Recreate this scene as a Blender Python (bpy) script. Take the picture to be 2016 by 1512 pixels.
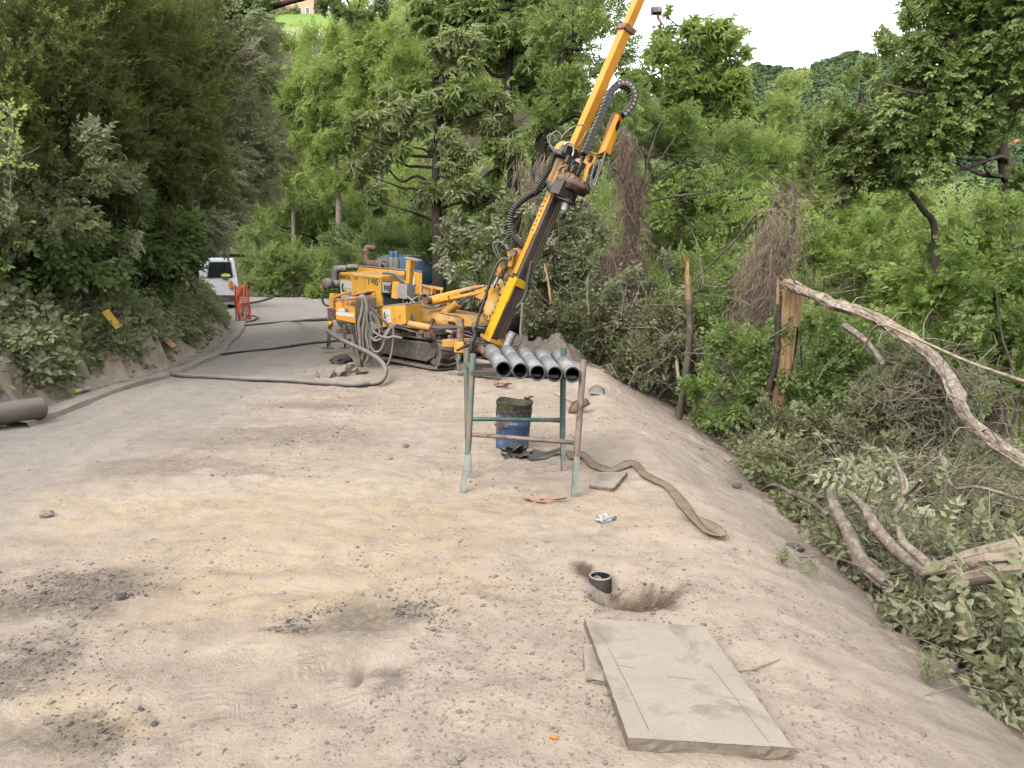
import bpy, bmesh, math, random
import numpy as np
from mathutils import Vector, Matrix, Euler
for o in list(bpy.data.objects): bpy.data.objects.remove(o)
R = math.radians
S = bpy.context.scene
COL = S.collection
# ------------------------------------------------------------------ camera, sky, sun, exposure
FPX, CX, CY, HC = 1514.0, 1008.0, 756.0, 1.6
PIT = math.atan(236 / FPX)
cd = bpy.data.cameras.new('camera'); cam = bpy.data.objects.new('camera', cd); COL.objects.link(cam)
cam.location = (0, 0, HC); cam.rotation_euler = (R(90) - PIT, 0, 0)
cd.sensor_width = 36; cd.lens = FPX / 2016 * 36; cd.clip_start = .05; cd.clip_end = 6000
S.camera = cam
SUN = Vector((-.46, -.54, .71)).normalized()
W = bpy.data.worlds.new('World'); S.world = W; W.use_nodes = True
wn = W.node_tree.nodes; wl = W.node_tree.links; bg = wn['Background']
sky = wn.new('ShaderNodeTexSky'); sky.sky_type = 'NISHITA'; sky.sun_disc = False
sky.sun_elevation = math.asin(SUN.z); sky.sun_rotation = math.atan2(SUN.x, SUN.y)
sky.air_density = 1.0; sky.dust_density = 2.5; sky.ozone_density = 1.0
hs = wn.new('ShaderNodeHueSaturation'); hs.inputs['Saturation'].default_value = .22; hs.inputs['Value'].default_value = 1.25
wl.new(sky.outputs[0], hs.inputs['Color']); wl.new(hs.outputs[0], bg.inputs['Color'])
bg.inputs['Strength'].default_value = .15
sd = bpy.data.lights.new('sun', 'SUN'); sd.energy = 2.8; sd.angle = R(9); sd.color = (1, .95, .87)
so = bpy.data.objects.new('sun', sd); COL.objects.link(so); so.rotation_euler = SUN.to_track_quat('Z', 'Y').to_euler(); so.location = (0, 0, 30)
S.view_settings.view_transform = 'Standard'; S.view_settings.look = 'None'; S.view_settings.exposure = 1.72; S.view_settings.gamma = 1
S.render.engine = 'CYCLES'
cy = S.cycles
cy.max_bounces = 9; cy.diffuse_bounces = 7; cy.glossy_bounces = 2; cy.transmission_bounces = 6; cy.transparent_max_bounces = 6; cy.volume_bounces = 0
cy.caustics_reflective = False; cy.caustics_refractive = False; cy.use_denoising = True; cy.use_adaptive_sampling = True; cy.adaptive_threshold = .012
# ------------------------------------------------------------------ noise, terrain
_tab = np.random.default_rng(7).random((256, 256))
def vn(x, y, s=0):
    x = np.asarray(x, float) + s * 37.3; y = np.asarray(y, float) + s * 91.7
    xi = np.floor(x).astype(int); yi = np.floor(y).astype(int); fx = x - xi; fy = y - yi
    fx = fx * fx * (3 - 2 * fx); fy = fy * fy * (3 - 2 * fy)
    t = lambda a, b: _tab[a & 255, b & 255]
    return ((t(xi, yi) * (1 - fx) + t(xi + 1, yi) * fx) * (1 - fy) + (t(xi, yi + 1) * (1 - fx) + t(xi + 1, yi + 1) * fx) * fy) * 2 - 1
def fbm(x, y, o=4, s=0):
    r = 0; a = 1; f = 1
    for k in range(o):
        r = r + a * vn(np.asarray(x) * f, np.asarray(y) * f, s + k); a *= .5; f *= 2.03
    return r
def ss(a, b, x):
    t = np.clip((np.asarray(x, float) - a) / (b - a), 0, 1); return t * t * (3 - 2 * t)
_bY = [-30, 0, 6, 8, 10, 12, 14.5, 18.5, 21.5, 25, 29, 34, 40, 60]
_bX = [-5, -5, -5.15, -5.3, -5.3, -5.35, -5.75, -6.8, -7.8, -9.6, -13.5, -19, -30, -60]
def bank(y): return np.interp(y, _bY, _bX)
def shoulder(y): return np.interp(y, [-20, 4, 8, 11, 14, 20, 36, 60], [.95, .95, 1.0, .95, .75, -.6, -6.5, -12])
PITS = []     # (x, y, rx, ry, depth)
def H(x, y, fine=True):
    x = np.asarray(x, float); y = np.asarray(y, float)
    d = x - shoulder(y) + .12 * vn(x * .8, y * .8, 3)
    dp = np.maximum(d, 0); sp = dp * dp / (dp + 1.1)
    z = -7 * (1 - np.exp(-.62 * sp / 7)) + .11 * np.exp(-((d - .22) / .42) ** 2) * ss(3.5, 6, y) * ss(20, 14, y) * (.7 + .6 * vn(x * .9, y * .9, 19))
    # road side gently higher on the left
    u = bank(y) - x + .16 * fbm(x * .9, y * .9, 3, 11) * ss(0, 30, 30)
    up = np.maximum(u, 0)
    cut = .36 * ss(0, .45, up) * (1 + .55 * fbm(x * 1.3, y * 1.3, 3, 5))
    sl = np.maximum(up - .5, 0); rise = 11 * (1 - np.exp(-1.25 * sl / 11))
    z = z + (cut + rise) * ss(75, 45, y)
    # hillside beyond the bend
    hl = np.minimum(np.maximum(y - 44, 0) * .394, 66.0)
    z = z + hl * ss(.20, .02, x / np.maximum(y, 1))
    far = ss(60, 300, y); z = z - 3 * far * ss(0, 40, x)
    z = z + .05 * fbm(x * .35, y * .35, 3, 2) * ss(2, 8, np.abs(y) + np.abs(x))
    if fine:
        near = ss(30, 12, y)
        rg = 1 - np.abs(fbm(x * 2.1, y * 2.1, 3, 21))
        lum = ss(-4.2, -2.6, x)          # rougher dirt right of the road
        z = z + near * (.0065 * fbm(x * 3.2, y * 3.2, 4, 8) * (.4 + lum) + .007 * fbm(x * 11, y * 11, 3, 13) * (.3 + lum))
        # transverse ripples of soft dust in front of the camera
        rip = np.exp(-((x + 1.25) / 1.2) ** 2 - ((y - 3.5) / 1.0) ** 2)
        z = z + .009 * rip * np.sin(y * 15 + 2.2 * fbm(x * 1.6, y * 1.6, 2, 31)) * (.6 + .6 * vn(x * 2, y * 2, 5))
        rock = ss(-.05, .25, u) * ss(1.5, .6, u)
        z = z + rock * near * (.30 * (rg - .45) + .13 * fbm(x * 5, y * 5, 4, 17) + .07 * (.5 - np.abs(fbm(x * 8, y * 8, 2, 23))))
        slope = ss(.2, 1.4, d) * near
        z = z + slope * .03 * fbm(x * 4.5, y * 4.5, 3, 41)
        for (px_, py_, rx, ry, dep) in PITS:
            e = ((x - px_) / rx) ** 2 + ((y - py_) / ry) ** 2
            z = z - dep * np.exp(-e ** 1.5)
    return z
def ray(px, py):
    f = Vector((0, math.cos(PIT), -math.sin(PIT))); u = Vector((0, math.sin(PIT), math.cos(PIT)))
    return Vector((1, 0, 0)) * ((px - CX) / FPX) + f - u * ((py - CY) / FPX)
def at(px, py, Y):
    d = ray(px, py); return Vector((0, 0, HC)) + d * (Y / d.y)
def gz(px, py, z=0.0):
    d = ray(px, py); return Vector((0, 0, HC)) + d * ((z - HC) / d.z)
def gp(px, py, lift=0.0):
    d = ray(px, py); d = d / d.y
    Y = np.concatenate([np.arange(1.5, 16, .01), np.arange(16, 120, .1)])
    P = np.outer(Y, np.array(d)); z = P[:, 2] + HC; h = H(P[:, 0], P[:, 1])
    k = int(np.argmax(z <= h)) if (z <= h).any() else len(Y) - 1
    return Vector((P[k, 0], P[k, 1], float(h[k]) + lift))
_a = gz(1182, 1132); _b = gz(1262, 1178); _c = gz(1022, 762); _e = gz(712, 1318)
CASING = _a.copy()
PITS += [(_a.x + .06, _a.y - .02, .12, .09, .09), (_b.x - .03, _b.y + .05, .15, .12, .20), (_b.x - .12, _b.y + .10, .10, .09, .12), (_c.x, _c.y, .17, .2, .14), (_e.x, _e.y, .02, .1, .06)]
# ------------------------------------------------------------------ mesh helpers
class G:
    """collects geometry for ONE mesh"""
    def __init__(s): s.V = []; s.F = []; s.n = 0; s.T = []
    def add(s, V, F, smooth=False, m=0, tint=None):
        V = np.asarray(V, float).reshape(-1, 3); F = F if isinstance(F, np.ndarray) else np.asarray(F, int)
        s.V.append(V); s.F.append((F + s.n, smooth, m)); s.n += len(V)
        s.T.append(np.zeros(len(V)) if tint is None else np.asarray(tint, float)); return s
    def poly(s, pts, m=0, smooth=False): return s.add([tuple(p) for p in pts], [list(range(len(pts)))], smooth, m)
    def prism(s, pts, ext, m=0):
        n = len(pts); V = [Vector(p) for p in pts] + [Vector(p) + Vector(ext) for p in pts]
        b = s.n; s.add([tuple(v) for v in V], [list(range(n))], False, m)
        s.F.append((np.array([[n + k for k in range(n)][::-1]]) + b, False, m))
        s.F.append((np.array([[(k + 1) % n, k, n + k, n + (k + 1) % n] for k in range(n)]) + b, False, m)); return s
    def box(s, c, ax, half, m=0):
        c = Vector(c); X, Y, Z = [Vector(a) for a in ax]; a, b_, d = half
        lo = [c + X * sx * a + Y * sy * b_ - Z * d for sx, sy in ((-1, -1), (1, -1), (1, 1), (-1, 1))]
        return s.prism(lo, Z * 2 * d, m)
    def bar(s, A, B, w, h, up=(0, 0, 1), m=0):
        A = Vector(A); B = Vector(B); t = (B - A); L = t.length; t.normalize(); x = t.cross(Vector(up))
        if x.length < 1e-4: x = Vector((1, 0, 0))
        x.normalize(); z = x.cross(t)
        return s.box((A + B) / 2, (x, t, z), (w / 2, L / 2, h / 2), m)
    def tube(s, pts, r, sides=8, m=0, smooth=True, spline=0, cap=True, tint=None, ridge=0, seed=0):
        P = [Vector(p) for p in pts]; rr = list(r) if hasattr(r, '__len__') else [r] * len(P)
        if spline: P, rr = cat(P, rr, spline)
        n = len(P); t0 = (P[1] - P[0]).normalized(); x = t0.orthogonal().normalized(); V = []
        for k in range(n):
            t = (P[min(k + 1, n - 1)] - P[max(k - 1, 0)]).normalized()
            x = (x - t * x.dot(t)); x = x.normalized() if x.length > 1e-6 else t.orthogonal().normalized(); y = t.cross(x)
            for j in range(sides):
                a = 2 * math.pi * j / sides; V.append(tuple(P[k] + (x * math.cos(a) + y * math.sin(a)) * rr[k] * (1 + (ridge * float(vn(j * 1.31 + seed, k * .16, seed) + .6 * vn(j * .5, k * .5, seed + 3)) if ridge else 0))))
        F = [[k * sides + j, k * sides + (j + 1) % sides, (k + 1) * sides + (j + 1) % sides, (k + 1) * sides + j] for k in range(n - 1) for j in range(sides)]
        b = s.n; s.add(V, F, smooth, m, tint if tint is None else np.full(len(V), tint))
        if cap:
            s.F.append((np.array([list(range(sides))[::-1]]) + b, False, m)); s.F.append((np.array([[(n - 1) * sides + j for j in range(sides)]]) + b, False, m))
        return s
    def lathe(s, A, t, prof, sides=24, m=0, smooth=True):
        """prof: list of (distance along t, radius) revolved round the axis A + t"""
        A = Vector(A); t = Vector(t).normalized(); x = t.orthogonal().normalized(); y = t.cross(x); V = []
        for (h, r) in prof:
            for j in range(sides):
                a = 2 * math.pi * j / sides; V.append(tuple(A + t * h + (x * math.cos(a) + y * math.sin(a)) * r))
        F = [[k * sides + j, k * sides + (j + 1) % sides, (k + 1) * sides + (j + 1) % sides, (k + 1) * sides + j] for k in range(len(prof) - 1) for j in range(sides)]
        return s.add(V, F, smooth, m)
    def cyl(s, A, B, r, sides=20, m=0):
        A = Vector(A); B = Vector(B); L = (B - A).length
        return s.lathe(A, B - A, [(0, 1e-4), (0, r), (0, r), (L, r), (L, r), (L, 1e-4)], sides, m, False)
    def tubes(s, P, rad, sides=3, m=0, tint=None):
        """many thin tubes at once: P (m, n, 3), rad (m, n)"""
        P = np.asarray(P, float); M, n, _ = P.shape; T = np.gradient(P, axis=1); T /= np.linalg.norm(T, axis=2, keepdims=True) + 1e-9
        ref = np.where(np.abs(T[:, :1, 2:3]) > .9, np.array([1., 0, 0]), np.array([0, 0, 1.])); x = np.cross(T, np.broadcast_to(ref, T.shape)); x /= np.linalg.norm(x, axis=2, keepdims=True) + 1e-9; y = np.cross(T, x)
        a = np.arange(sides) * 2 * np.pi / sides
        V = P[:, :, None, :] + rad[:, :, None, None] * (x[:, :, None, :] * np.cos(a)[None, None, :, None] + y[:, :, None, :] * np.sin(a)[None, None, :, None])
        k, j = np.meshgrid(np.arange(n - 1), np.arange(sides), indexing='ij')
        f = np.stack([k * sides + j, k * sides + (j + 1) % sides, (k + 1) * sides + (j + 1) % sides, (k + 1) * sides + j], -1).reshape(-1, 4)
        F = (f[None] + (np.arange(M) * n * sides)[:, None, None]).reshape(-1, 4)
        tt = None if tint is None else np.repeat(np.asarray(tint), n * sides)
        return s.add(V.reshape(-1, 3), F, True, m, tt)
    def mesh(s, name, off=(0, 0, 0), fix=False):
        V = np.concatenate(s.V) - np.array(off); me = bpy.data.meshes.new(name)
        me.vertices.add(len(V)); me.vertices.foreach_set('co', V.ravel())
        idx = np.concatenate([f.ravel() for f, _, _ in s.F]); tot = np.concatenate([np.full(len(f), f.shape[1]) for f, _, _ in s.F])
        me.loops.add(len(idx)); me.loops.foreach_set('vertex_index', idx.astype(np.int32))
        me.polygons.add(len(tot)); me.polygons.foreach_set('loop_start', np.concatenate([[0], np.cumsum(tot)[:-1]]).astype(np.int32))
        me.polygons.foreach_set('use_smooth', np.concatenate([np.full(len(f), sm) for f, sm, _ in s.F]))
        me.polygons.foreach_set('material_index', np.concatenate([np.full(len(f), m, np.int32) for f, _, m in s.F]))
        me.update(calc_edges=True)
        t = np.concatenate(s.T)
        if t.any(): me.attributes.new('tint', 'FLOAT', 'POINT').data.foreach_set('value', t.astype(np.float32))
        if fix:
            bm = bmesh.new(); bm.from_mesh(me); bmesh.ops.recalc_face_normals(bm, faces=bm.faces); bm.to_mesh(me); bm.free()
        return me
def cat(P, rr, k):
    out = []; ro = []; n = len(P)
    for i in range(n - 1):
        a, b, c, d = P[max(i - 1, 0)], P[i], P[i + 1], P[min(i + 2, n - 1)]
        for j in range(k):
            t = j / k
            out.append(.5 * ((2 * b) + (c - a) * t + (2 * a - 5 * b + 4 * c - d) * t * t + (3 * b - a - 3 * c + d) * t ** 3)); ro.append(rr[i] * (1 - t) + rr[i + 1] * t)
    return out + [P[-1]], ro + [rr[-1]]
OFF = {}
def tag(o, label=None, cat=None, group=None, kind=None):
    for k, v in (('label', label), ('category', cat), ('group', group), ('kind', kind)):
        if v: o[k] = v
    return o
def thing(name, label, cat, loc=(0, 0, 0), group=None):
    o = bpy.data.objects.new(name, None); o.empty_display_size = .2; COL.objects.link(o); o.location = loc; OFF[o.name] = Vector(loc); return tag(o, label, cat, group)
def ob(name, g, mats, parent=None, bevel=0, loc=None, label=None, cat=None, group=None, kind=None):
    off = OFF.get(parent.name, Vector((0, 0, 0))) if parent else Vector(loc or (0, 0, 0))
    me = g.mesh(name, off, fix=bevel > 0) if isinstance(g, G) else g
    for m in (mats if isinstance(mats, (list, tuple)) else [mats]): me.materials.append(m)
    o = bpy.data.objects.new(name, me); COL.objects.link(o)
    if parent: o.parent = parent
    else: o.location = off
    OFF[o.name] = off
    if bevel:
        b = o.modifiers.new('bevel', 'BEVEL'); b.width = bevel; b.segments = 2; b.limit_method = 'ANGLE'; b.angle_limit = R(35)
    return tag(o, label, cat, group, kind)
def dup(o, loc, rz=0, sc=1, label=None, group=None, tilt=(0, 0)):
    r = o.copy(); COL.objects.link(r); r.location = loc; r.rotation_euler = (tilt[0], tilt[1], rz); r.scale = (sc, sc, sc) if not hasattr(sc, '__len__') else sc
    if label: r['label'] = label
    if group: r['group'] = group
    for ch in list(o.children):
        c = ch.copy(); COL.objects.link(c); c.parent = r
        for gch in ch.children:
            e = gch.copy(); COL.objects.link(e); e.parent = c
    return r
def lettering(name, txt, A, xd, yd, size, m, parent):
    c = bpy.data.curves.new(name, 'FONT'); c.body = txt; c.size = size; c.extrude = .0015; o = bpy.data.objects.new(name + '_curve', c); COL.objects.link(o)
    dg = bpy.context.evaluated_depsgraph_get(); me = bpy.data.meshes.new_from_object(o.evaluated_get(dg)); bpy.data.objects.remove(o)
    x = Vector(xd).normalized(); y = Vector(yd); y = (y - x * y.dot(x)).normalized(); z = x.cross(y)
    M = Matrix(((x.x, y.x, z.x, A[0]), (x.y, y.y, z.y, A[1]), (x.z, y.z, z.z, A[2]), (0, 0, 0, 1)))
    me.transform(Matrix.Translation(-OFF[parent.name]) @ M); me.materials.clear(); return ob(name, me, m, parent)
# ------------------------------------------------------------------ materials
def nt(name):
    m = bpy.data.materials.new(name); m.use_nodes = True; n = m.node_tree.nodes; l = m.node_tree.links
    return m, n, l, n['Principled BSDF']
def rgb(c): return (c[0], c[1], c[2], 1)
def ramp(n, stops):
    r = n.new('ShaderNodeValToRGB'); e = r.color_ramp.elements
    while len(e) < len(stops): e.new(.5)
    for k, (p, c) in enumerate(stops): e[k].position = p; e[k].color = rgb(c) if hasattr(c, '__len__') else (c, c, c, 1)
    return r
def noise(n, l, scale, detail=4, co=None, rough=.55, dist=0):
    t = n.new('ShaderNodeTexNoise'); t.inputs['Scale'].default_value = scale; t.inputs['Detail'].default_value = detail; t.inputs['Roughness'].default_value = rough; t.inputs['Distortion'].default_value = dist
    if co is not None: l.new(co, t.inputs['Vector'])
    return t.outputs['Fac']
def mixc(n, l, fac, a, b):
    m = n.new('ShaderNodeMix'); m.data_type = 'RGBA'
    for s, v in ((m.inputs[0], fac), (m.inputs[6], a), (m.inputs[7], b)):
        if hasattr(v, 'is_linked'): l.new(v, s)
        elif hasattr(v, '__len__'): s.default_value = rgb(v)
        else: s.default_value = v
    return m.outputs[2]
def math_(n, l, op, a, b=0.0, clamp=False):
    m = n.new('ShaderNodeMath'); m.operation = op; m.use_clamp = clamp
    for s, v in ((m.inputs[0], a), (m.inputs[1], b)):
        if hasattr(v, 'is_linked'): l.new(v, s)
        else: s.default_value = v
    return m.outputs[0]
def coord(n, l, stretch=None):
    t = n.new('ShaderNodeTexCoord'); o = t.outputs['Object']
    if stretch:
        mp = n.new('ShaderNodeMapping'); mp.inputs['Scale'].default_value = stretch; l.new(o, mp.inputs['Vector']); o = mp.outputs[0]
    return o
def surf(name, a, b=None, sc=6, rough=.6, metal=0, spot=None, spot_amt=.45, spot_sc=9, dust=None, dust_amt=.5, bump=.15, bsc=60, stretch=None, spec=.4):
    """weathered surface: two tones, blotches of a second colour, dust settled on upward faces, fine bump"""
    m, n, l, p = nt(name); co = coord(n, l, stretch); b = b or tuple(x * .75 for x in a)
    a = tuple(x * .72 for x in a); b = tuple(x * .72 for x in b); spot = spot and tuple(x * .72 for x in spot); dust = dust and tuple(x * .74 for x in dust)
    c = mixc(n, l, ramp_f(n, l, noise(n, l, sc, 6, co), .35, .65), a, b)
    if spot: c = mixc(n, l, ramp_f(n, l, noise(n, l, spot_sc, 8, co, .65, .3), 1 - spot_amt, min(1, 1.1 - spot_amt)), c, spot)
    if dust:
        g = n.new('ShaderNodeNewGeometry'); sx = n.new('ShaderNodeSeparateXYZ'); l.new(g.outputs['Normal'], sx.inputs[0])
        up = math_(n, l, 'MULTIPLY', math_(n, l, 'ADD', sx.outputs[2], .35, True), noise(n, l, 5, 5, co, .6))
        c = mixc(n, l, math_(n, l, 'MULTIPLY', up, dust_amt * 2, True), c, dust)
    l.new(c, p.inputs['Base Color']); p.inputs['Roughness'].default_value = rough; p.inputs['Metallic'].default_value = metal; p.inputs['Specular IOR Level'].default_value = spec
    if bump:
        bp = n.new('ShaderNodeBump'); bp.inputs['Strength'].default_value = bump; bp.inputs['Distance'].default_value = .01
        l.new(noise(n, l, bsc, 5, co), bp.inputs['Height']); l.new(bp.outputs[0], p.inputs['Normal'])
    return m
def ramp_f(n, l, f, a, b):
    r = n.new('ShaderNodeMapRange'); r.inputs[1].default_value = a; r.inputs[2].default_value = b; r.clamp = True; l.new(f, r.inputs[0]); return r.outputs[0]
def leafmat(name, cols, trans=.35, rough=.5, nsc=.9, namt=.35, dust=None, lo=.18, hi=.80):
    m, n, l, p = nt(name); at_ = n.new('ShaderNodeAttribute'); at_.attribute_name = 'tint'
    g = n.new('ShaderNodeNewGeometry'); f = noise(n, l, nsc, 3, g.outputs['Position'])
    f = math_(n, l, 'ADD', math_(n, l, 'MULTIPLY', at_.outputs['Fac'], 1 - namt), math_(n, l, 'MULTIPLY', f, namt))
    k = len(cols); r = ramp(n, [(lo + (hi - lo) * i / (k - 1), c) for i, c in enumerate(cols)]); l.new(f, r.inputs[0]); c = r.outputs[0]
    if dust:
        c = mixc(n, l, math_(n, l, 'MULTIPLY', ramp_f(n, l, noise(n, l, 2.3, 4, g.outputs['Position']), .42, .62), dust[1]), c, dust[0])
    l.new(c, p.inputs['Base Color']); p.inputs['Roughness'].default_value = rough; p.inputs['Specular IOR Level'].default_value = .35
    t = n.new('ShaderNodeBsdfTranslucent'); tc = mixc(n, l, .5, c, (.55, .62, .16)); l.new(tc, t.inputs['Color'])
    mx = n.new('ShaderNodeMixShader'); mx.inputs[0].default_value = min(.55, trans * 1.45); l.new(p.outputs[0], mx.inputs[1]); l.new(t.outputs[0], mx.inputs[2]); l.new(mx.outputs[0], n['Material Output'].inputs[0])
    return m
DUST = (.40, .335, .26)
M = {}
YEL = (.86, .43, .028)
M['yellow'] = surf('yellow_paint', YEL, (.74, .35, .028), 4, .45, spot=(.20, .11, .05), spot_amt=.40, spot_sc=7, dust=DUST, dust_amt=.35, bump=.05)
M['yellow_dirty'] = surf('dusty_yellow_paint', (.76, .37, .04), (.58, .30, .06), 3, .6, spot=(.30, .21, .13), spot_amt=.46, spot_sc=6, dust=DUST, dust_amt=.38, bump=.1)
M['orange'] = surf('orange_yellow_paint', (.82, .36, .03), (.74, .30, .03), 3, .45, spot=(.33, .12, .05), spot_amt=.36, spot_sc=6, bump=.05)
M['bright_yellow'] = surf('bright_yellow_paint', (.76, .47, .02), (.70, .40, .02), 3, .45, spot=(.25, .14, .05), spot_amt=.36, spot_sc=8, bump=.05)
M['rail'] = surf('worn_steel_rail', (.20, .17, .145), (.12, .10, .085), 3, .45, .45, spot=(.26, .12, .055), spot_amt=.45, spot_sc=6, bump=.1)
M['dark'] = surf('dark_greasy_metal', (.035, .032, .03), (.06, .052, .045), 8, .5, .2, dust=DUST, dust_amt=.35)
M['rust'] = surf('rusty_steel', (.19, .115, .075), (.11, .065, .045), 9, .75, spot=(.30, .2, .14), spot_amt=.5, bump=.3)
M['rubber'] = surf('black_rubber', (.03, .03, .032), (.045, .043, .042), 8, .55, dust=DUST, dust_amt=.25)
M['hose_grey'] = surf('dusty_grey_hose', (.13, .125, .12), (.20, .18, .16), 6, .6, dust=DUST, dust_amt=.45)
M['hose_dusty'] = surf('dust_caked_hose', (.30, .25, .20), (.20, .17, .14), 8, .8, dust=DUST, dust_amt=.5)
M['tread'] = surf('dusty_track_rubber', (.16, .135, .11), (.10, .088, .075), 7, .9, dust=DUST, dust_amt=.75, bump=.4)
M['plate'] = surf('scuffed_grey_plate', (.13, .12, .11), (.08, .076, .072), 5, .55, .2, spot=(.26, .22, .18), spot_amt=.5, spot_sc=12, dust=DUST, dust_amt=.5)
M['chrome'] = surf('steel_rod', (.55, .55, .56), (.42, .42, .43), 5, .3, .8, bump=.02)
M['white'] = surf('white_paint', (.76, .77, .79), (.70, .71, .73), 3, .4, spot=(.5, .47, .42), spot_amt=.33, bump=.02)
M['sign'] = surf('sticker_white', (.74, .74, .70), (.66, .66, .60), 5, .5, bump=0)
M['logo_dark'] = surf('logo_dark', (.09, .07, .03), None, 5, .5, bump=0)
M['logo_yellow'] = surf('logo_yellow', (.70, .50, .03), None, 5, .5, bump=0)
M['green_ink'] = surf('green_lettering', (.01, .15, .09), None, 9, .5, bump=0)
M['black_ink'] = surf('worn_black_lettering', (.10, .055, .02), (.16, .09, .02), 30, .5, bump=0)
M['red_dust'] = surf('dusty_red_plate', (.33, .10, .07), (.36, .23, .17), 9, .7)
M['greybox'] = surf('grey_enamel', (.36, .34, .31), (.30, .28, .25), 4, .5, dust=DUST)
M['black'] = surf('black_void', (.008, .008, .008), None, 5, .6, bump=0)
M['pipe'] = surf('zinc_grey_steel_pipe', (.37, .36, .36), (.27, .262, .26), 7, .42, .35, spot=(.47, .44, .40), spot_amt=.5, spot_sc=11, stretch=(1, .35, 1), bump=.1)
M['pipe_dark'] = surf('dark_thread_bore_shade', (.05, .052, .058), (.03, .03, .034), 20, .35, .5, bump=.2, bsc=150)  # dark thread; on the ground casing bore it is painted shade
M['green_steel'] = surf('worn_green_steel', (.13, .185, .15), (.17, .175, .13), 7, .55, spot=(.24, .19, .13), spot_amt=.52, spot_sc=8, bump=.12)
M['green_bright'] = surf('teal_steel', (.06, .17, .14), (.11, .16, .12), 7, .5, spot=(.24, .19, .13), spot_amt=.45, bump=.1)
M['brown_steel'] = surf('brown_rusty_tube', (.23, .165, .125), (.30, .22, .17), 12, .6, spot=(.11, .07, .05), spot_amt=.45, bump=.2)
M['pale_steel'] = surf('worn_pale_steel', (.38, .38, .34), (.22, .25, .21), 14, .5, .2, spot=(.2, .15, .1), spot_amt=.42)
M['blue'] = surf('blue_tin', (.055, .10, .20), (.07, .12, .22), 4, .5, spot=(.24, .21, .17), spot_amt=.48, spot_sc=13, bump=.1)
M['blue_tank'] = surf('blue_plastic', (.13, .32, .58), (.11, .27, .50), 4, .5, dust=DUST, dust_amt=.25)
M['tarp'] = surf('grey_tarp', (.33, .36, .37), (.27, .29, .30), 5, .7)
M['grime'] = surf('tar_grime', (.05, .045, .03), (.11, .10, .05), 25, .7, bump=.3)
M['bag'] = surf('black_polythene', (.02, .02, .02), (.05, .047, .043), 10, .35, dust=DUST, dust_amt=.25)
M['strap'] = surf('canvas_strap', (.30, .225, .15), (.20, .145, .095), 11, .85, spot=(.19, .14, .09), spot_amt=.45, bump=.4, bsc=250)
M['board'] = surf('dusty_board', (.43, .36, .285), (.385, .32, .25), 5, .85, spot=(.29, .235, .175), spot_amt=.47, spot_sc=3.5, bump=.6, bsc=110)
M['board_edge'] = surf('board_edge', (.27, .215, .155), (.19, .15, .11), 20, .9, bump=.6, bsc=60)
M['crack'] = surf('hairline_crack', (.22, .175, .135), None, 9, .9, bump=0)
M['plank'] = surf('weathered_plank', (.42, .27, .11), (.33, .21, .10), 9, .8, stretch=(1, 1, .3), bump=.3)
M['plank_yellow'] = surf('yellow_board', (.55, .34, .03), (.40, .25, .04), 9, .7, bump=.2)
M['bark'] = surf('dusty_bark', (.27, .215, .165), (.15, .115, .085), 26, .9, spot=(.36, .30, .235), spot_amt=.5, spot_sc=22, bump=1, bsc=70)
M['bark_pale'] = surf('pale_peeling_bark', (.36, .285, .21), (.20, .155, .115), 24, .9, spot=(.45, .37, .285), spot_amt=.5, spot_sc=16, bump=1, bsc=60)
M['bark_dark'] = surf('dark_bark', (.075, .058, .045), (.04, .031, .025), 9, .95, bump=1, bsc=50)
M['bark_mid'] = surf('brown_bark', (.14, .11, .085), (.085, .066, .05), 8, .95, spot=(.22, .185, .145), spot_amt=.45, bump=.8, bsc=40)
M['wood_brown'] = surf('weathered_split_wood', (.19, .11, .055), (.13, .075, .04), 12, .85, spot=(.28, .17, .085), spot_amt=.45, stretch=(2.2, 2.2, .12), bump=.7, bsc=30)
M['wood'] = surf('fresh_split_wood', (.42, .275, .135), (.30, .175, .08), 16, .75, spot=(.18, .10, .05), spot_amt=.48, spot_sc=10, stretch=(2.2, 2.2, .12), bump=.7, bsc=30)
M['wood_pale'] = surf('pale_debarked_wood', (.42, .335, .24), (.32, .25, .175), 9, .8, spot=(.17, .13, .09), spot_amt=.46, stretch=(.35, 1.6, 2.4), bump=.5, bsc=40)
M['vine'] = surf('dry_vine', (.42, .31, .23), (.26, .185, .135), 8, .95, bump=0)
M['twig'] = surf('dry_twig', (.34, .28, .21), (.17, .135, .10), 3, .95, bump=0)
M['net'] = surf('orange_plastic_net', (.88, .13, .03), (.78, .10, .025), 6, .5, bump=0)
M['amber'] = surf('amber_plastic', (.75, .22, .02), (.65, .3, .03), 6, .35, bump=0)
M['glass'] = surf('dark_glass', (.02, .024, .025), (.03, .04, .04), 3, .08, spec=.7, bump=0)
M['grey_plastic'] = surf('grey_rubber_seal', (.16, .165, .18), None, 5, .6, bump=0)
M['hivis'] = surf('fluorescent_yellow', (.62, .72, .06), (.45, .55, .08), 4, .5, bump=0)
M['salmon'] = surf('salmon_wall', (.70, .42, .26), (.66, .39, .24), .5, .8, bump=0)
M['roof'] = surf('terracotta_roof', (.42, .15, .075), (.35, .12, .06), 2, .8, bump=0)
M['stone'] = surf('dusty_stone', (.34, .28, .22), (.24, .20, .16), 14, .9, bump=.6, bsc=50)
M['stone_dark'] = surf('dark_asphalt_lump', (.13, .115, .10), (.08, .07, .065), 18, .9, bump=.7, bsc=60)
M['paper'] = surf('crumpled_paper', (.50, .48, .45), (.45, .45, .47), 20, .7, bump=.2)
M['pink'] = surf('orange_pink_rag', (.50, .24, .16), (.42, .30, .22), 20, .7, bump=.2)
M['kerb'] = surf('dusty_concrete', (.37, .31, .245), (.28, .235, .185), 6, .9, bump=.5, bsc=40)
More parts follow.
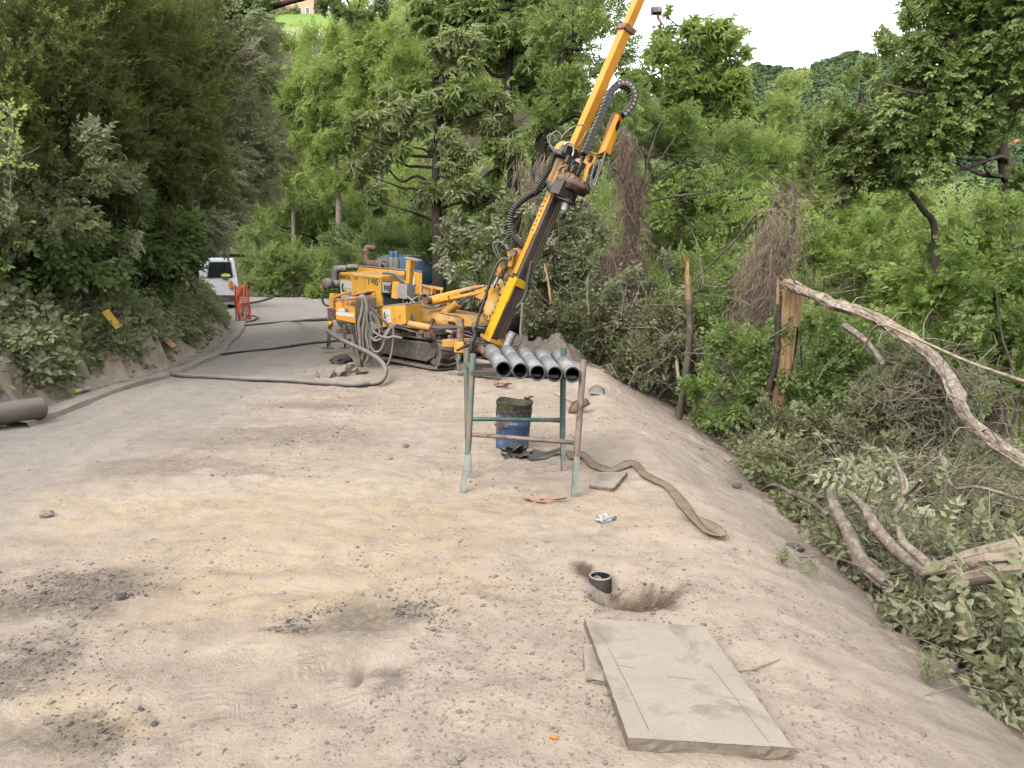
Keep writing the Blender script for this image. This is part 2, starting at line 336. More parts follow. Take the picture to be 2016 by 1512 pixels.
M['petal'] = surf('yellow_petal', (.75, .58, .02), None, 9, .6, bump=0)
# leaves
M['lf_bright'] = leafmat('leaf_bright', [(0.062, 0.112, 0.022), (0.134, 0.218, 0.045), (0.218, 0.319, 0.067), (0.336, 0.403, 0.129)], .42, lo=.04, hi=.70)
M['lf_mid'] = leafmat('leaf_mid', [(0.046, 0.086, 0.024), (0.108, 0.182, 0.043), (0.182, 0.277, 0.068), (0.297, 0.351, 0.149)], .4, lo=.04, hi=.70)
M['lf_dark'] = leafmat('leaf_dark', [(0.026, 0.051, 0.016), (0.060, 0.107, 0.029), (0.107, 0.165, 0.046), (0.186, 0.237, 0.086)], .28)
M['lf_chest'] = leafmat('leaf_chestnut', [(0.078, 0.129, 0.025), (0.140, 0.213, 0.045), (0.224, 0.280, 0.095), (0.347, 0.375, 0.202)], .32, lo=.12, hi=.74)
M['lf_dusty'] = leafmat('leaf_dusty', [(0.062, 0.081, 0.029), (0.136, 0.167, 0.068), (0.246, 0.265, 0.148), (0.382, 0.370, 0.246)], .25, .7, lo=.12, hi=.74)
M['lf_oak'] = leafmat('leaf_oak', [(0.043, 0.072, 0.019), (0.102, 0.157, 0.035), (0.174, 0.239, 0.065), (0.275, 0.326, 0.131)], .3, lo=.04, hi=.70)
M['lf_heath'] = leafmat('leaf_heath', [(0.095, 0.063, 0.032), (0.076, 0.092, 0.024), (0.128, 0.155, 0.035), (0.203, 0.243, 0.051)], .25, .7, .7, .6)
M['lf_bank'] = leafmat('leaf_bank', [(0.054, 0.092, 0.024), (0.115, 0.162, 0.051), (0.216, 0.230, 0.121), (0.338, 0.317, 0.209)], .25, .7, .55, .55, lo=.12, hi=.74)
M['lf_brush'] = leafmat('leaf_brush', [(.11, .09, .055), (.13, .14, .06), (.21, .215, .115), (.31, .295, .195)], .25, .75, .8, .5, lo=.12, hi=.74)
M['lf_far'] = leafmat('leaf_far_hill', [(0.025, 0.051, 0.019), (0.047, 0.081, 0.027), (0.072, 0.111, 0.038), (0.102, 0.140, 0.047)], .1, .7, .02, .5)
# ------------------------------------------------------------------ ground sheet
def axis(a, b, parts):
    out = []
    for (lo, hi, st) in parts: out += list(np.arange(lo, hi, st))
    return np.array(out)
gx = np.concatenate([-np.geomspace(900, 30, 34), np.arange(-29.5, -9, .35), np.arange(-8.9, -6.45, .09), np.arange(-6.4, 3.4, .032), np.arange(3.4, 9, .12), np.arange(9, 30, .5), np.geomspace(31, 900, 34)])
gy = np.concatenate([-np.geomspace(300, 9, 10), np.arange(-8, 1.6, .3), np.arange(1.7, 7.5, .026), np.arange(7.5, 14, .05), np.arange(14, 40, .2), np.arange(40, 130, 1.2), np.geomspace(132, 1200, 30)])
XX, YY = np.meshgrid(gx, gy); ZZ = H(XX, YY)
nx, ny = len(gx), len(gy)
g = G(); k, j = np.meshgrid(np.arange(ny - 1), np.arange(nx - 1), indexing='ij')
g.add(np.stack([XX, YY, ZZ], -1).reshape(-1, 3), np.stack([k * nx + j, k * nx + j + 1, (k + 1) * nx + j + 1, (k + 1) * nx + j], -1).reshape(-1, 4), True)
gm = g.mesh('ground')
def blob(px, py, rx, ry, soft=.5):
    c = gz(px, py); e = np.sqrt(((XX - c.x) / rx) ** 2 + ((YY - c.y) / ry) ** 2) + .42 * fbm(XX * 1.9 / max(rx, .2), YY * 2.6 / max(rx, .2), 5, int(px) % 50)
    return ss(1 + soft * .5, 1 - soft, e)
U = bank(YY) - XX; D = XX - shoulder(YY)
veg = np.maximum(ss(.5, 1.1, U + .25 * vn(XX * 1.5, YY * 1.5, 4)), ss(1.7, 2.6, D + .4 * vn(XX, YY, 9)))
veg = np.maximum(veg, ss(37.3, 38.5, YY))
grav = np.zeros_like(XX)
for a in ((745, 1215, .26, .20), (640, 1240, .26, .06), (120, 1165, .40, .34), (60, 1300, .22, .25), (150, 1440, .22, .16), (540, 865, 1.0, .5), (330, 925, .75, .35), (760, 1330, .08, .1), (620, 800, 1.0, .3)):
    w = .34 if a[1] < 1000 else .56
    grav = np.maximum(grav, w * blob(*a, soft=.7))
sand = np.clip(sum(blob(*a, soft=.9) for a in ((200, 1000, .9, .35), (560, 1130, 1.3, .8), (1160, 1190, .20, .10), (1280, 1235, .3, .05), (800, 1010, 1.5, .7), (130, 1400, .4, .25))), 0, 1)
dig = np.clip(blob(1255, 1168, .22, .20, .5) + blob(1150, 1120, .07, .08, .5), 0, 1)  # dug-earth mask; its colour is darkened so the lit pit reads as hollow
road = ss(-.3, -1.6, XX - np.interp(YY, [0, 4, 7, 12, 20, 30], [-3.2, -2.6, -1.9, -2.0, -3.5, -6]) + .5 * vn(XX, YY, 6)) * (1 - ss(-.05, .15, U))
moist = ss(.45, 1.0, D) * ss(2.6, 1.9, D)
trk = np.zeros_like(XX); trs = np.zeros_like(XX)
def tread(a, b, w, chev=.35):
    """tyre or boot pattern pressed into the dust between two ground points"""
    global trk, trs
    d = np.array([b.x - a.x, b.y - a.y]); L = np.hypot(*d); d /= L; s_ = (XX - a.x) * d[0] + (YY - a.y) * d[1]; c_ = -(XX - a.x) * d[1] + (YY - a.y) * d[0]
    mk = ss(w * .5 + .02, w * .5 - .02, np.abs(c_)) * ss(-.03, .03, s_) * ss(L + .03, L - .03, s_); trs = np.where((mk >= trk) & (np.abs(c_) < w * .5 + .06) & (s_ > -.1) & (s_ < L + .1), s_ + chev * np.abs(c_), trs); trk = np.maximum(trk, mk)

_tr = np.random.default_rng(23)
for (px_, py_) in ((830, 1370), (380, 1390), (420, 1430), (900, 1440), (1010, 1420), (560, 1330), (640, 1340), (500, 1450), (700, 1400), (990, 1490), (360, 1480), (880, 1500), (560, 1190), (480, 1250), (760, 1090), (980, 1330), (1090, 1190), (940, 1010)):
    a_ = gz(px_, py_); an = _tr.normal() * .6 + 1.57; tread(a_, a_ + Vector((math.cos(an) * .26, math.sin(an) * .26, 0)), .10, .0)
pale = np.clip(sum(blob(*a, soft=.8) for a in ((95, 1395, .22, .10), (240, 1385, .25, .12), (60, 1490, .12, .08), (260, 1480, .10, .06), (150, 1010, .9, .22), (240, 980, .6, .2), (480, 1275, .45, .10), (540, 1090, .9, .25), (700, 960, 1.2, .4))), 0, 1)
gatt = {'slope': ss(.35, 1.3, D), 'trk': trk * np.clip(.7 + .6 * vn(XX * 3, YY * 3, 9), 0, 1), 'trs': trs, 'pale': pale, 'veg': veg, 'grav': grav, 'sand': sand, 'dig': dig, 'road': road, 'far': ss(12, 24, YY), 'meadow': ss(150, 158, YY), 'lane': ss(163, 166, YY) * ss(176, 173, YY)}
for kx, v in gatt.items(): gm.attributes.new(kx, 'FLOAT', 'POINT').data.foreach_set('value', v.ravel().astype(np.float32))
m, n, l, p = nt('trodden_dust'); co = coord(n, l)
def att(nm):
    a = n.new('ShaderNodeAttribute'); a.attribute_name = nm; return a.outputs['Fac']
c = mixc(n, l, ramp_f(n, l, noise(n, l, .9, 8, co, .65, .4), .36, .66), (0.396, 0.319, 0.245), (0.312, 0.250, 0.193))
c = mixc(n, l, math_(n, l, 'MULTIPLY', ramp_f(n, l, noise(n, l, 3.3, 8, co, .7), .52, .72), .6), c, (0.396, 0.324, 0.253))
c = mixc(n, l, math_(n, l, 'MULTIPLY', att('road'), .88), c, (0.288, 0.252, 0.218))
st = coord(n, l, (1.9, .16, 1)); c = mixc(n, l, math_(n, l, 'MULTIPLY', ramp_f(n, l, noise(n, l, 1.5, 6, st, .6), .5, .7), .38), c, (0.413, 0.343, 0.282)); c = mixc(n, l, math_(n, l, 'MULTIPLY', ramp_f(n, l, noise(n, l, 2.6, 6, st, .65), .54, .72), .35), c, (0.219, 0.175, 0.139))
c = mixc(n, l, math_(n, l, 'MULTIPLY', att('far'), .75), c, (0.255, 0.228, 0.198))
c = mixc(n, l, math_(n, l, 'MULTIPLY', att('pale'), ramp_f(n, l, noise(n, l, 7, 7, co, .7), .3, .6)), c, (0.439, 0.364, 0.282))
sf = math_(n, l, 'MULTIPLY', att('sand'), ramp_f(n, l, noise(n, l, 5, 6, co, .65), .3, .6)); c = mixc(n, l, math_(n, l, 'MULTIPLY', sf, .8), c, (0.413, 0.313, 0.198))
gn = ramp_f(n, l, noise(n, l, 26, 7, co, .75), .38, .60)
gf = math_(n, l, 'MULTIPLY', math_(n, l, 'POWER', att('grav'), .8), math_(n, l, 'ADD', math_(n, l, 'MULTIPLY', gn, .9), .04), True); c = mixc(n, l, gf, c, (0.101, 0.087, 0.075))
c = mixc(n, l, math_(n, l, 'MULTIPLY', att('dig'), ramp_f(n, l, noise(n, l, 14, 6, co, .7), .1, .4)), c, (0.088, 0.063, 0.043))  # brown dug earth with the pit's shade painted into it
# small dark and pale grit
vo = n.new('ShaderNodeTexVoronoi'); vo.inputs['Scale'].default_value = 42; l.new(co, vo.inputs['Vector'])
gr = math_(n, l, 'MULTIPLY', math_(n, l, 'LESS_THAN', vo.outputs['Distance'], .22), ramp_f(n, l, noise(n, l, 2.2, 5, co, .7), .47, .62))
c = mixc(n, l, math_(n, l, 'MULTIPLY', gr, .55), c, mixc(n, l, ramp_f(n, l, noise(n, l, 60, 2, co), .45, .55), (.10, .08, .063), (.44, .38, .31)))
c = mixc(n, l, math_(n, l, 'MULTIPLY', att('slope'), .55), c, (.25, .208, .165)); c = mixc(n, l, math_(n, l, 'MULTIPLY', math_(n, l, 'MULTIPLY', att('slope'), ramp_f(n, l, noise(n, l, 1.6, 7, co, .7), .45, .65)), .5), c, (.18, .145, .112))
fine = ramp_f(n, l, noise(n, l, 130, 5, co, .8), .40, .62); c = mixc(n, l, math_(n, l, 'MULTIPLY', fine, math_(n, l, 'MULTIPLY', ramp_f(n, l, noise(n, l, 4.5, 6, co, .75), .46, .64), .6)), c, (.13, .104, .08))
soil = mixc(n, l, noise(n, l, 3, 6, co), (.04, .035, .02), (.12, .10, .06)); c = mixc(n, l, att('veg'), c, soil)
c = mixc(n, l, att('meadow'), c, (.15, .23, .055)); c = mixc(n, l, att('lane'), c, (.40, .30, .24))
l.new(c, p.inputs['Base Color']); p.inputs['Roughness'].default_value = .95; p.inputs['Specular IOR Level'].default_value = .15
hgt = math_(n, l, 'ADD', math_(n, l, 'MULTIPLY', noise(n, l, 9, 9, co, .7), 1.0), math_(n, l, 'MULTIPLY', noise(n, l, 75, 4, co, .7), .28))
hgt = math_(n, l, 'ADD', hgt, math_(n, l, 'MULTIPLY', gf, math_(n, l, 'MULTIPLY', noise(n, l, 90, 3, co, .8), .9)))
hgt = math_(n, l, 'SUBTRACT', hgt, math_(n, l, 'MULTIPLY', gr, .10))
hgt = math_(n, l, 'ADD', hgt, math_(n, l, 'MULTIPLY', att('trk'), math_(n, l, 'SUBTRACT', math_(n, l, 'MULTIPLY', math_(n, l, 'SINE', math_(n, l, 'MULTIPLY', att('trs'), 150.0)), .10), .06)))
bp = n.new('ShaderNodeBump'); bp.inputs['Strength'].default_value = .95; bp.inputs['Distance'].default_value = .032; l.new(hgt, bp.inputs['Height']); l.new(bp.outputs[0], p.inputs['Normal'])
gm.materials.append(m); go = bpy.data.objects.new('ground', gm); COL.objects.link(go)
tag(go, 'dusty trodden dirt and road surface with bank and slope', None, None, 'structure')
# low concrete gutter kerb along the foot of the bank
g = G(); ks = np.arange(7.6, 21.5, .35); prev = []
V = []
for y in ks:
    xk = float(bank(y)) + .30 + .05 * float(vn(y * .7, 0, 4)); zk = float(H(xk + .1, y))
    for dx, dz in ((-.16, -.05), (-.15, .05), (-.05, .065), (.05, .05), (.10, -.05)):
        V.append((xk + dx, y, zk + dz + .016 * float(vn(y * 3.1, dx * 30, 7))))
F = [[r * 5 + q_, r * 5 + q_ + 1, (r + 1) * 5 + q_ + 1, (r + 1) * 5 + q_] for r in range(len(ks) - 1) for q_ in range(4)]
g.add(V, F, False); ob('kerb', g, M['kerb'], kind='structure', label='low dust-covered concrete kerb at the foot of the bank')
# ------------------------------------------------------------------ pebbles and clods (uncountable)
rng = np.random.default_rng(11)
ico = bmesh.new(); bmesh.ops.create_icosphere(ico, subdivisions=1, radius=1); IV = np.array([v.co[:] for v in ico.verts]); IF = np.array([[v.index for v in f.verts] for f in ico.faces]); ico.free()
ico = bmesh.new(); bmesh.ops.create_icosphere(ico, subdivisions=3, radius=1); SV = np.array([v.co[:] for v in ico.verts]); SF = np.array([[v.index for v in f.verts] for f in ico.faces]); ico.free()
def rocks(P, s, seed=0, flat=.6):
    r = np.random.default_rng(seed); n = len(P); J = 1 + .35 * (r.random((n, len(IV), 1)) - .5) * 1.6
    V = IV[None] * J * s[:, None, None] * np.stack([.8 + .6 * r.random(n), .7 + .5 * r.random(n), flat * (.7 + .5 * r.random(n))], -1)[:, None, :]
    a = r.random(n) * 6.28; ca, sa = np.cos(a)[:, None], np.sin(a)[:, None]
    V = np.stack([V[..., 0] * ca - V[..., 1] * sa, V[..., 0] * sa + V[..., 1] * ca, V[..., 2]], -1) + P[:, None, :]
    F = (IF[None] + (np.arange(n) * len(IV))[:, None, None]).reshape(-1, 3); return V.reshape(-1, 3), F
def scatter_ground(boxes):
    out = []
    for (n, x0, x1, y0, y1) in boxes:
        x = rng.uniform(x0, x1, n); y = y0 + (y1 - y0) * rng.random(n) ** 1.4; out.append(np.stack([x, y], -1))
    return np.concatenate(out)
P2 = scatter_ground([(9000, -2.2, 2.8, 1.9, 8), (5000, -4, 2.8, 2.2, 12), (4500, -.6, 1.6, 1.9, 3.8), (1200, -3.2, -.2, 8, 12)])
for (px_, py_, sx_, sy_, n_) in ((745, 1215, .2, .13, 1900), (640, 1245, .2, .05, 800), (120, 1165, .32, .24, 1500), (60, 1300, .2, .2, 600), (150, 1440, .18, .13, 500), (760, 1335, .06, .08, 90), (540, 865, .7, .3, 260), (640, 735, .5, .35, 120), (1260, 1165, .16, .12, 160), (1300, 1240, .3, .07, 150), (1000, 1300, .35, .5, 500)):
    c_ = gz(px_, py_); P2 = np.concatenate([P2, np.stack([rng.normal(c_.x, sx_, n_), rng.normal(c_.y, sy_, n_)], -1)])
dens = vn(P2[:, 0] * 1.7, P2[:, 1] * 1.7, 3) + .5 * vn(P2[:, 0] * 5, P2[:, 1] * 5, 4); P2 = P2[dens > -.1]
P2 = P2[np.hypot(P2[:, 0] - CASING.x, P2[:, 1] - CASING.y) > .085]; P2 = P2[(bank(P2[:, 1]) - P2[:, 0] < .1)]
s_ = .0022 + .0052 * rng.random(len(P2)) ** 3 + .010 * (rng.random(len(P2)) < .035) * rng.random(len(P2)); s_ *= .8 + P2[:, 1] * .085
P3 = np.stack([P2[:, 0], P2[:, 1], H(P2[:, 0], P2[:, 1]) + s_ * .15], -1)
dark = np.zeros(len(P3), bool)
for (px_, py_, r_) in ((745, 1215, .36), (640, 1245, .25), (120, 1165, .5), (60, 1300, .3), (150, 1440, .28), (540, 865, .9)):
    c_ = gz(px_, py_); dark |= np.hypot(P3[:, 0] - c_.x, (P3[:, 1] - c_.y) * 1.4) < r_
dark &= rng.random(len(P3)) < .75
br = ~dark & (rng.random(len(P3)) < .34); pl = ~dark & ~br; g = G(); V, F = rocks(P3[pl], s_[pl], 3); g.add(V, F, False, 0); V, F = rocks(P3[br], s_[br] * 1.1, 5); g.add(V, F, False, 2); V, F = rocks(P3[dark], s_[dark], 4); g.add(V, F, False, 1)
ob('gravel', g, [M['stone'], M['stone_dark'], surf('damp_earth_crumb', (.20, .16, .122), (.28, .225, .175), 30, .95, bump=0)], kind='stuff', label='loose pebbles and dirt crumbs strewn over the ground')
yb = 5 + 14 * rng.random(320) ** 1.3; ub = rng.uniform(-.22, .62, 320); xb = bank(yb) - ub; sb_ = .012 + .085 * rng.random(320) ** 2.2 * np.where(ub > .05, 1, .3); g = G(); V, F = rocks(np.stack([xb, yb, H(xb, yb) - sb_ * .1], -1), sb_, 8, .75); g.add(V, F, False)
ob('rubble', g, M['stone'], kind='stuff', label='broken dusty rock and dirt along the foot of the bank')
pc = rng.normal(size=(150, 2)) * [.11, .07] + [_b.x - .04, _b.y + .05]; g = G(); V, F = rocks(np.stack([pc[:, 0], pc[:, 1], H(pc[:, 0], pc[:, 1])], -1), .004 + .011 * rng.random(150) ** 2, 12, .8); g.add(V, F, False); ob('dug_earth', g, surf('dug_earth_shade', (.11, .083, .058), (.16, .122, .088), 30, .95, bump=.4), kind='stuff', label='dark crumbly earth lining the dug hole')  # earth crumbs, with some of the hole's shade put into their colour
def clod(name, px, py, size, mat, label, cat, group=None, seed=0, flat=.55):
    c = gp(px, py); r = np.random.default_rng(seed + 100); V = SV.copy()
    nn = fbm(V[:, 0] * 1.7 + seed, V[:, 1] * 1.7 + V[:, 2] * 1.3, 4, seed); V *= (1 + .38 * nn)[:, None]
    V = np.round(V * 4.2) / 4.2 * .45 + V * .55
    V *= np.array([1, .75, flat]) * size; a = r.random() * 6.28; V = np.stack([V[:, 0] * np.cos(a) - V[:, 1] * np.sin(a), V[:, 0] * np.sin(a) + V[:, 1] * np.cos(a), V[:, 2]], -1)
    gg = G(); gg.add(V + np.array(c) + [0, 0, size * flat * .3], SF, False); return ob(name, gg, mat, None, loc=c, label=label, cat=cat, group=group)
SG = 'clods and stones on the dirt'
for a in (('clod', 668, 716, .20, 'stone_dark', 'dark grey wedge-shaped clod behind the thick hose loop', 1), ('clod', 688, 738, .26, 'stone', 'pale broken slab of dirt inside the thick hose loop', 2),
          ('clod', 640, 742, .16, 'stone', 'pale flat clod left of the broken dirt slab by the hose loop', 3),
          ('stone', 798, 880, .040, 'stone', 'flat stone on the dirt left of the pipe rack', 4), ('stone', 768, 905, .032, 'stone', 'small stone below the flat stone left of the pipe rack', 5),
          ('stone', 900, 1500, .035, 'stone', 'pale rounded stone at the bottom edge of the dirt', 7),
          ('stone', 1565, 1080, .055, 'stone_dark', 'dark stone lying on the dirt slope above the leafy sprig', 8), ('stone', 1450, 960, .05, 'stone_dark', 'small dark stone near the top edge of the dirt slope', 9),
          ('stone', 92, 1018, .05, 'stone', 'broken pale pink stone on the road dust at far left', 10), ('stone', 240, 1180, .03, 'stone_dark', 'small dark stone beside the dark gravel patch', 11),
          ('stone', 1865, 1315, .055, 'stone', 'stone half buried at the brush edge of the slope', 12)):
    clod(a[0], a[1], a[2], a[3], M[a[4]], a[5], a[0], SG, a[6])
# soil heap behind the pipes
hc = at(1075, 690, 12.6); g = G(); th = np.linspace(0, 2 * np.pi, 40, endpoint=False); rr_ = np.linspace(0, 1, 16); V = []
for r_ in rr_:
    for t_ in th:
        x = hc.x + .75 * r_ * math.cos(t_); y = hc.y + .6 * r_ * math.sin(t_); V.append((x, y, float(H(x, y)) - .05 + .5 * (1 - r_) ** .8 * (1 + .6 * float(fbm(x * 2.5, y * 2.5, 4, 3))) + .06 * float(fbm(x * 7, y * 7, 3, 9)) * (1 - r_)))
F = [[a * 40 + b, a * 40 + (b + 1) % 40, (a + 1) * 40 + (b + 1) % 40, (a + 1) * 40 + b] for a in range(15) for b in range(40)]
g.add(V, F, False); ob('soil_heap', g, M['stone'], None, loc=hc, label='heap of pale excavated soil behind the row of grey pipes', cat='soil heap')
# ------------------------------------------------------------------ leaves, sprays, trees
def leaf6(l, w, fold=.25, droop=.15):
    V = np.array([(0, 0, 0), (w * .5, l * .33, w * fold), (w * .40, l * .66, w * fold * .8 - droop * l * .35), (0, l, -droop * l), (-w * .40, l * .66, w * fold * .8 - droop * l * .35), (-w * .5, l * .33, w * fold)]); return V, np.array([[0, 1, 2, 3], [0, 3, 4, 5]])
def leaf4(l, w, fold=.2, droop=.1):
    V = np.array([(0, 0, 0), (w * .5, l * .45, w * fold), (0, l, -droop * l), (-w * .5, l * .45, w * fold)]); return V, np.array([[0, 1, 2, 3]])
def rot(V, a, e, r=0):
    """leaf along +Y: roll r about Y, raise by e, turn by a about Z"""
    c, s = math.cos(r), math.sin(r); V = V @ np.array([[c, 0, -s], [0, 1, 0], [s, 0, c]])
    c, s = math.cos(e), math.sin(e); V = V @ np.array([[1, 0, 0], [0, c, s], [0, -s, c]])
    c, s = math.cos(a), math.sin(a); return V @ np.array([[c, s, 0], [-s, c, 0], [0, 0, 1]])
def join(parts):
    V, F, t, n = [], [], [], 0
    for (v, f, tt) in parts: V.append(v); F.append(f + n); t.append(np.full(len(v), tt)); n += len(v)
    return np.concatenate(V), np.concatenate(F), np.concatenate(t)
def whorl(r, n, l, w, e0=-.2, e1=.3, droop=.25, lf=leaf6):
    P = []
    for k in range(n):
        v, f = lf(l * r.uniform(.7, 1.1), w * r.uniform(.8, 1.1), .2, droop); P.append((rot(v, 2 * math.pi * k / n + r.uniform(-.3, .3), r.uniform(e0, e1), r.uniform(-.4, .4)), f, r.uniform(-.12, .12)))
    return join(P)
def twig(r, n, L, l, w, ang=.9, droop=.15, lf=leaf6, term=True):
    P = []
    for k in range(n):
        y = L * (k + .6) / n; v, f = lf(l * r.uniform(.7, 1.1), w * r.uniform(.8, 1.15), .2, droop); s = 1 if k % 2 else -1
        v = rot(v, -s * ang * r.uniform(.7, 1.2), r.uniform(-.35, .35), r.uniform(-.6, .6)); v[:, 1] += y; P.append((v, f, r.uniform(-.13, .13)))
    if term: v, f = lf(l, w, .2, droop); v = rot(v, 0, -.1); v[:, 1] += L; P.append((v, f, .05))
    return join(P)
def pinnate(r, n, L, l, w, droop=.3):
    P = []
    for k in range(n):
        y = L * (k + 1) / n
        for s in (-1, 1):
            v, f = leaf4(l * r.uniform(.8, 1.1), w, .15, .1); v = rot(v, -s * r.uniform(.95, 1.35), r.uniform(-.25, .15), r.uniform(-.3, .3)); v[:, 1] += y; v[:, 2] -= droop * L * (y / L) ** 2; P.append((v, f, r.uniform(-.08, .08)))
    v, f = leaf4(l, w); v[:, 1] += L; v[:, 2] -= droop * L; P.append((v, f, .05)); return join(P)
def fan(r, k, one):
    """k compound leaves leaving one shoot tip"""
    P = []
    for i in range(k):
        v, f, t = one(r); P.append((rot(v, 2 * math.pi * i / k + r.uniform(-.4, .4), r.uniform(-.3, .7)), f, 0)); P[-1] = (P[-1][0], f, 0); 
    return join(P)
def plume(r, n, L, l, w):
    P = []
    for k in range(n):
        y = L * (k + r.random()) / n; q = (1.15 - y / L); v, f = leaf4(l * (.4 + q * .8) * r.uniform(.7, 1.2), w, 0, -.2); v = rot(v, r.uniform(-1.0, 1.0), r.uniform(-.9, .9), r.uniform(0, 3)); v[:, 1] += y; P.append((v, f, r.uniform(-.1, .1) + .42 * (y / L - .5)))
    return join(P)
def variants(fn, n, seed=1): return [fn(np.random.default_rng(seed * 100 + k)) for k in range(n)]
_r = np.random.default_rng
SP = {
 'chestnut': variants(lambda r: whorl(r, r.integers(5, 8), .20, .062, -.55, .15, .3), 5, 1),
 'robinia': variants(lambda r: fan(r, 4, lambda q: pinnate(q, 5, .22, .062, .034)), 4, 2),
 'ash': variants(lambda r: fan(r, 3, lambda q: pinnate(q, 4, .24, .09, .04, .4)), 4, 3),
 'oak': variants(lambda r: twig(r, 6, .16, .085, .045), 5, 4),
 'laurel': variants(lambda r: twig(r, 7, .24, .088, .042, .75), 5, 5),
 'heath': variants(lambda r: plume(r, 15, .27, .075, .023), 5, 6),
 'ivy': variants(lambda r: twig(r, 5, .18, .068, .05, 1.1, .2), 5, 7),
 'bramble': variants(lambda r: fan(r, 3, lambda q: twig(q, 3, .11, .062, .042)), 5, 8),
 'clump': variants(lambda r: twig(r, 7, .42, .20, .11, 1.0, .15, leaf4), 4, 9),
 'feather': variants(lambda r: plume(r, 16, .55, .17, .045), 4, 12),
 'bigtwig': variants(lambda r: twig(r, 6, .30, .15, .075, .9, .3), 5, 10),
 'grass': variants(lambda r: plume(r, 9, .10, .30, .012), 4, 11),
}
def unit(v): return v / (np.linalg.norm(v, axis=-1, keepdims=True) + 1e-9)
def scatter(g, kind, P, D, s, tint, r, m=0, roll=.5, up=None):
    """sprays of a kind at P (m,3) growing along D, scaled s, tinted"""
    P = np.asarray(P); D = unit(np.asarray(D)); n = len(P); up = np.array([0, 0, 1.]) if up is None else up
    N = unit(up + roll * r.normal(size=(n, 3))); X = unit(np.cross(D, N)); N = np.cross(X, D)
    tv = SP[kind]; which = r.integers(0, len(tv), n)
    for k, (V, F, t) in enumerate(tv):
        i = np.nonzero(which == k)[0]
        if not len(i): continue
        VV = P[i, None, :] + s[i, None, None] * (V[None, :, 0:1] * X[i, None] + V[None, :, 1:2] * D[i, None] + V[None, :, 2:3] * N[i, None])
        FF = (F[None] + (np.arange(len(i)) * len(V))[:, None, None]).reshape(-1, F.shape[1])
        g.add(VV.reshape(-1, 3), FF, False, m, np.clip(tint[i, None] + t[None], .01, .99).ravel())
SUNV = np.array(SUN[:])
def crown(g, clumps, kind, n, r, size=1.0, shell=.45, tint=.5, tvar=.14, lift=.35, hang=0., roll=.5):
    """clumps: (x,y,z,rx,ry,rz[,weight]); sprays fill the outer part of each clump, with gaps between sub-clumps"""
    w = np.array([(c[3] * c[4] + c[3] * c[5]) for c in clumps]); w = w / w.sum()
    for c, wk in zip(clumps, w):
        k = max(4, int(n * wk)); sub = max(3, int(k / 34)); d = unit(r.normal(size=(sub, 3))); rad = shell + (1 - shell) * r.random((sub, 1)) ** .6
        sc = np.array(c[:3]) + d * rad * np.array(c[3:6]); st = tint + tvar * r.normal(size=sub) + (c[6] if len(c) > 6 else 0)
        i = r.integers(0, sub, k); sr = .30 * np.mean(c[3:6]) * (.6 + .8 * r.random((sub, 1)))
        P = sc[i] + r.normal(size=(k, 3)) * sr[i] * .50; D = d[i] * .7 + unit(P - np.array(c[:3])) * .5 + np.array([0, 0, lift - hang]) + r.normal(size=(k, 3)) * .45
        scatter(g, kind, P, D, size * (.65 + .6 * r.random(k)), st[i] + .07 * r.normal(size=k), r, 0, roll * .8, unit(P - np.array(c[:3])) * .75 + np.array([0, 0, .5]) + .45 * SUNV)
def limb(g, A, B, r0, r1, r, sides=7, bend=.12, m=0, seg=4):
    A = Vector(A); B = Vector(B); L = (B - A).length; P = []; rr = []
    for k in range(seg + 1):
        t = k / seg; o = Vector(r.normal(size=3)) * L * bend * math.sin(math.pi * t) * .6; P.append(A.lerp(B, t) + o); rr.append(r0 * (1 - t) + r1 * t)
    g.tube(P, rr, sides, m, True, 3); return P
def tree(name, label, cat, base, clumps, kind, n, leaf, bark='bark_mid', r0=.12, seed=0, size=1., tint=.5, tvar=.14, group=None, trunk=None, shell=.45, lift=.35, hang=0., roll=.5, twigs=40, lean=None):
    r = _r(seed); t = thing(name, label, cat, base, group); base = Vector(base); tg = G()
    top = max(clumps, key=lambda c: c[2]); cen = np.mean([c[:3] for c in clumps], axis=0)
    tp = [Vector(q_) for q_ in trunk] if trunk else [base + Vector((0, 0, -.3)), base.lerp(Vector(cen), .5) + Vector((0.1, 0, 0)), Vector(top[:3])]
    tg.tube(tp, [r0 * 1.15] + [r0 * (1 - .75 * k / (len(tp) - 1)) for k in range(1, len(tp))], 10, 0, True, 5)
    PP, _ = cat_(tp)
    for c in clumps:
        C = Vector(c[:3]); cand = [q_ for q_ in PP if q_.z < C.z + .2 or True]; a = min(cand, key=lambda q_: (q_ - C).length + .9 * max(0, q_.z - C.z + .3 * (C - q_).length))
        limb(tg, a, C, max(.010, r0 * .24), .010, r)
        for _ in range(max(2, int(twigs / len(clumps)))):
            e = Vector(unit(r.normal(size=3)) * np.array(c[3:6]) * .95); limb(tg, C + e * .1, C + e, .009, .003, r, 4, .15)
    ob('trunk', tg, M[bark], t); cg = G(); crown(cg, clumps, kind, n, r, size, shell, tint, tvar, lift, hang, roll); ob('crown', cg, M[leaf], t); return t
def cat_(P): return cat(P, [0] * len(P), 8)
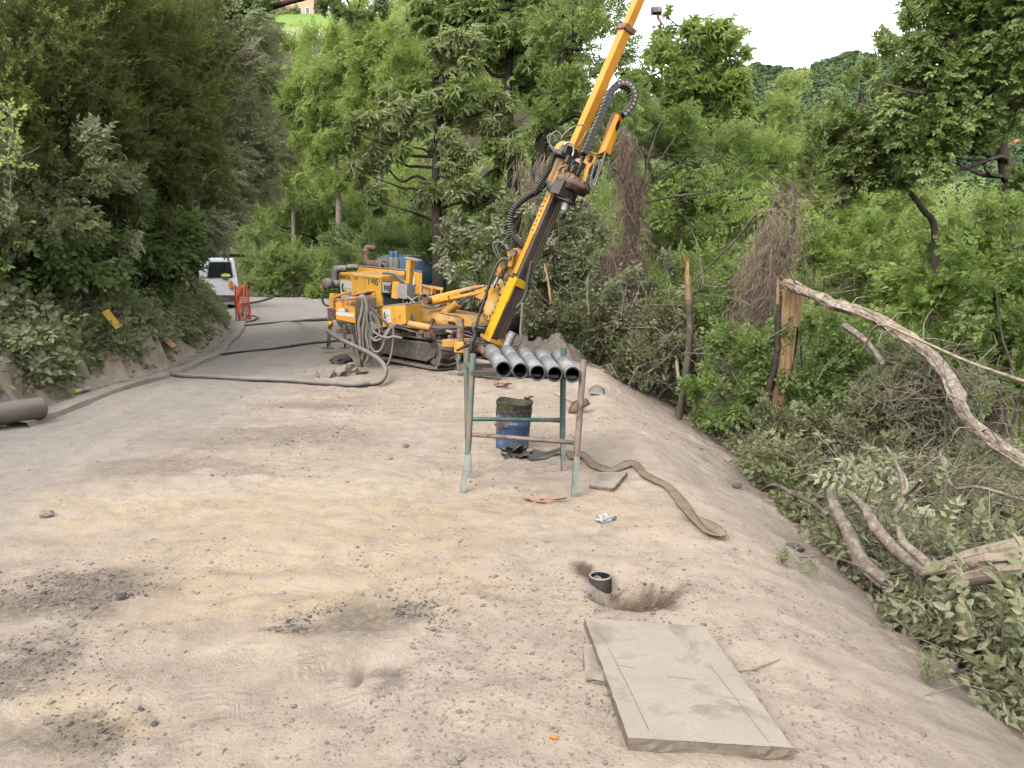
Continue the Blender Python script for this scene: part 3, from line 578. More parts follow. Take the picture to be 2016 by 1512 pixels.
def shrub(name, label, cat, clumps, kind, n, leaf, seed=0, size=1., tint=.5, tvar=.14, group=None, base=None, shell=.5, lift=.45, hang=0, roll=.6, stems=7, bark='bark_mid', r0=.03):
    r = _r(seed + 500); cen = np.mean([c[:3] for c in clumps], axis=0)
    if base is None: base = Vector((cen[0], cen[1], float(H(cen[0], cen[1]))))
    base = Vector(base)
    if base.x < -3 and base.y < 26: base.x = min(base.x, float(bank(base.y)) - 1.0); base.z = float(H(base.x, base.y))
    t = thing(name, label, cat, base, group); sg = G()
    for c in clumps:
        for _ in range(max(1, int(stems / len(clumps)))):
            e = Vector(r.normal(size=3) * np.array(c[3:6]) * .5); limb(sg, Vector(base) + Vector((r.normal() * .15, r.normal() * .15, -.15)), Vector(c[:3]) + e, r0, .006, r, 5, .14)
    ob('stems', sg, M[bark], t); cg = G(); crown(cg, clumps, kind, n, r, size, shell, tint, tvar, lift, hang, roll); ob('foliage', cg, M[leaf], t); return t
def cl(px, py, Y, r, dz=1., dy=1., t=0):
    """a clump at photo position (px, py), Y metres out, r metres wide"""
    p = at(px, py, Y); return (p.x, p.y, p.z, r, r * dy, r * dz, t)
def onground(px, Y):
    p = at(px, 600, Y); return Vector((p.x, Y, float(H(p.x, Y))))
# ------------------------------------------------------------------ far hill, woods, houses
rng = _r(5)
_hp = [200, 1100, 1300, 1460, 1500, 1560, 1600, 1640, 1700, 1740, 1800, 1900, 2100, 2500, 3400]; _hy = [210, 200, 185, 150, 158, 160, 142, 129, 133, 148, 158, 150, 140, 160, 220]
def hillz(px, Y):
    zr = HC + (520 - np.interp(px, _hp, _hy)) * 760 / FPX - 7; t = (np.asarray(Y) - 300) / 460
    return np.where(t < 1, -14 + (zr + 14) * np.clip(t, 0, 1) ** 1.15, zr - (t - 1) * 50)
pxs = np.linspace(200, 3400, 150); ys = np.concatenate([np.linspace(290, 760, 50), np.linspace(775, 1200, 8)]); PX, PY = np.meshgrid(pxs, ys); HX = (PX - CX) / FPX * PY
HZ = hillz(PX, PY) + 5 * fbm(HX * .012, PY * .012, 4, 3) * ss(300, 420, PY)
g = G(); k, j = np.meshgrid(np.arange(len(ys) - 1), np.arange(149), indexing='ij'); g.add(np.stack([HX, PY, HZ], -1).reshape(-1, 3), np.stack([k * 150 + j, k * 150 + j + 1, (k + 1) * 150 + j + 1, (k + 1) * 150 + j], -1).reshape(-1, 4), True)
ob('hills', g, surf('far_slope', (.05, .08, .03), (.035, .06, .025), .02, .95, bump=0), kind='structure')
g = G(); n_ = 5200; hx = rng.uniform(1330, 2150, n_); hy = 760 - 430 * rng.random(n_) ** 1.3; hz_ = hillz(hx, hy); rad = rng.uniform(2.0, 5.4, n_)
q_ = 60; d = unit(rng.normal(size=(n_, q_, 3))); d[..., 2] = np.abs(d[..., 2]) * 1.1 - .15
P = np.stack([(hx - CX) / FPX * hy, hy, hz_ + rad * .9], -1)[:, None] + d * rad[:, None, None] * (.75 + .3 * rng.random((n_, q_, 1)))
P = P.reshape(-1, 3); s_ = rng.uniform(1.3, 2.6, len(P)); u = unit(d.reshape(-1, 3) + .5 * rng.normal(size=P.shape)); x = unit(np.cross(u, rng.normal(size=P.shape))); y = np.cross(u, x)
V = np.stack([P - x * s_[:, None], P - y * s_[:, None] * .7, P + x * s_[:, None], P + y * s_[:, None] * .7], 1).reshape(-1, 3)
tt = np.repeat(np.clip(np.repeat(rng.normal(.45, .22, n_), q_) + .06 * rng.normal(size=len(P)), .02, .98), 4)
g.add(V, np.arange(len(V)).reshape(-1, 4), False, 0, tt); ob('distant_woods', g, M['lf_far'], kind='stuff', label='far blue-green wooded hill beyond the valley')
def hillhit(px, py):
    Y = np.arange(320, 760, 1.0); z = HC - (py - 520) * Y / FPX; k = int(np.argmax(z <= hillz(px, Y))); return at(px, py, float(Y[k]))
# bright young wood climbing the hillside beyond the road bend
g = G(); n_ = 420; cl_ = []; cl3 = []
for _ in range(n_):
    Y = rng.uniform(47, 150) if rng.random() < .75 else rng.uniform(44, 70); x = rng.uniform(-.42, .16) * Y; z = float(H(x, Y, False)); gap = -.36 < x / Y < -.20 and Y > 62; r_ = rng.uniform(1.5, 2.7) * (1 + (Y - 45) / 110) * (.55 if gap else 1)
    if gap and Y > 118: continue
    cl_.append((x, Y, z + r_ * (rng.uniform(.2, .7) if gap else rng.uniform(.6, 2.0)), r_, r_, r_ * 1.15, rng.normal(.05, .13)))
near_ = [c for c in cl_ if c[1] < 80]; far_ = [c for c in cl_ if c[1] >= 80]
crown(g, near_, 'clump', 26000, rng, 1.05, .5, .58, .1, .3, 0, .8); crown(g, far_, 'clump', 20000, rng, 1.9, .55, .6, .1, .5, 0, .9)
for _ in range(330):
    Y = 13 + 55 * rng.random() ** 1.5; x = Y * rng.uniform(.10, .95); pxx = CX + x / Y * FPX; ztop = at(pxx, 235 if pxx < 1440 else 345 + 25 * rng.random(), Y).z; z0 = float(H(x, Y, False)); r_ = rng.uniform(.8, 1.5) * (1 + Y / 60)
    if Y < 15 and pxx < 1500: continue
    zc = min(z0 + rng.uniform(.4, 1.0) ** .7 * max(1.5, ztop - z0), ztop) - r_; cl3.append((x, Y, max(zc, z0 + .3), r_, r_, r_, rng.normal(.0, .12)))
crown(g, cl3, 'ash', 15000, rng, 1.35, .5, .55, .1, .3, 0, .8)
ob('hillside_woods', g, M['lf_bright'], kind='stuff', label='bright green young wood covering the hillside beyond the road bend and the valley behind the oak')
# house on the hilltop
def house(name, label, c, w, d, h, rot_, wall, roofm, nwin, storeys, hip=.28):
    t = thing(name, label, 'house', c); c = Vector(c); X = Vector((math.cos(rot_), math.sin(rot_), 0)); Yv = Vector((-X.y, X.x, 0)); Z = Vector((0, 0, 1))
    g = G(); g.box(c + Z * (h / 2 - 1.5), (X, Yv, Z), (w / 2, d / 2, h / 2 + 1.5)); ob('wall', g, wall, t)
    g = G(); e = .6; b = [c + X * sx * (w / 2 + e) + Yv * sy * (d / 2 + e) + Z * h for sx, sy in ((-1, -1), (1, -1), (1, 1), (-1, 1))]; r1 = c - X * w * .2 + Z * (h + w * hip); r2 = c + X * w * .2 + Z * (h + w * hip)
    for f in ([b[0], b[1], r2, r1], [b[1], b[2], r2], [b[2], b[3], r1, r2], [b[3], b[0], r1]): g.poly(f)
    g.prism(b, (0, 0, -.25)); ob('roof', g, roofm, t)
    for s_ in range(storeys):
        for k in range(nwin):
            o = c + X * w * ((k + .5) / nwin - .5) * .86 + Z * (h * (s_ + .55) / storeys) - Yv * (d / 2)
            g = G(); g.box(o, (X, Yv, Z), (.55, .06, .85)); f = ob('window', g, M['white'], t); g = G(); g.box(o - Yv * .04, (X, Yv, Z), (.42, .05, .72)); ob('pane', g, M['glass'], f)
    return t
p_ = at(597, 50, 212); house('hilltop_house', 'salmon-coloured house on the hilltop above the bright wood', (p_.x, p_.y, p_.z), 9.5, 9, 11.5, -.12, M['salmon'], M['roof'], 4, 3)
p_ = hillhit(1985, 312); house('villa', 'house with an orange tiled roof seen through the right-hand oak', p_, 30, 18, 6, .1, M['salmon'], M['roof'], 5, 1, .22)
p_ = hillhit(1722, 333); house('white_house', 'small white building in the valley seen through the oak leaves', p_, 8, 7, 5, -.15, M['white'], M['tarp'], 2, 1)
for i, (px, py, r_, lab) in enumerate(((508, 40, 2.6, 'dark round tree on the meadow at the left edge of the hilltop'), (545, 28, 3.4, 'dark conifer left of the salmon hilltop house'), (572, 42, 2.2, 'small bright tree in front of the salmon hilltop house'), (660, 28, 3.2, 'round tree right of the salmon hilltop house'), (720, 40, 5, 'broad tree at the right edge of the hilltop meadow'))):
    b_ = at(px, 56, 208); tree('hilltop_tree', lab, 'tree', b_, [cl(px, py, 208, r_, 1.3)], 'clump', 700, 'lf_mid' if i != 2 else 'lf_bright', 'bark_mid', .2, 60 + i, 2.0, .45, twigs=4)
# ------------------------------------------------------------------ trees and shrubs
def CL(Y, txt):
    out = []
    for q_ in txt.split(';'):
        v = [float(k) for k in q_.split()]; out.append(cl(v[0], v[1], Y + (v[4] if len(v) > 4 else 0), v[2], v[3] if len(v) > 3 else 1.0, 1.0, v[5] if len(v) > 5 else 0))
    return out
# robinias beyond the bend
tree('robinia_tree', 'slender robinia with a bare upright trunk behind the road bend', 'tree', onground(664, 39), CL(39, '640 120 1.5;690 100 1.4;620 180 1.4;690 190 1.5;655 240 1.5;615 270 1.2;705 270 1.3;650 320 1.2;690 340 1.1'), 'ash', 2600, 'lf_bright', 'bark', .19, 1, 1.55, .62, .1, trunk=[onground(664, 39), at(667, 400, 39), at(657, 250, 39), at(662, 110, 39)])
tree('robinia_tree', 'bright feathery robinia nearest the dusty shrubs of the left bank', 'tree', onground(575, 41), CL(41, '560 120 1.5;600 160 1.4;560 210 1.4;595 250 1.4;565 300 1.4;590 350 1.3;545 380 1.2'), 'ash', 2200, 'lf_bright', 'bark', .15, 2, 1.55, .68, .1)
tree('robinia_tree', 'pale robinia with leaning bare limbs between two taller neighbours', 'tree', onground(735, 36), CL(36, '740 110 1.3;775 150 1.3;730 190 1.2;790 220 1.2;745 260 1.1;720 60 1.2;790 70 1.3'), 'ash', 2000, 'lf_bright', 'bark', .15, 3, 1.55, .6, .1)
tree('robinia_tree', 'robinia crown behind the drooping chestnut leaves', 'tree', onground(830, 33), CL(33, '830 60 1.4;880 110 1.4;810 150 1.3;920 60 1.5;960 150 1.4;870 200 1.3;1000 60 1.5'), 'ash', 2200, 'lf_bright', 'bark', .16, 4, 1.55, .5, .1)
tree('oak_tree', 'dark shaded oak standing behind the road-edge shrubs', 'tree', onground(630, 44), CL(43, '590 400 1.6;640 400 1.6;600 460 1.6;660 450 1.6;550 450 1.5;700 420 1.5;720 480 1.5;640 500 1.5;560 500 1.4;760 440 1.5;800 480 1.5;500 430 1.5;490 500 1.4'), 'oak', 4200, 'lf_mid', 'bark_dark', .25, 5, 1.6, .38, .1)
SGp = 'shrubs along the far road edge'
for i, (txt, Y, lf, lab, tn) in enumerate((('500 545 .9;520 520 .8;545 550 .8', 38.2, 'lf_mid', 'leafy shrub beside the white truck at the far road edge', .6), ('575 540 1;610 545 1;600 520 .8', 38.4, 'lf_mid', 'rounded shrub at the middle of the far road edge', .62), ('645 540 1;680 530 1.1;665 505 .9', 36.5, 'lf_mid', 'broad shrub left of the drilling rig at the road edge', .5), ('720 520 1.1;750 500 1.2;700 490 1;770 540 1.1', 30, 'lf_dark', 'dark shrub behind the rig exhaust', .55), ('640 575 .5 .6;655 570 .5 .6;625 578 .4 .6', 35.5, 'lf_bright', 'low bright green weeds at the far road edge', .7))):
    shrub('road_edge_shrub', lab, 'shrub', CL(Y, txt), 'laurel' if i < 4 else 'ivy', 900 if i < 4 else 400, lf, 20 + i, 1.5, tn, .1, SGp)
tree('chestnut_tree', 'sweet chestnut with long drooping dusty leaves behind the rig', 'tree', onground(866, 16.2), CL(16, '760 225 .55 .7;830 215 .6 .6;900 200 .65 .6;960 215 .6 .6;740 290 .45 .9;800 280 .5 .6;735 350 .4 1.1;755 400 .35 1;860 290 .5 .5;930 300 .5 .5;850 390 .5 .45;905 380 .6 .45;965 385 .5 .45;880 345 .4 .6;990 330 .4 .6;845 150 .55;920 130 .6;710 320 .3 1;1000 260 .5;700 260 .35'), 'chestnut', 2900, 'lf_chest', 'bark_dark', .16, 7, .92, .62, .12, trunk=[onground(866, 16.2), at(862, 480, 16.2), at(858, 330, 16.2), at(870, 150, 16)], hang=.45, roll=.3, lift=.25)
tree('chestnut_tree', 'tall chestnut with bright leaves at the top centre of the wood', 'tree', onground(1010, 18), CL(18, '900 30 .8;960 60 .8;1020 40 .8;1060 90 .8;880 90 .6;1000 130 .7;830 40 .6;950 -20 .9;1050 -10 .9;1100 30 .8;870 -30 .8;1070 160 .7'), 'chestnut', 3600, 'lf_mid', 'bark_dark', .2, 8, .95, .58, .13, hang=.3, trunk=[onground(1010, 18), at(1012, 380, 18), at(1000, 200, 18), at(1010, 0, 18)])
tree('elm_tree', 'ivy-clad tree in deep shade behind the drill mast', 'tree', onground(1065, 16), CL(16, '1100 120 .8;1150 70 .9;1180 150 .8;1120 200 .7;1200 220 .7;1060 220 .6;1150 270 .6;1180 90 .6;1130 10 .9;1210 300 .6;1060 300 .5;1090 340 .5'), 'laurel', 3600, 'lf_mid', 'bark_dark', .24, 9, .85, .5, .12, trunk=[onground(1065, 16), at(1058, 400, 16), at(1075, 230, 16), at(1120, 80, 16)])
tree('ash_tree', 'tall bright tree with pointed leaves against the white sky', 'tree', onground(1330, 20), CL(20, '1290 130 .8;1340 90 .8;1380 70 .6;1420 110 .7;1400 150 .8;1440 70 .45 .6;1460 120 .4;1350 160 .9;1300 200 .9;1420 200 .8;1310 75 .4 .8;1250 220 .7;1370 240 .9;1440 250 .6;1365 50 .3;1260 140 .5;1312 32 .16;1465 190 .5'), 'chestnut', 2700, 'lf_bright', 'bark_mid', .2, 10, 1.0, .55, .12, hang=.15, trunk=[onground(1330, 20), at(1340, 380, 20), at(1350, 220, 20), at(1385, 90, 20)])
tree('ash_tree', 'bushy tree with feathery leaves below the tall bright one', 'tree', onground(1360, 17), CL(17.5, '1280 260 .8;1340 290 .9;1400 300 .9;1270 330 .8;1330 360 .9;1390 370 .9;1450 340 .8;1440 410 .8;1360 430 .8;1290 410 .7;1300 480 .7;1470 450 .7;1400 470 .8;1250 250 .6'), 'ash', 2600, 'lf_mid', 'bark_mid', .14, 11, .9, .6, .12, hang=.2)
tree('robinia_tree', 'thin young robinia standing out against the far hill', 'tree', onground(1535, 24), CL(24, '1530 190 .8 .7;1500 230 .8 .7;1560 220 .7 .6;1600 230 .7 .5;1640 250 .6 .5;1520 280 .9 .8;1570 290 .9 .7;1620 300 .7 .6;1490 310 .8'), 'robinia', 1500, 'lf_bright', 'bark_dark', .09, 12, 1.0, .68, .1, trunk=[onground(1535, 24), at(1540, 380, 24), at(1535, 260, 24), at(1540, 175, 24)])
tree('robinia_tree', 'bright robinia saplings between the dry vines and the far hill', 'tree', onground(1490, 19), CL(19, '1470 330 .8;1520 350 .9;1560 390 .9;1490 400 .9;1580 340 .7;1540 450 .8;1600 420 .8;1490 470 .8;1450 370 .6;1640 380 .8;1650 450 .8'), 'robinia', 2200, 'lf_bright', 'bark_mid', .08, 13, .95, .6, .1, trunk=[onground(1490, 19), at(1492, 420, 19), at(1470, 300, 19), at(1465, 240, 19)])
# right: oak over the slope
tree('oak_tree', 'large oak whose crown overhangs the slope at the upper right', 'tree', onground(1985, 9.6), CL(9.5, '1790 90 .35;1860 60 .6;1930 60 .7;2000 60 .8;1830 150 .5;1900 140 .6;1970 150 .7;1770 190 .4;1850 220 .5;1920 205 .42;2015 185 .45;1730 160 .3;1780 260 .35;1900 10 .5;1960 -20 .7;2040 120 .7;2060 40 .8;1750 115 .22;1690 205 .25;1820 300 .4;1880 310 .35 .7;1900 288 .28;1895 262 .34;1845 265 .3;1800 215 .3;1980 60 .5;1880 100 .4;2030 345 .28;1990 420 .3'), 'oak', 7600, 'lf_oak', 'bark_mid', .13, 14, .82, .5, .13, trunk=[onground(1985, 9.6) + Vector((0, 0, -.4)), at(1990, 440, 9.6), at(1982, 340, 9.6), at(1960, 240, 9.6), at(1930, 60, 9.5)], twigs=70)
tree('oak_tree', 'leaning young oak with an arching branch above the dry vine curtain', 'tree', onground(1845, 10.5), CL(10.4, '1700 200 .32;1740 230 .4;1690 260 .4;1650 300 .4;1620 290 .35;1700 320 .4;1640 350 .3;1760 290 .4;1810 330 .35;1740 370 .3 .7;1610 340 .3;1680 380 .25 .6;1800 180 .3'), 'oak', 2400, 'lf_oak', 'bark_mid', .06, 15, .78, .5, .13, trunk=[onground(1845, 10.5) + Vector((0, 0, -.4)), at(1842, 520, 10.5), at(1815, 410, 10.4), at(1750, 352, 10.4), at(1650, 330, 10.3)], twigs=60)
for i, (txt, Y, kind, lf, n_, lab, tn, sz) in enumerate((
    ('1800 450 .7;1880 430 .7;1960 470 .8;1850 520 .7;1770 520 .6;1920 540 .7', 14, 'laurel', 'lf_bright', 1500, 'bright sunlit shrub in the gap under the oak branches', .62, 1.0),
    ('1660 480 .7;1720 450 .7;1700 530 .7;1640 550 .6;1760 580 .6;1600 520 .6', 13.5, 'oak', 'lf_bright', 1300, 'yellow-green shrub behind the snapped leaning trunk', .58, 1.0),
    ('1900 590 .5;1970 570 .6;1850 620 .45;1930 650 .5;2010 640 .6;1820 570 .4', 9.4, 'bigtwig', 'lf_bright', 800, 'big-leaved bright shrub at the right edge beside the fallen stem', .55, .75),
    ('1980 520 .5;2030 580 .6;2020 480 .5;2060 680 .6;1990 700 .5;1950 750 .4', 8.6, 'oak', 'lf_mid', 900, 'darker shrub under the oak trunk at the right edge', .5, .9),
    ('1400 560 .5;1440 610 .45;1390 640 .4;1480 570 .5;1500 640 .45;1420 690 .35;1350 600 .4', 12, 'ivy', 'lf_mid', 1500, 'green thicket between the thin snapped sapling and the dry vines', .55, 1.0),
    ('1080 450 .5;1130 480 .55;1100 540 .5;1160 560 .5;1060 560 .4;1190 500 .5;1130 420 .4;1060 400 .4', 14.2, 'bramble', 'lf_dusty', 1700, 'dusty bramble thicket right behind the drill mast', .5, 1.0),
    ('950 500 .4;990 480 .4;930 450 .35;1000 530 .4;960 540 .35;1010 450 .4;905 490 .35', 14.5, 'bigtwig', 'lf_dusty', 420, 'hazel shrub with big pale dusty leaves left of the drill mast', .62, .85),
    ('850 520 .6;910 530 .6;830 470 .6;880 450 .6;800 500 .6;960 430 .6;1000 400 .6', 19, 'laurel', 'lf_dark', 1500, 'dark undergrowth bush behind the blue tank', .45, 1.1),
    ('1270 580 .45;1230 620 .45;1310 620 .4;1260 660 .4;1330 560 .4;1200 570 .4', 12.3, 'ivy', 'lf_dusty', 1300, 'dusty creeper bush at the foot of the vine-wrapped trunk', .5, 1.0),
    ('1130 620 .45;1080 640 .4;1170 650 .45;1210 670 .4;1120 660 .4;1050 620 .3', 13, 'bramble', 'lf_brush', 1100, 'dusty brush bank behind the soil heap', .5, 1.0),
    ('1250 700 .35;1290 740 .35;1340 720 .4;1320 660 .4;1240 740 .3;1380 730 .35', 10.8, 'bramble', 'lf_brush', 1200, 'flattened dusty bush right of the row of grey pipes', .5, .9),
    ('1560 700 .35;1590 650 .35;1640 690 .4;1600 740 .35;1680 740 .4;1700 690 .35;1640 620 .35', 9.2, 'ivy', 'lf_mid', 1300, 'green bush beside the split standing trunk', .55, .9),
    ('1450 730 .35;1420 770 .35;1490 780 .35;1470 700 .35;1390 800 .25;1520 720 .3', 9.4, 'ivy', 'lf_mid', 1100, 'light green bush between the snapped sapling and the split trunk', .6, .9),
    ('1780 760 .35;1830 800 .35;1760 820 .35;1850 740 .3;1730 780 .3;1820 860 .3', 7.6, 'bramble', 'lf_brush', 1100, 'dusty tangle bush under the middle of the fallen stem', .45, .85),
    ('1500 850 .26;1560 865 .28;1620 860 .3;1680 850 .3;1590 830 .2', 8.3, 'bramble', 'lf_brush', 700, 'dusty crushed bush at the foot of the split standing trunk', .5, .85))):
    shrub('undergrowth_shrub', lab, 'shrub', CL(Y, txt), kind, n_, M and lf, 40 + i, sz, tn, .12, 'undergrowth shrubs')
# left bank shrubs
def LC(txt, ext=6.35):
    out = []
    for q_ in txt.split(';'):
        v = [float(k) for k in q_.split()]; Y = (ext + (v[4] if len(v) > 4 else 0)) * FPX / (CX - v[0]); out.append(cl(v[0], v[1], Y, v[2], v[3] if len(v) > 3 else 1, 1.15))
    return out
SGl = 'shrubs overhanging the left bank'
for i, (txt, ext, kind, n_, lf, lab, tn, sz, lift) in enumerate((
    ('20 30 .9;100 20 .9;60 110 .9;150 100 .9;20 180 .9;110 190 .9;190 190 .8;30 270 .8;180 30 .9;230 100 .8', 6.9, 'heath', 5200, 'lf_heath', 'tall olive-brown heath shrub filling the upper left corner', .46, 1.15, .7),
    ('150 260 .8;210 270 .8;100 300 .7;250 200 .8;230 340 .7;170 340 .7;280 280 .7', 6.6, 'heath', 3600, 'lf_heath', 'dark heath shrub in the middle of the left bank', .42, 1.05, .7),
    ('290 60 .9;340 110 .9;280 140 .9;330 190 .9;360 60 .8;250 40 .8', 6.7, 'heath', 3400, 'lf_heath', 'heath shrub with yellow-green tips next to the dusty tree', .58, 1.1, .8),
    ('300 250 .8;340 290 .8;290 330 .7;330 360 .8;270 400 .7;310 430 .7', 6.5, 'heath', 3200, 'lf_heath', 'drooping heath shrub above the dark hollow of the bank', .5, 1.05, .6),
    ('390 30 .9;440 70 1;480 110 .9;410 130 .9;455 170 1;475 190 .8;400 200 .8;485 230 .7;430 250 1;480 270 .8;380 90 .8;470 20 .9', 6.6, 'laurel', 5200, 'lf_dusty', 'tall dusty grey-leaved tree at the edge of the left bank', .62, 1.0, .3),
    ('380 290 .8;430 320 .9;480 320 .9;400 360 .8;450 370 .7;495 330 .55;370 420 .8;420 410 .6;340 400 .7', 6.4, 'laurel', 3800, 'lf_dusty', 'pale dusty shrub hanging over the middle of the left bank', .56, 1.0, .15),
    ('420 395 .5;370 440 .5;405 415 .45;335 460 .5;315 495 .45;300 465 .6;450 390 .4', 6.6, 'ivy', 2600, 'lf_dusty', 'ivy-leaved shrub just above the white truck', .40, 1.2, .1),
    ('60 370 .6;120 350 .6;170 390 .6;100 420 .6;210 420 .6;40 440 .6;150 460 .6;230 370 .6', 6.2, 'bigtwig', 1300, 'lf_dusty', 'laurel shrub with larger grey leaves low in the left bank', .36, .55, .2),
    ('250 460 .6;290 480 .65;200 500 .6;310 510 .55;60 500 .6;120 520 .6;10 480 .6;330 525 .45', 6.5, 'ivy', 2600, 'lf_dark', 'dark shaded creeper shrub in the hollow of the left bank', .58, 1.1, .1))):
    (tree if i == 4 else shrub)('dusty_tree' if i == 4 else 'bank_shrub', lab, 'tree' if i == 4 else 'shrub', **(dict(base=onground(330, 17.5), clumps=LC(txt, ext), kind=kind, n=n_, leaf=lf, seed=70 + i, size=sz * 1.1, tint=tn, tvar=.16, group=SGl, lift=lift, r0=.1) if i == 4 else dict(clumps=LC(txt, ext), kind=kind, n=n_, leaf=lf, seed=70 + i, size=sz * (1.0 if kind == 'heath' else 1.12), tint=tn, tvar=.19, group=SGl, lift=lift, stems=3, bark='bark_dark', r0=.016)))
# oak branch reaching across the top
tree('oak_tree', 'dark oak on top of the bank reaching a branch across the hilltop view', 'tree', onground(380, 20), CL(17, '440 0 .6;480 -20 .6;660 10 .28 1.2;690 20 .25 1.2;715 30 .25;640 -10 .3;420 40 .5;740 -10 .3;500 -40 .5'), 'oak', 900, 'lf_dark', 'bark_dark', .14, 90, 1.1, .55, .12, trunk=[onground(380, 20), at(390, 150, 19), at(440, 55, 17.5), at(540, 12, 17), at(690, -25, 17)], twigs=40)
# leafy sprig close to the camera at the left edge
r = _r(77); t = thing('leafy_sprig', 'bright green leafy sprig hanging at the left edge close to the camera', 'sprig', at(10, 220, 6.0)); g = G()
L1 = [at(-60, 190, 6.0), at(0, 205, 6), at(22, 225, 6), at(25, 270, 6), at(15, 320, 6), at(22, 345, 6), at(20, 390, 6), at(28, 425, 6)]
g.tube(L1, [.012, .010, .009, .008, .007, .006, .005, .002], 6, 0, True, 4); g.tube([at(-40, 300, 6), at(20, 310, 6), at(60, 300, 6), at(78, 288, 6)], [.006, .005, .004, .002], 5, 0, True, 4)
g.tube([at(22, 390, 6), at(12, 415, 6), at(18, 435, 6), at(30, 440, 6)], [.004, .003, .003, .002], 5, 0, True, 4); ob('stem', g, M['bark'], t)
g = G(); P = []; 
for q_, k in (((20, 225), 3), ((45, 232), 2), ((10, 250), 2), ((30, 262), 2), ((22, 290), 3), ((35, 300), 2), ((14, 318), 3), ((28, 325), 2), ((8, 238), 2)):
    P += [at(q_[0] + r.normal() * 4, q_[1] + r.normal() * 4, 6 + r.normal() * .05) for _ in range(k)]
D = r.normal(size=(len(P), 3)); D[:, 2] += .4; scatter(g, 'ivy', np.array([p_[:] for p_ in P]), D, np.full(len(P), .62), np.full(len(P), .93), r); ob('leaves', g, M['lf_bright'], t)
# bank ground cover: ivy, bramble, grass, small yellow flowers
r = _r(31); n_ = 46000; y = 4 + 20 * r.random(n_) ** 1.15; u_ = .22 + 4.6 * r.random(n_) ** 1.2; x = bank(y) - u_; k = (vn(x * 1.9, y * 1.9, 3) * .75 + u_ * 2.2 > .78); x, y, u_ = x[k], y[k], u_[k]
bump_ = np.maximum(0, fbm(x * 1.3, y * 1.3, 3, 44)); z = H(x, y) + .03 + r.random(len(x)) ** 1.5 * (.10 + .34 * bump_ + .03 * u_)
D = np.stack([.75 + .5 * r.normal(size=len(x)), .45 * r.normal(size=len(x)) - .15, .15 + .55 * r.normal(size=len(x))], -1); s_ = (.7 + .55 * r.random(len(x))); s_ *= np.where(y < 10.5, 1.15, .95)
tn = .58 + .18 * vn(x * .8, y * .8, 8) + .10 * r.normal(size=len(x)) + .16 * ss(11, 8, y) - .12 * ss(13, 20, y); g = G()
kx = r.random(len(x)) < .72; scatter(g, 'ivy', np.stack([x, y, z], -1)[kx], D[kx], s_[kx], tn[kx], r, 0, .7, np.array([.6, -.3, .7])); kx = ~kx; scatter(g, 'bramble', np.stack([x, y, z], -1)[kx], D[kx], s_[kx], tn[kx], r, 0, .7, np.array([.6, -.3, .7]))
n_ = 900; y = r.uniform(9, 22, n_); x = bank(y) - r.uniform(.3, 2.2, n_); P = np.stack([x, y, H(x, y)], -1); D = np.stack([.3 * r.normal(size=n_) + .3, .3 * r.normal(size=n_), np.ones(n_)], -1); scatter(g, 'grass', P, D, .5 + .5 * r.random(n_), .45 + .2 * r.random(n_), r)
ob('bank_ground_cover', g, M['lf_bank'], kind='stuff', label='dusty ivy, bramble and grass covering the foot of the bank')
n_ = 130; y = np.concatenate([r.uniform(8.5, 14, 100), r.uniform(14, 20, 30)]); x = bank(y) - r.uniform(.5, 2.4, n_); P = np.stack([x, y, H(x, y) + .32 + .2 * r.random(n_)], -1); g = G()
for p_ in P:
    for q_ in range(5):
        v, f = leaf4(.022, .02); v = rot(v, q_ * 1.257, .3); g.add(v @ np.array([[0, 0, -1], [0, 1, 0], [1, 0, 0]]) + p_, f)
ob('yellow_flowers', g, M['petal'], kind='stuff', label='small yellow flowers dotted over the bank')
# ------------------------------------------------------------------ brush, vines and broken trunks on the slope
r = _r(63); n_ = 23000; y = 1.9 + 13.5 * r.random(n_) ** .8; d_ = 1.25 + 5.0 * r.random(n_) ** 1.2; x = shoulder(y) + d_; edge = 1.36 + .45 * vn(y * 1.1, 0 * y, 5) + .25 * vn(y * 3.5, 0 * y, 6) - .22 * ss(4.6, 3.2, y); k = (d_ > edge) & (np.hypot(x - 3.2, y - 3.4) > .0)
x, y, d_, edge = x[k], y[k], d_[k], edge[k]; dep = d_ - edge; hh = np.minimum(.16 + .45 * dep, .85) * (.55 + .75 * np.maximum(0, .5 + fbm(x * 1.1, y * 1.1, 3, 15)))
z = H(x, y) + hh * r.random(len(x)) ** .8; P = np.stack([x, y, z], -1); D = np.stack([r.normal(size=len(x)) - .2, r.normal(size=len(x)), .25 + .6 * r.normal(size=len(x))], -1)
fld = vn(x * .9, y * .9, 21); tn = .55 + .22 * fld + .10 * r.normal(size=len(x)); g = G()
for kind, a, b, sc in (('ivy', -2, -.05, .95), ('bramble', -.05, .35, .95), ('ash', .35, 2, .85)):
    i = (fld >= a) & (fld < b); s_ = sc * (.55 + .6 * r.random(i.sum())); scatter(g, kind, P[i], D[i], s_, tn[i], r, 0, .7)
ob('brush', g, M['lf_brush'], kind='stuff', label='crushed dusty brushwood leaves covering the slope')
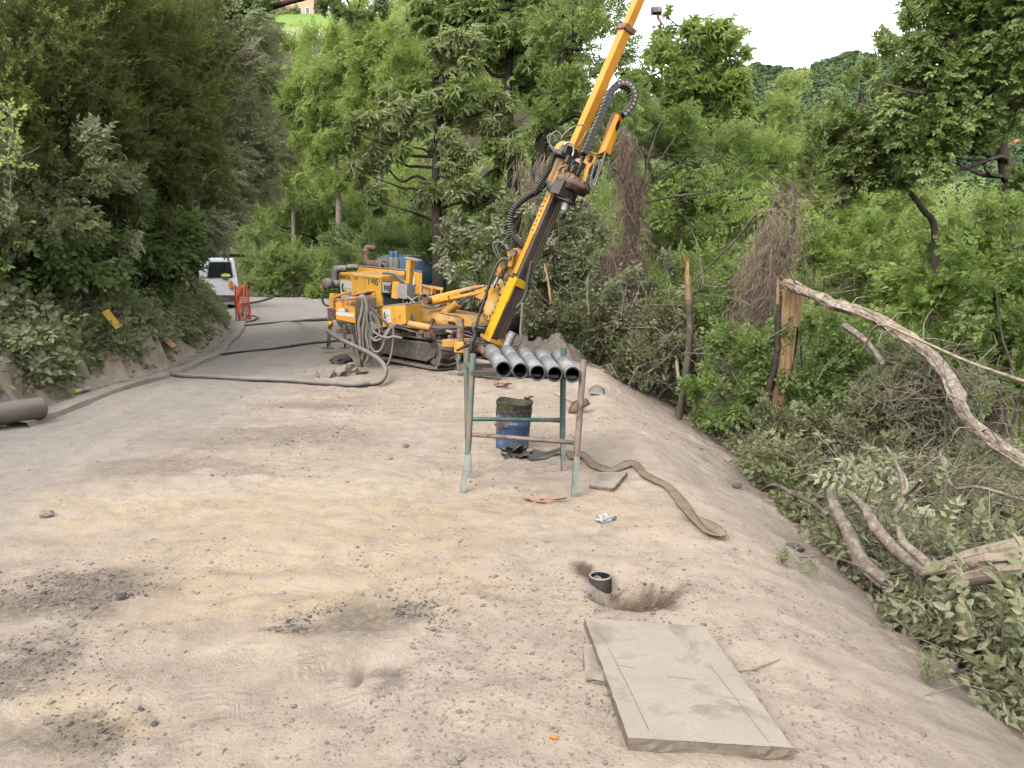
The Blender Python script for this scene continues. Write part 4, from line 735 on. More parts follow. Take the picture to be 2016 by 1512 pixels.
# dead twigs through it
def twigmass(P0, D0, L, r0, r_, bend=.2, nseg=5):
    n_ = len(P0); t = np.linspace(0, 1, nseg)[None, :, None]; B1 = r_.normal(size=(n_, 1, 3)); B2 = r_.normal(size=(n_, 1, 3))
    P = P0[:, None] + D0[:, None] * L[:, None, None] * t + bend * L[:, None, None] * (B1 * t * (1 - t) * 2 + .4 * B2 * np.sin(t * 6.3)); return P, r0[:, None] * (1 - .75 * t[..., 0])
n_ = 3800; i = r.integers(0, len(P), n_); D0 = unit(np.stack([r.normal(size=n_), .8 * r.normal(size=n_), .45 * r.normal(size=n_) + .2], -1)); L = .25 + .75 * r.random(n_) ** 1.6; Q, rr_ = twigmass(P[i] + [0, 0, .05], D0, L, .0022 + .0045 * r.random(n_) ** 2, r, .22)
g = G(); g.tubes(Q, rr_, 3); n_ = 240; px = r.uniform(1190, 1720, n_); py = r.uniform(560, 800, n_); Yt = r.uniform(8.6, 12.5, n_); P0 = np.array([at(a, b, c)[:] for a, b, c in zip(px, py, Yt)]); Q2, rr2_ = twigmass(P0, unit(np.stack([.7 * r.normal(size=n_), .5 * r.normal(size=n_), .4 + .6 * r.normal(size=n_)], -1)), .3 + .9 * r.random(n_), .003 + .005 * r.random(n_), r, .2); g.tubes(Q2, rr2_, 3)
n_ = 520; px = r.uniform(1640, 2060, n_); py = r.uniform(880, 1400, n_); py = np.maximum(py, 905 + (px - 1560) * .0); Yt = np.interp(py, [880, 1100, 1400], [6.2, 4.6, 3.2]); ok_ = px > np.interp(py, [880, 1000, 1130, 1280, 1400], [1560, 1650, 1790, 1880, 1950]); P0 = np.array([at(a, b, c)[:] for a, b, c in zip(px, py, Yt)])[ok_]; n_ = len(P0); Q2, rr2_ = twigmass(P0, unit(np.stack([r.normal(size=n_), .6 * r.normal(size=n_), .3 + .5 * r.normal(size=n_)], -1)), .2 + .6 * r.random(n_), .002 + .005 * r.random(n_) ** 2, r, .22); g.tubes(Q2, rr2_, 4)
ob('brush_twigs', g, M['twig'], kind='stuff', label='dry broken twigs tangled through the brushwood')
# branches one can tell apart
BG = 'broken branches lying in the brush'
def branch(pts, rad, mat, label, name='branch', group=BG, cat_n='branch', side=(), seed=0):
    r_ = _r(seed + 900); g = G(); g.tube(pts, rad, 14, 0, True, 8, ridge=.16, seed=seed)
    for (k, dpx, L) in side: pass
    return ob(name, g, M[mat], None, loc=pts[0], label=label, cat=cat_n, group=group)
def BP(Y0, Y1, txt):
    v = [[float(k) for k in q_.split()] for q_ in txt.split(';')]; n = len(v); return [at(a[0], a[1], Y0 + (Y1 - Y0) * k / (n - 1)) for k, a in enumerate(v)], [a[2] for a in v]
for i, (Y0, Y1, txt, mat, lab) in enumerate((
    (5.2, 4.4, '1634 968 .036;1650 1010 .044;1676 1060 .048;1698 1105 .05;1745 1150 .042', 'bark', 'thick grey log sticking up nearest the dirt edge'),
    (4.9, 4.2, '1672 972 .020;1702 1000 .030;1726 1040 .036;1772 1090 .036;1830 1135 .030', 'bark', 'thick log lying just right of the upright grey log'),
    (4.6, 4.0, '1770 1040 .020;1780 1070 .022;1810 1095 .026;1845 1130 .032;1880 1150 .03', 'wood_pale', 'curved pale branch joining the pale split log'),
    (4.8, 4.3, '1775 930 .012;1785 955 .012;1782 975 .011;1800 960 .010;1812 945 .007', 'wood_pale', 'hooked pale twig above the curved pale branch'),
    (5.0, 4.4, '1745 880 .010;1760 905 .014;1775 940 .013;1778 985 .014;1760 1010 .016', 'bark', 'crooked upright branch among the big compound leaves'),
    (5.6, 5.0, '1500 965 .012;1525 955 .014;1560 972 .016;1600 990 .018;1630 1015 .018', 'bark_mid', 'dark bent branch crossing the dirt edge left of the logs'),
    (3.6, 3.2, '1800 1362 .005;1850 1375 .008;1930 1388 .009;2016 1402 .010;2060 1410 .010', 'bark_mid', 'straight dark stick near the bottom right corner'),
    (3.1, 2.8, '1920 1420 .008;1950 1440 .013;1990 1460 .016;2040 1490 .017', 'wood_pale', 'pale stick with a broken end at the bottom right corner'),
    (3.7, 3.5, '1888 1166 .016;1895 1190 .016;1900 1215 .018;1892 1250 .015', 'wood', 'short snapped upright stub below the pale split log'),
    (3.8, 3.5, '1850 1180 .010;1835 1200 .012;1880 1170 .013;1900 1150 .016;1960 1140 .018', 'bark_mid', 'dark forked branch below the pale split log'),
    (3.9, 3.4, '1960 1180 .010;2000 1165 .014;2040 1150 .016', 'wood_pale', 'pale branch stub at the right edge under the split log'),
    (5.4, 4.8, '1850 890 .008;1862 930 .009;1880 960 .009;1930 960 .011;2016 985 .012', 'bark', 'thin long branch slanting down to the right edge'),
    (8.0, 7.4, '1660 640 .030;1690 660 .034;1720 690 .028;1740 720 .02', 'bark', 'short thick branch stub hanging under the fallen stem'),
    (7.6, 6.2, '1700 690 .006;1730 640 .010;1800 665 .012;1900 710 .014;2020 752 .016;2080 770 .016', 'wood_pale', 'long pale pole sloping down to the right edge behind the fallen stem'),
    (11, 10.6, '1290 605 .012;1296 650 .018;1300 720 .02;1310 750 .02', 'wood_pale', 'upright pale snapped stem in the brush right of the pipes'),
    (10.6, 10.2, '1322 655 .014;1330 690 .022;1334 730 .024;1338 760 .02', 'wood_pale', 'pale leaning stem just left of the thin snapped sapling'),
    (13, 12.6, '1072 520 .016;1080 560 .022;1085 600 .02', 'wood', 'orange-tan broken stem standing behind the mast'),
    (12, 12, '1158 540 .008;1156 580 .012;1160 620 .012', 'wood_pale', 'slim pale broken stem in the bramble thicket'),
    (9.2, 8.6, '1360 560 .006;1400 520 .012;1450 470 .014;1490 420 .012', 'bark_mid', 'thin slanting branch right of the snapped sapling'),
    (4.3, 3.9, '1575 1098 .003;1640 1098 .005;1690 1115 .007;1740 1150 .009;1800 1165 .010;1850 1185 .010', 'bark_mid', 'thin dark branch trailing over the dirt with a leafy sprig'))):
    P_, R_ = BP(Y0, Y1, txt); branch(P_, R_, mat, lab, seed=i)
# the pale split log at the right
P_, R_ = BP(4.15, 3.55, '1835 1128 .05;1880 1118 .075;1950 1100 .09;2030 1085 .10;2120 1065 .10'); t = thing('split_log', 'large pale split log entering from the right edge', 'log', P_[0]); g = G(); g.tube(P_, [v * .72 for v in R_], 30, 0, False, 8, ridge=.22, seed=5); r_ = _r(3)
for k in range(5): o = Vector((0, -.05 * (k % 2), .05 - .028 * k)); g.tube([p_ + o + Vector(r_.normal(size=3)) * .012 for p_ in P_[(k % 2):]], [v * (.30 + .2 * r_.random()) for v in R_[(k % 2):]], 10, 0, False, 8, ridge=.25, seed=k + 9)
ob('stem', g, M['wood_pale'], t); g = G()
for k in range(14):
    a = k / 14; o = P_[1].lerp(P_[4], a); g.tube([o + Vector((0, -.08, -.05 + .06 * r_.normal())), o + Vector((.12, -.10, .02 - .05 + .05 * r_.normal())), o + Vector((.3, -.1, -.03 + .05 * r_.normal()))], [.004, .012, .003], 4)
ob('bark_strips', g, M['bark'], t)
# snapped sapling
P_, R_ = BP(9.9, 9.9, '1330 850 .055;1340 800 .05;1350 740 .048;1358 660 .045;1357 590 .043;1353 545 .038'); t = thing('snapped_sapling', 'thin upright sapling snapped off with an orange splintered tip', 'tree', P_[0]); g = G(); g.tube(P_[:5], R_[:5], 9, 0, True, 5, ridge=.1); ob('trunk', g, M['bark_mid'], t)
g = G(); g.tube(P_[4:] + [at(1354, 515, 9.9)], R_[4:] + [.02], 10, 0, False, 5, ridge=.25)
for k in range(9): o = at(1354 + r.normal() * 5, 535 + 8 * r.random(), 9.9 + .02 * r.normal()); g.tube([o, at(1350 + r.normal() * 6, 505 - 18 * r.random(), 9.9)], [.010, .001], 4)
ob('splinters', g, M['wood'], t)
# split trunk with its fallen stem
Yb = 9.0; t = thing('broken_tree', 'split standing trunk snapped over with its long stem fallen to the right', 'tree', at(1525, 835, Yb)); g = G(); r_ = _r(12)
cen = [at(1524, 900, Yb), at(1527, 830, Yb), at(1529, 780, Yb), at(1538, 740, Yb), at(1545, 690, Yb), at(1549, 630, Yb), at(1552, 570, Yb)]; wid = [.118, .115, .104, .098, .110, .126, .112]
def halfskin(front):
    V = []; C_, W_ = cat(cen, wid, 6); nn = 12
    for k, (c_, w_) in enumerate(zip(C_, W_)):
        for j in range(nn + 1):
            a = math.pi * j / nn
            if front: a = math.pi * j / nn; x_ = -math.cos(a) * w_ * .80 + .012; y_ = -.035 - .012 * float(vn(j * .9, k * .12, 3)) - .018 * math.sin(a) if 0 < j < nn else 0
            else: a = -.5 + (math.pi + 1.0) * j / nn; x_ = -math.cos(a) * w_ * 1.08; y_ = math.sin(a) * w_ * 1.0
            V.append((c_.x + x_, c_.y + y_, c_.z))
    n1 = nn + 1; return V, [[k * n1 + j, k * n1 + j + 1, (k + 1) * n1 + j + 1, (k + 1) * n1 + j] for k in range(len(C_) - 1) for j in range(nn)]
V, F = halfskin(False); V = np.array(V); V[:, :2] += .012 * np.stack([fbm(V[:, 2] * 6, V[:, 0] * 9, 3, 1), fbm(V[:, 2] * 6, V[:, 0] * 9, 3, 5)], -1); g.add(V, F, True)
g.tube([at(1509, 850, Yb - .03), at(1512, 770, Yb - .04), at(1526, 720, Yb - .04), at(1533, 640, Yb - .04), at(1531, 560, Yb - .02)], [.05, .045, .035, .028, .018], 7, 0, True, 5); ob('bark_half', g, M['bark_dark'], t)
g = G(); V, F = halfskin(True); F = np.array(F); zc = np.array(V)[F].mean(1)[:, 2]; zcut = at(1540, 755, Yb).z; g.add(V, F[zc >= zcut], False, 0); g.add(V, F[zc < zcut], False, 1)
for (a, b, w0) in (((1533, 600), (1531, 548), .028), ((1553, 590), (1556, 538), .03), ((1568, 600), (1580, 560), .04), ((1545, 600), (1548, 556), .03)): g.tube([at(a[0], a[1], Yb - .03), at((a[0] + b[0]) / 2, (a[1] + b[1]) / 2, Yb - .04), at(b[0], b[1], Yb - .02)], [w0, w0 * .8, .004], 5, 0, False)
g.prism([at(1560, 650, Yb - .05), at(1567, 590, Yb - .06), at(1584, 575, Yb - .05), at(1576, 640, Yb - .05)], (0, .06, 0)); ob('split_wood', g, [M['wood'], M['wood_brown']], t)
P_, R_ = BP(8.85, 5.4, '1545 556 .055;1570 566 .085;1600 580 .092;1640 600 .094;1690 612 .096;1740 634 .10;1790 668 .098;1830 698 .095;1862 735 .092;1880 770 .088;1900 815 .085;1935 855 .088;1985 890 .085;2040 925 .08;2120 970 .08'); R_ = [v * .60 * (1 + .12 * math.sin(k * 2.3)) for k, v in enumerate(R_)]
g = G(); g.tube(P_, R_, 26, 0, False, 8, ridge=.2, seed=2); V = g.V[0]; V += .010 * np.stack([fbm(V[:, 0] * 7, V[:, 2] * 16, 3, 2), fbm(V[:, 0] * 7, V[:, 2] * 16, 3, 6), fbm(V[:, 0] * 7, V[:, 2] * 16, 3, 9)], -1); fs = ob('fallen_stem', g, M['bark_pale'], t)
g = G()
for k in range(16): o = at(1552 + r_.random() * 26, 560 + 12 * r_.random(), 8.82 + .05 * r_.normal()); g.tube([o, o + Vector((-.10 - .10 * r_.random(), -.03, .02 + .07 * r_.normal()))], [.014, .002], 4)
ob('splinters', g, M['wood'], t)
for k in range(26):
    g = G(); i_ = int(r_.integers(1, len(P_) - 1)); o = P_[i_].lerp(P_[i_ + 1], r_.random()); d_ = Vector(r_.normal(size=3)) * .22; d_.y -= .05; g.tube([o, o + d_ * .5 + Vector((.02, 0, .02)), o + d_ + Vector((.12, -.05, -.06))], [.008, .006, .002], 5, 0, True, 2); ob('twig', g, M['twig'], t)
# creepers hanging on the fallen stem
n_ = 260; c_ = at(1850, 775, 7.3); P0 = np.array(c_) + r.normal(size=(n_, 3)) * [.28, .3, .16]; D0 = unit(r.normal(size=(n_, 3)) * [1, .8, .5]); Q, rr_ = twigmass(P0, D0, .3 + .5 * r.random(n_), .003 + .003 * r.random(n_), r, .35); g = G(); g.tubes(Q, rr_, 3); ob('creeper_tangle', g, M['twig'], None, loc=c_, label='tangled knot of dry creeper around the bend of the fallen stem', cat='creeper')
# vine-wrapped trunk behind the pipes
Yv = 12.4; t = thing('vine_wrapped_trunk', 'dead trunk wrapped in dry brown vines with a split pale base', 'tree', onground(1243, Yv)); g = G()
g.tube([at(1250, 640, Yv), at(1246, 560, Yv), at(1242, 480, Yv), at(1246, 420, Yv), at(1236, 340, Yv), at(1230, 250, Yv)], [.13, .12, .12, .12, .09, .04], 9, 0, True, 5)
for e in ('1246 400;1270 380;1290 360;1330 330;1390 310', '1246 400;1262 385;1290 330;1330 270', '1240 400;1232 365;1205 325;1195 310', '1248 405;1285 395;1340 385;1400 378', '1232 330;1240 290;1228 262', '1250 400;1268 350;1280 300;1300 240'): g.tube([at(*[float(k) for k in q_.split()], Yv + .1) for q_ in e.split(';')], [.03, .022, .015, .008, .005][:len(e.split(';'))], 6, 0, True, 4)
ob('trunk', g, M['bark_mid'], t); g = G(); g.tube([at(1249, 590, Yv - .13), at(1252, 560, Yv - .13), at(1250, 530, Yv - .12)], [.04, .045, .01], 6, 0, False); ob('split_wood', g, M['wood_pale'], t)
n_ = 1000; s0 = r.random(n_) ** .9; py = 600 - 345 * s0; px = 1244 - 12 * s0 ** 3 + 18 * r.normal(size=n_) * (1.1 - .75 * s0); P0 = np.array([at(a, b, Yv - .1 + .12 * r.normal())[:] for a, b in zip(px, py)]); D0 = unit(np.stack([.45 * r.normal(size=n_), .3 * r.normal(size=n_), -np.ones(n_)], -1)); Q, rr_ = twigmass(P0, D0, .2 + .5 * r.random(n_), .002 + .0035 * r.random(n_), r, .32, 8); g = G(); g.tubes(Q, rr_, 3)
n_ = 140; P0 = np.array([at(1210 + 14 * r.normal(), 480 + 60 * r.random(), Yv)[:] for _ in range(n_)]); D0 = unit(np.stack([.1 * r.normal(size=n_) - .03, .1 * r.normal(size=n_), -np.ones(n_)], -1)); Q, rr_ = twigmass(P0, D0, .5 + .5 * r.random(n_), .004 + .003 * r.random(n_), r, .06, 6); g.tubes(Q, rr_, 3); ob('vines', g, M['vine'], t)
# curtain of dry vines
Yc = 10.2; t = thing('dry_vine_curtain', 'slanting curtain of dry brown vines hanging beside the split trunk', 'vines', at(1470, 690, Yc)); n_ = 720; s0 = r.random(n_); a = r.normal(size=n_); g = G()
top = np.stack([1548 + 25 * a + 11 * r.normal(size=n_), 395 + 34 * r.random(n_)], -1); bot = np.stack([1470 + 17 * a + 8 * r.normal(size=n_), 690 - 60 * r.random(n_)], -1)
lo = np.clip(s0 * .75, 0, .75)[:, None]; hi_ = np.clip(lo + .25 + .6 * r.random((n_, 1)), 0, 1); A0 = top + (bot - top) * lo; B0 = top + (bot - top) * hi_
A3 = np.array([at(q_[0], q_[1], Yc + .18 * r.normal())[:] for q_ in A0]); B3_ = np.array([at(q_[0], q_[1], Yc + .18 * r.normal())[:] for q_ in B0]); L = np.linalg.norm(B3_ - A3, axis=1); Q, rr_ = twigmass(A3, unit(B3_ - A3), L * (.5 + .6 * r.random(n_)), .002 + .0035 * r.random(n_) ** 1.5, r, .27, 11); g.tubes(Q, rr_, 3)
n_ = 90; P0 = np.array([at(1562 + 24 * r.normal(), 390 + 16 * r.normal(), Yc + .2 * r.normal())[:] for _ in range(n_)]); Q, rr_ = twigmass(P0, unit(r.normal(size=(n_, 3)) * [.7, .6, .8]), .2 + .3 * r.random(n_), .002 + .003 * r.random(n_), r, .4, 6); g.tubes(Q, rr_, 3); ob('vines', g, M['vine'], t)
g = G(); limb(g, at(1475, 720, Yc + .1), at(1560, 360, Yc + .1), .05, .03, r, 7, .05); ob('support_stem', g, M['bark_mid'], t)
# vine-hung dark thicket behind the mast
n_ = 420; P0 = np.array([at(1075 + 28 * r.normal(), 300 + 200 * r.random(), 14.8 + .3 * r.normal())[:] for _ in range(n_)]); Q, rr_ = twigmass(P0, unit(np.stack([.15 * r.normal(size=n_) - .15, .1 * r.normal(size=n_), -np.ones(n_)], -1)), .5 + .9 * r.random(n_), .005 + .005 * r.random(n_), r, .08, 6); g = G(); g.tubes(Q, rr_, 3); ob('hanging_vines', g, M['vine'], None, loc=at(1075, 540, 14.8), label='brown vines hanging in the shade just left of the upper mast', cat='vines')
# big compound-leaf branches lying on the slope, small weeds on the dirt
for i, (c_, n_, ln, mt, tn, lab) in enumerate((((1770, 900), 26, .42, 'lf_dusty', .86, 'fallen leafy branch with big pale compound leaves above the logs'), ((1700, 870), 18, .35, 'lf_dusty', .75, 'pale leafy branch left of the big compound leaves'), ((1860, 1000), 16, .3, 'lf_dusty', .6, 'green leafy branch above the pale split log'), ((1730, 1165), 24, .26, 'lf_dusty', .82, 'pale leafy sprig spilled onto the dirt slope'), ((1900, 1230), 24, .28, 'lf_dusty', .6, 'dark green leafy branch around the snapped upright stub'), ((1950, 1300), 22, .26, 'lf_dusty', .68, 'leafy branch at the lower right dirt edge'), ((1985, 1390), 18, .24, 'lf_dusty', .7, 'dusty leaves crowding the bottom right corner'), ((1930, 860), 16, .35, 'lf_dusty', .66, 'leafy branch below the lower part of the fallen stem'), ((1620, 880), 18, .4, 'lf_dusty', .6, 'leafy branch at the foot of the split trunk'))):
    p0 = gp(*c_); r_ = _r(200 + i); t = thing('leafy_branch', lab, 'branch', p0, 'fallen leafy branches'); g = G(); g2 = G()
    for k in range(n_):
        a = r_.normal() * .9 - .4; L = ln * (.5 + r_.random()); o = Vector((r_.normal() * ln * .55, r_.normal() * ln * .5, .12 + abs(r_.normal()) * .22)); e = o + Vector((math.sin(a) * L * .5, -math.cos(a) * L * .4 * r_.random(), .1 * r_.normal() + .05)); z0 = float(H(p0.x + o.x, p0.y + o.y)) - p0.z
        o.z += z0; e.z += float(H(p0.x + e.x, p0.y + e.y)) - p0.z + .12; g2.tube([p0 + o, p0 + (o + e) / 2 + Vector((0, 0, .03)), p0 + e], [.005, .004, .002], 4)
        scatter(g, 'ash' if i < 4 or i > 6 else 'bigtwig', np.array([(p0 + e)[:], (p0 + (o + e) / 2)[:]]), np.array([(e - o)[:], (e - o)[:]]) + r_.normal(size=(2, 3)) * .08, np.array([.80, .62]) * (1 if i < 4 or i > 6 else .62), np.clip(np.array([tn, tn - .08]) + .08 * r_.normal(size=2), .05, .98), r_, 0, .35)
    g.V += g2.V; g.F += [(f + g.n, sm_, 1) for f, sm_, _ in g2.F]; g.T += g2.T; ob('foliage', g, [M[mt], M['bark']], t)
for i, (px, py, n_, lab) in enumerate(((1540, 1112, 14, 'small withered weed on the dirt slope left of the pale sprig'), (1590, 1135, 10, 'tiny weed beside the withered one on the dirt slope'), (1835, 1345, 26, 'small dark weed growing near the straight stick at lower right'))):
    p0 = gp(px, py); r_ = _r(300 + i); g = G(); P = np.array(p0) + r_.normal(size=(n_, 3)) * [.035, .03, 0] + np.stack([np.zeros(n_), np.zeros(n_), .01 + .06 * r_.random(n_)], -1); D = r_.normal(size=(n_, 3)) * .6 + [0, 0, .6]; scatter(g, 'ivy', P, D, np.full(n_, .32), .5 + .1 * r_.normal(size=n_), r_); ob('weed', g, M['lf_brush'], None, loc=p0, label=lab, cat='weed', group='weeds on the dirt')
# ------------------------------------------------------------------ drilling rig
Z1 = (600, 450, 4.5825); Z8 = (620, 480, 6.3); ZL = (780, 480, 5.4); Z2 = (880, 380, 4.447); Z3 = (1040, 0, 3.6); ZR = (1050, 200, 6.874); Z4 = (880, 640, 4.2); ZW = (380, 460, 6.8714)
def q(Z, x, y, Y): return at(Z[0] + x / Z[2], Z[1] + y / Z[2], Y)
def Q(Z, Y, txt): return [q(Z, *[float(k) for k in e.split()][:2], Y + (float(e.split()[2]) if len(e.split()) > 2 else 0)) for e in txt.split(';')]
TOCAM = Vector((.1, -1, .05)).normalized()
def bil(c, u, v): return c[0].lerp(c[1], u).lerp(c[3].lerp(c[2], u), v)   # corners TL TR BR BL
def sticker(name, c, u0, u1, v0, v1, m, parent, lift=.004, pts=None):
    nrm = (c[1] - c[0]).cross(c[3] - c[0]).normalized(); nrm = -nrm if nrm.y > 0 else nrm
    uv = pts or [(u0, v0), (u1, v0), (u1, v1), (u0, v1)]
    g = G(); g.prism([bil(c, a, b) + nrm * lift for a, b in uv], -nrm * (lift - .001)); return ob(name, g, m, parent)
def logo(c, parent):
    s = sticker('sign', c, 0, 1, 0, 1, M['sign'], parent, .006)
    cres = [(.30 + .19 * math.cos(a), .42 + .27 * math.sin(a)) for a in np.linspace(-.2, 4.4, 16)] + [(.36 + .10 * math.cos(a), .40 + .2 * math.sin(a)) for a in np.linspace(4.4, -.2, 16)]
    sticker('emblem', c, 0, 0, 0, 0, M['logo_dark'], s, .009, cres)
    sticker('emblem_stripe', c, .36, .92, .42, .47, M['logo_yellow'], s, .009); sticker('emblem_stripe', c, .40, .84, .55, .59, M['logo_yellow'], s, .009); sticker('emblem_stripe', c, .2, .88, .78, .81, M['logo_dark'], s, .009)
    return s
rig = thing('drill_rig', 'yellow crawler drilling rig with its long mast tilted to the right', 'drilling rig', at(800, 690, 12.4))
def part(name, g, m, bevel=.008, parent=None, label=None): return ob(name, g, m, parent or rig, bevel, label=label)
# --- tracks
ax = Vector((.625, -.78, 0)).normalized(); pr = Vector((.78, .625, 0)); up = Vector((0, 0, 1))
front = gz(868, 731); front = Vector((front.x, front.y, 0)); LEN = 2.15; rear = front - ax * LEN; RAD = .25; WID = .34
def track(o):
    g = G(); prof = []
    for k in range(13): a = -math.pi / 2 + math.pi * k / 12; prof.append((LEN - RAD + RAD * math.cos(a), RAD + RAD * math.sin(a)))
    for k in range(1, 8): prof.append((LEN - RAD - (LEN - 2 * RAD) * k / 8, 2 * RAD - .02 * math.sin(math.pi * k / 8)))
    for k in range(13): a = math.pi / 2 + math.pi * k / 12; prof.append((RAD + RAD * math.cos(a), RAD + RAD * math.sin(a)))
    n = len(prof); inn = []
    cx_, cz_ = LEN / 2, RAD
    for (u, w) in prof:
        c0 = min(max(u, RAD), LEN - RAD); d = Vector((u - c0, w - cz_)); d = d.normalized() if d.length > 1e-4 else Vector((0, 1)); inn.append((u - d.x * .035, w - d.y * .035))
    P3 = lambda u, w, s: tuple(o + ax * u + pr * s + up * w)
    V = [P3(*p_, 0) for p_ in prof] + [P3(*p_, WID) for p_ in prof] + [P3(*p_, 0) for p_ in inn] + [P3(*p_, WID) for p_ in inn]
    F = []
    for k in range(n):
        j = (k + 1) % n; F += [[k, j, n + j, n + k], [2 * n + k, 3 * n + k, 3 * n + j, 2 * n + j], [k, 2 * n + k, 2 * n + j, j], [n + k, n + j, 3 * n + j, 3 * n + k]]
    g.add(V, F, False)
    tot = 2 * (LEN - 2 * RAD) + 2 * math.pi * RAD; nl = 40
    for k in range(nl):        # chevron lugs
        s = tot * k / nl; L1 = LEN - 2 * RAD
        if s < L1: u, w, d = RAD + s, 2 * RAD, Vector((0, 1)); t_ = Vector((1, 0))
        elif s < L1 + math.pi * RAD: a = math.pi / 2 - (s - L1) / RAD; d = Vector((math.cos(a), math.sin(a))); u, w = LEN - RAD + d.x * RAD, RAD + d.y * RAD; t_ = Vector((d.y, -d.x))
        elif s < 2 * L1 + math.pi * RAD: u, w, d = LEN - RAD - (s - L1 - math.pi * RAD), 0, Vector((0, -1)); t_ = Vector((-1, 0))
        else: a = -math.pi / 2 - (s - 2 * L1 - math.pi * RAD) / RAD; d = Vector((math.cos(a), math.sin(a))); u, w = RAD + d.x * RAD, RAD + d.y * RAD; t_ = Vector((d.y, -d.x))
        for s0, s1 in ((0, .17), (.34, .17)):
            if d.y < -.9: continue
            sh = .05; pts = []
            for (ss_, tt_) in ((s0, -.016), (s0, .016), (s1, .016 + sh), (s1, -.016 + sh)): pts.append(o + ax * (u + t_.x * tt_) + up * (w + t_.y * tt_) + pr * ss_)
            g.prism(pts, (ax * d.x + up * d.y) * .028)
    tr = part('track_belt', g, M['tread'], 0)
    g = G(); pl_ = [(.30, .10), (LEN - .42, .10), (LEN - .30, .16), (LEN - .27, .25), (LEN - .31, .36), (LEN - .42, .40), (.30, .40)]; g.prism([o + ax * u + up * w + pr * .015 for u, w in pl_], pr * .30); part('track_frame', g, M['plate'], .012, tr)
    for u in (RAD, LEN - RAD): g = G(); g.cyl(o + ax * u + up * RAD + pr * .05, o + ax * u + up * RAD + pr * .29, .19, 24); g.cyl(o + ax * u + up * RAD + pr * .02, o + ax * u + up * RAD + pr * .06, .07, 16); part('track_wheel', g, M['plate'], .006, tr)
    return tr
track(rear); track(rear + pr * 1.0)
# --- chassis between and over the tracks
g = G(); g.box(rear + ax * 1.05 + pr * .67 + up * .42, (ax, pr, up), (1.0, .34, .14)); g.box(rear + ax * 1.2 + pr * .5 + up * .60, (ax, pr, up), (.95, .5, .05)); part('chassis', g, M['dark'])
g = G(); g.prism(Q(Z1, 11.9, '880 925 .5;1240 985 .1;1345 1040 0;1335 1105 0;1240 1060 .1;880 960 .5'), (.3, .4, 0)); part('side_beam', g, M['yellow_dirty'])
g = G(); g.prism(Q(Z1, 11.35, '1236 1000;1490 1008;1486 1078;1240 1068'), (.25, .25, 0)); part('front_beam', g, M['yellow_dirty'])
# --- front jack
g = G(); g.cyl(q(Z1, 1408, 1090, 11.2), q(Z1, 1405, 815, 11.2), .052, 18); part('jack_tube', g, surf('chipped_jack_tube', (.36, .27, .2), (.28, .17, .1), 9, .7, spot=(.10, .06, .04), spot_amt=.5, spot_sc=22))
g = G(); g.prism(Q(Z1, 11.12, '1352 1022;1436 1025;1432 1124;1345 1118'), (.02, .15, 0)); part('jack_collar', g, M['yellow'])
g = G(); g.cyl(q(Z1, 1388, 1125, 11.2), q(Z1, 1384, 1185, 11.2), .05, 16); g.cyl(q(Z1, 1380, 1185, 11.2), gp(904, 737), .024, 14); part('jack_rod', g, M['chrome'], .003); g = G(); b_ = gp(904, 737); g.box(b_ + up * .02, (ax, pr, up), (.13, .11, .03)); part('jack_foot', g, M['hose_dusty'])
# --- rear stands
g = G()
for (x, y0, y1) in ((207, 890, 1072), (225, 890, 1060)): g.tube([q(Z1, x + 8, y0, 14.2), q(Z1, x - 3, y1, 14.2)], .016, 8)
g.box(q(Z1, 207, 1072, 14.2) - up * .01, (ax, pr, up), (.09, .08, .012)); part('rear_stand', g, M['hose_grey'], 0)
g = G(); g.tube([q(Z1, 362, 900, 14.0), q(Z1, 362, 1068, 14.0)], .018, 8); g.tube([q(Z1, 340, 950, 14.0), q(Z1, 362, 1000, 14.0)], .012, 6); g.box(q(Z1, 362, 1070, 14) - up * .01, (ax, pr, up), (.07, .07, .012)); part('rear_stand', g, M['hose_grey'], 0)
# --- engine hood
A, B, C, D_, E_ = q(Z8, 310, 352, 13.75), q(Z8, 462, 366, 13.4), q(Z8, 822, 402, 12.95), q(Z8, 822, 402, 12.95) + Vector((.45, .55, .03)), q(Z8, 310, 352, 13.75) + Vector((.6, .5, .03))
g = G(); g.prism([A, B, C, D_, E_], (0, 0, -.80)); hood = part('engine_hood', g, M['yellow'], .012)
cl_left = [A, B, B - up * .80, A - up * .80]; cl_side = [B, C, C - up * .80, B - up * .80]
logo([bil(cl_left, .02, .17), bil(cl_left, .97, .17), bil(cl_left, .97, .55), bil(cl_left, .02, .55)], hood)
lettering('hood_lettering', 'BERETTA', bil(cl_left, .05, .135) - Vector((0, .012, 0)), B - A, up, .088, M['black_ink'], hood)
lettering('hood_lettering', '4', bil(cl_side, .10, .14) - Vector((0, .010, 0)), C - B, up, .10, M['black_ink'], hood)
lettering('model_lettering', 'T46', bil(cl_side, .50, .20) - Vector((0, .010, 0)), C - B, up, .18, M['green_ink'], hood)
sticker('panel_seam', cl_side, .435, .442, .02, 1, M['rust'], hood, .003); sticker('panel_seam', cl_side, .01, .99, .045, .058, M['hose_dusty'], hood, .012)
for k in range(7): o = bil(cl_side, .06 + .145 * k, .10) - Vector((0, .004, 0)); g = G(); g.cyl(o, o - Vector((0, .008, 0)), .010, 6); ob('bolt', g, M['dark'], hood)
g = G(); g.tube([bil(cl_side, .46, .45), bil(cl_side, .46, .45) - Vector((0, .04, 0)), bil(cl_side, .46, .60) - Vector((0, .04, 0)), bil(cl_side, .46, .60)], .010, 6); ob('handle', g, M['dark'], hood)
g = G(); g.prism(Q(Z8, 12.9, '820 462;956 470;956 640;822 630'), (.06, .08, 0)); cp = part('control_panel', g, M['black'])
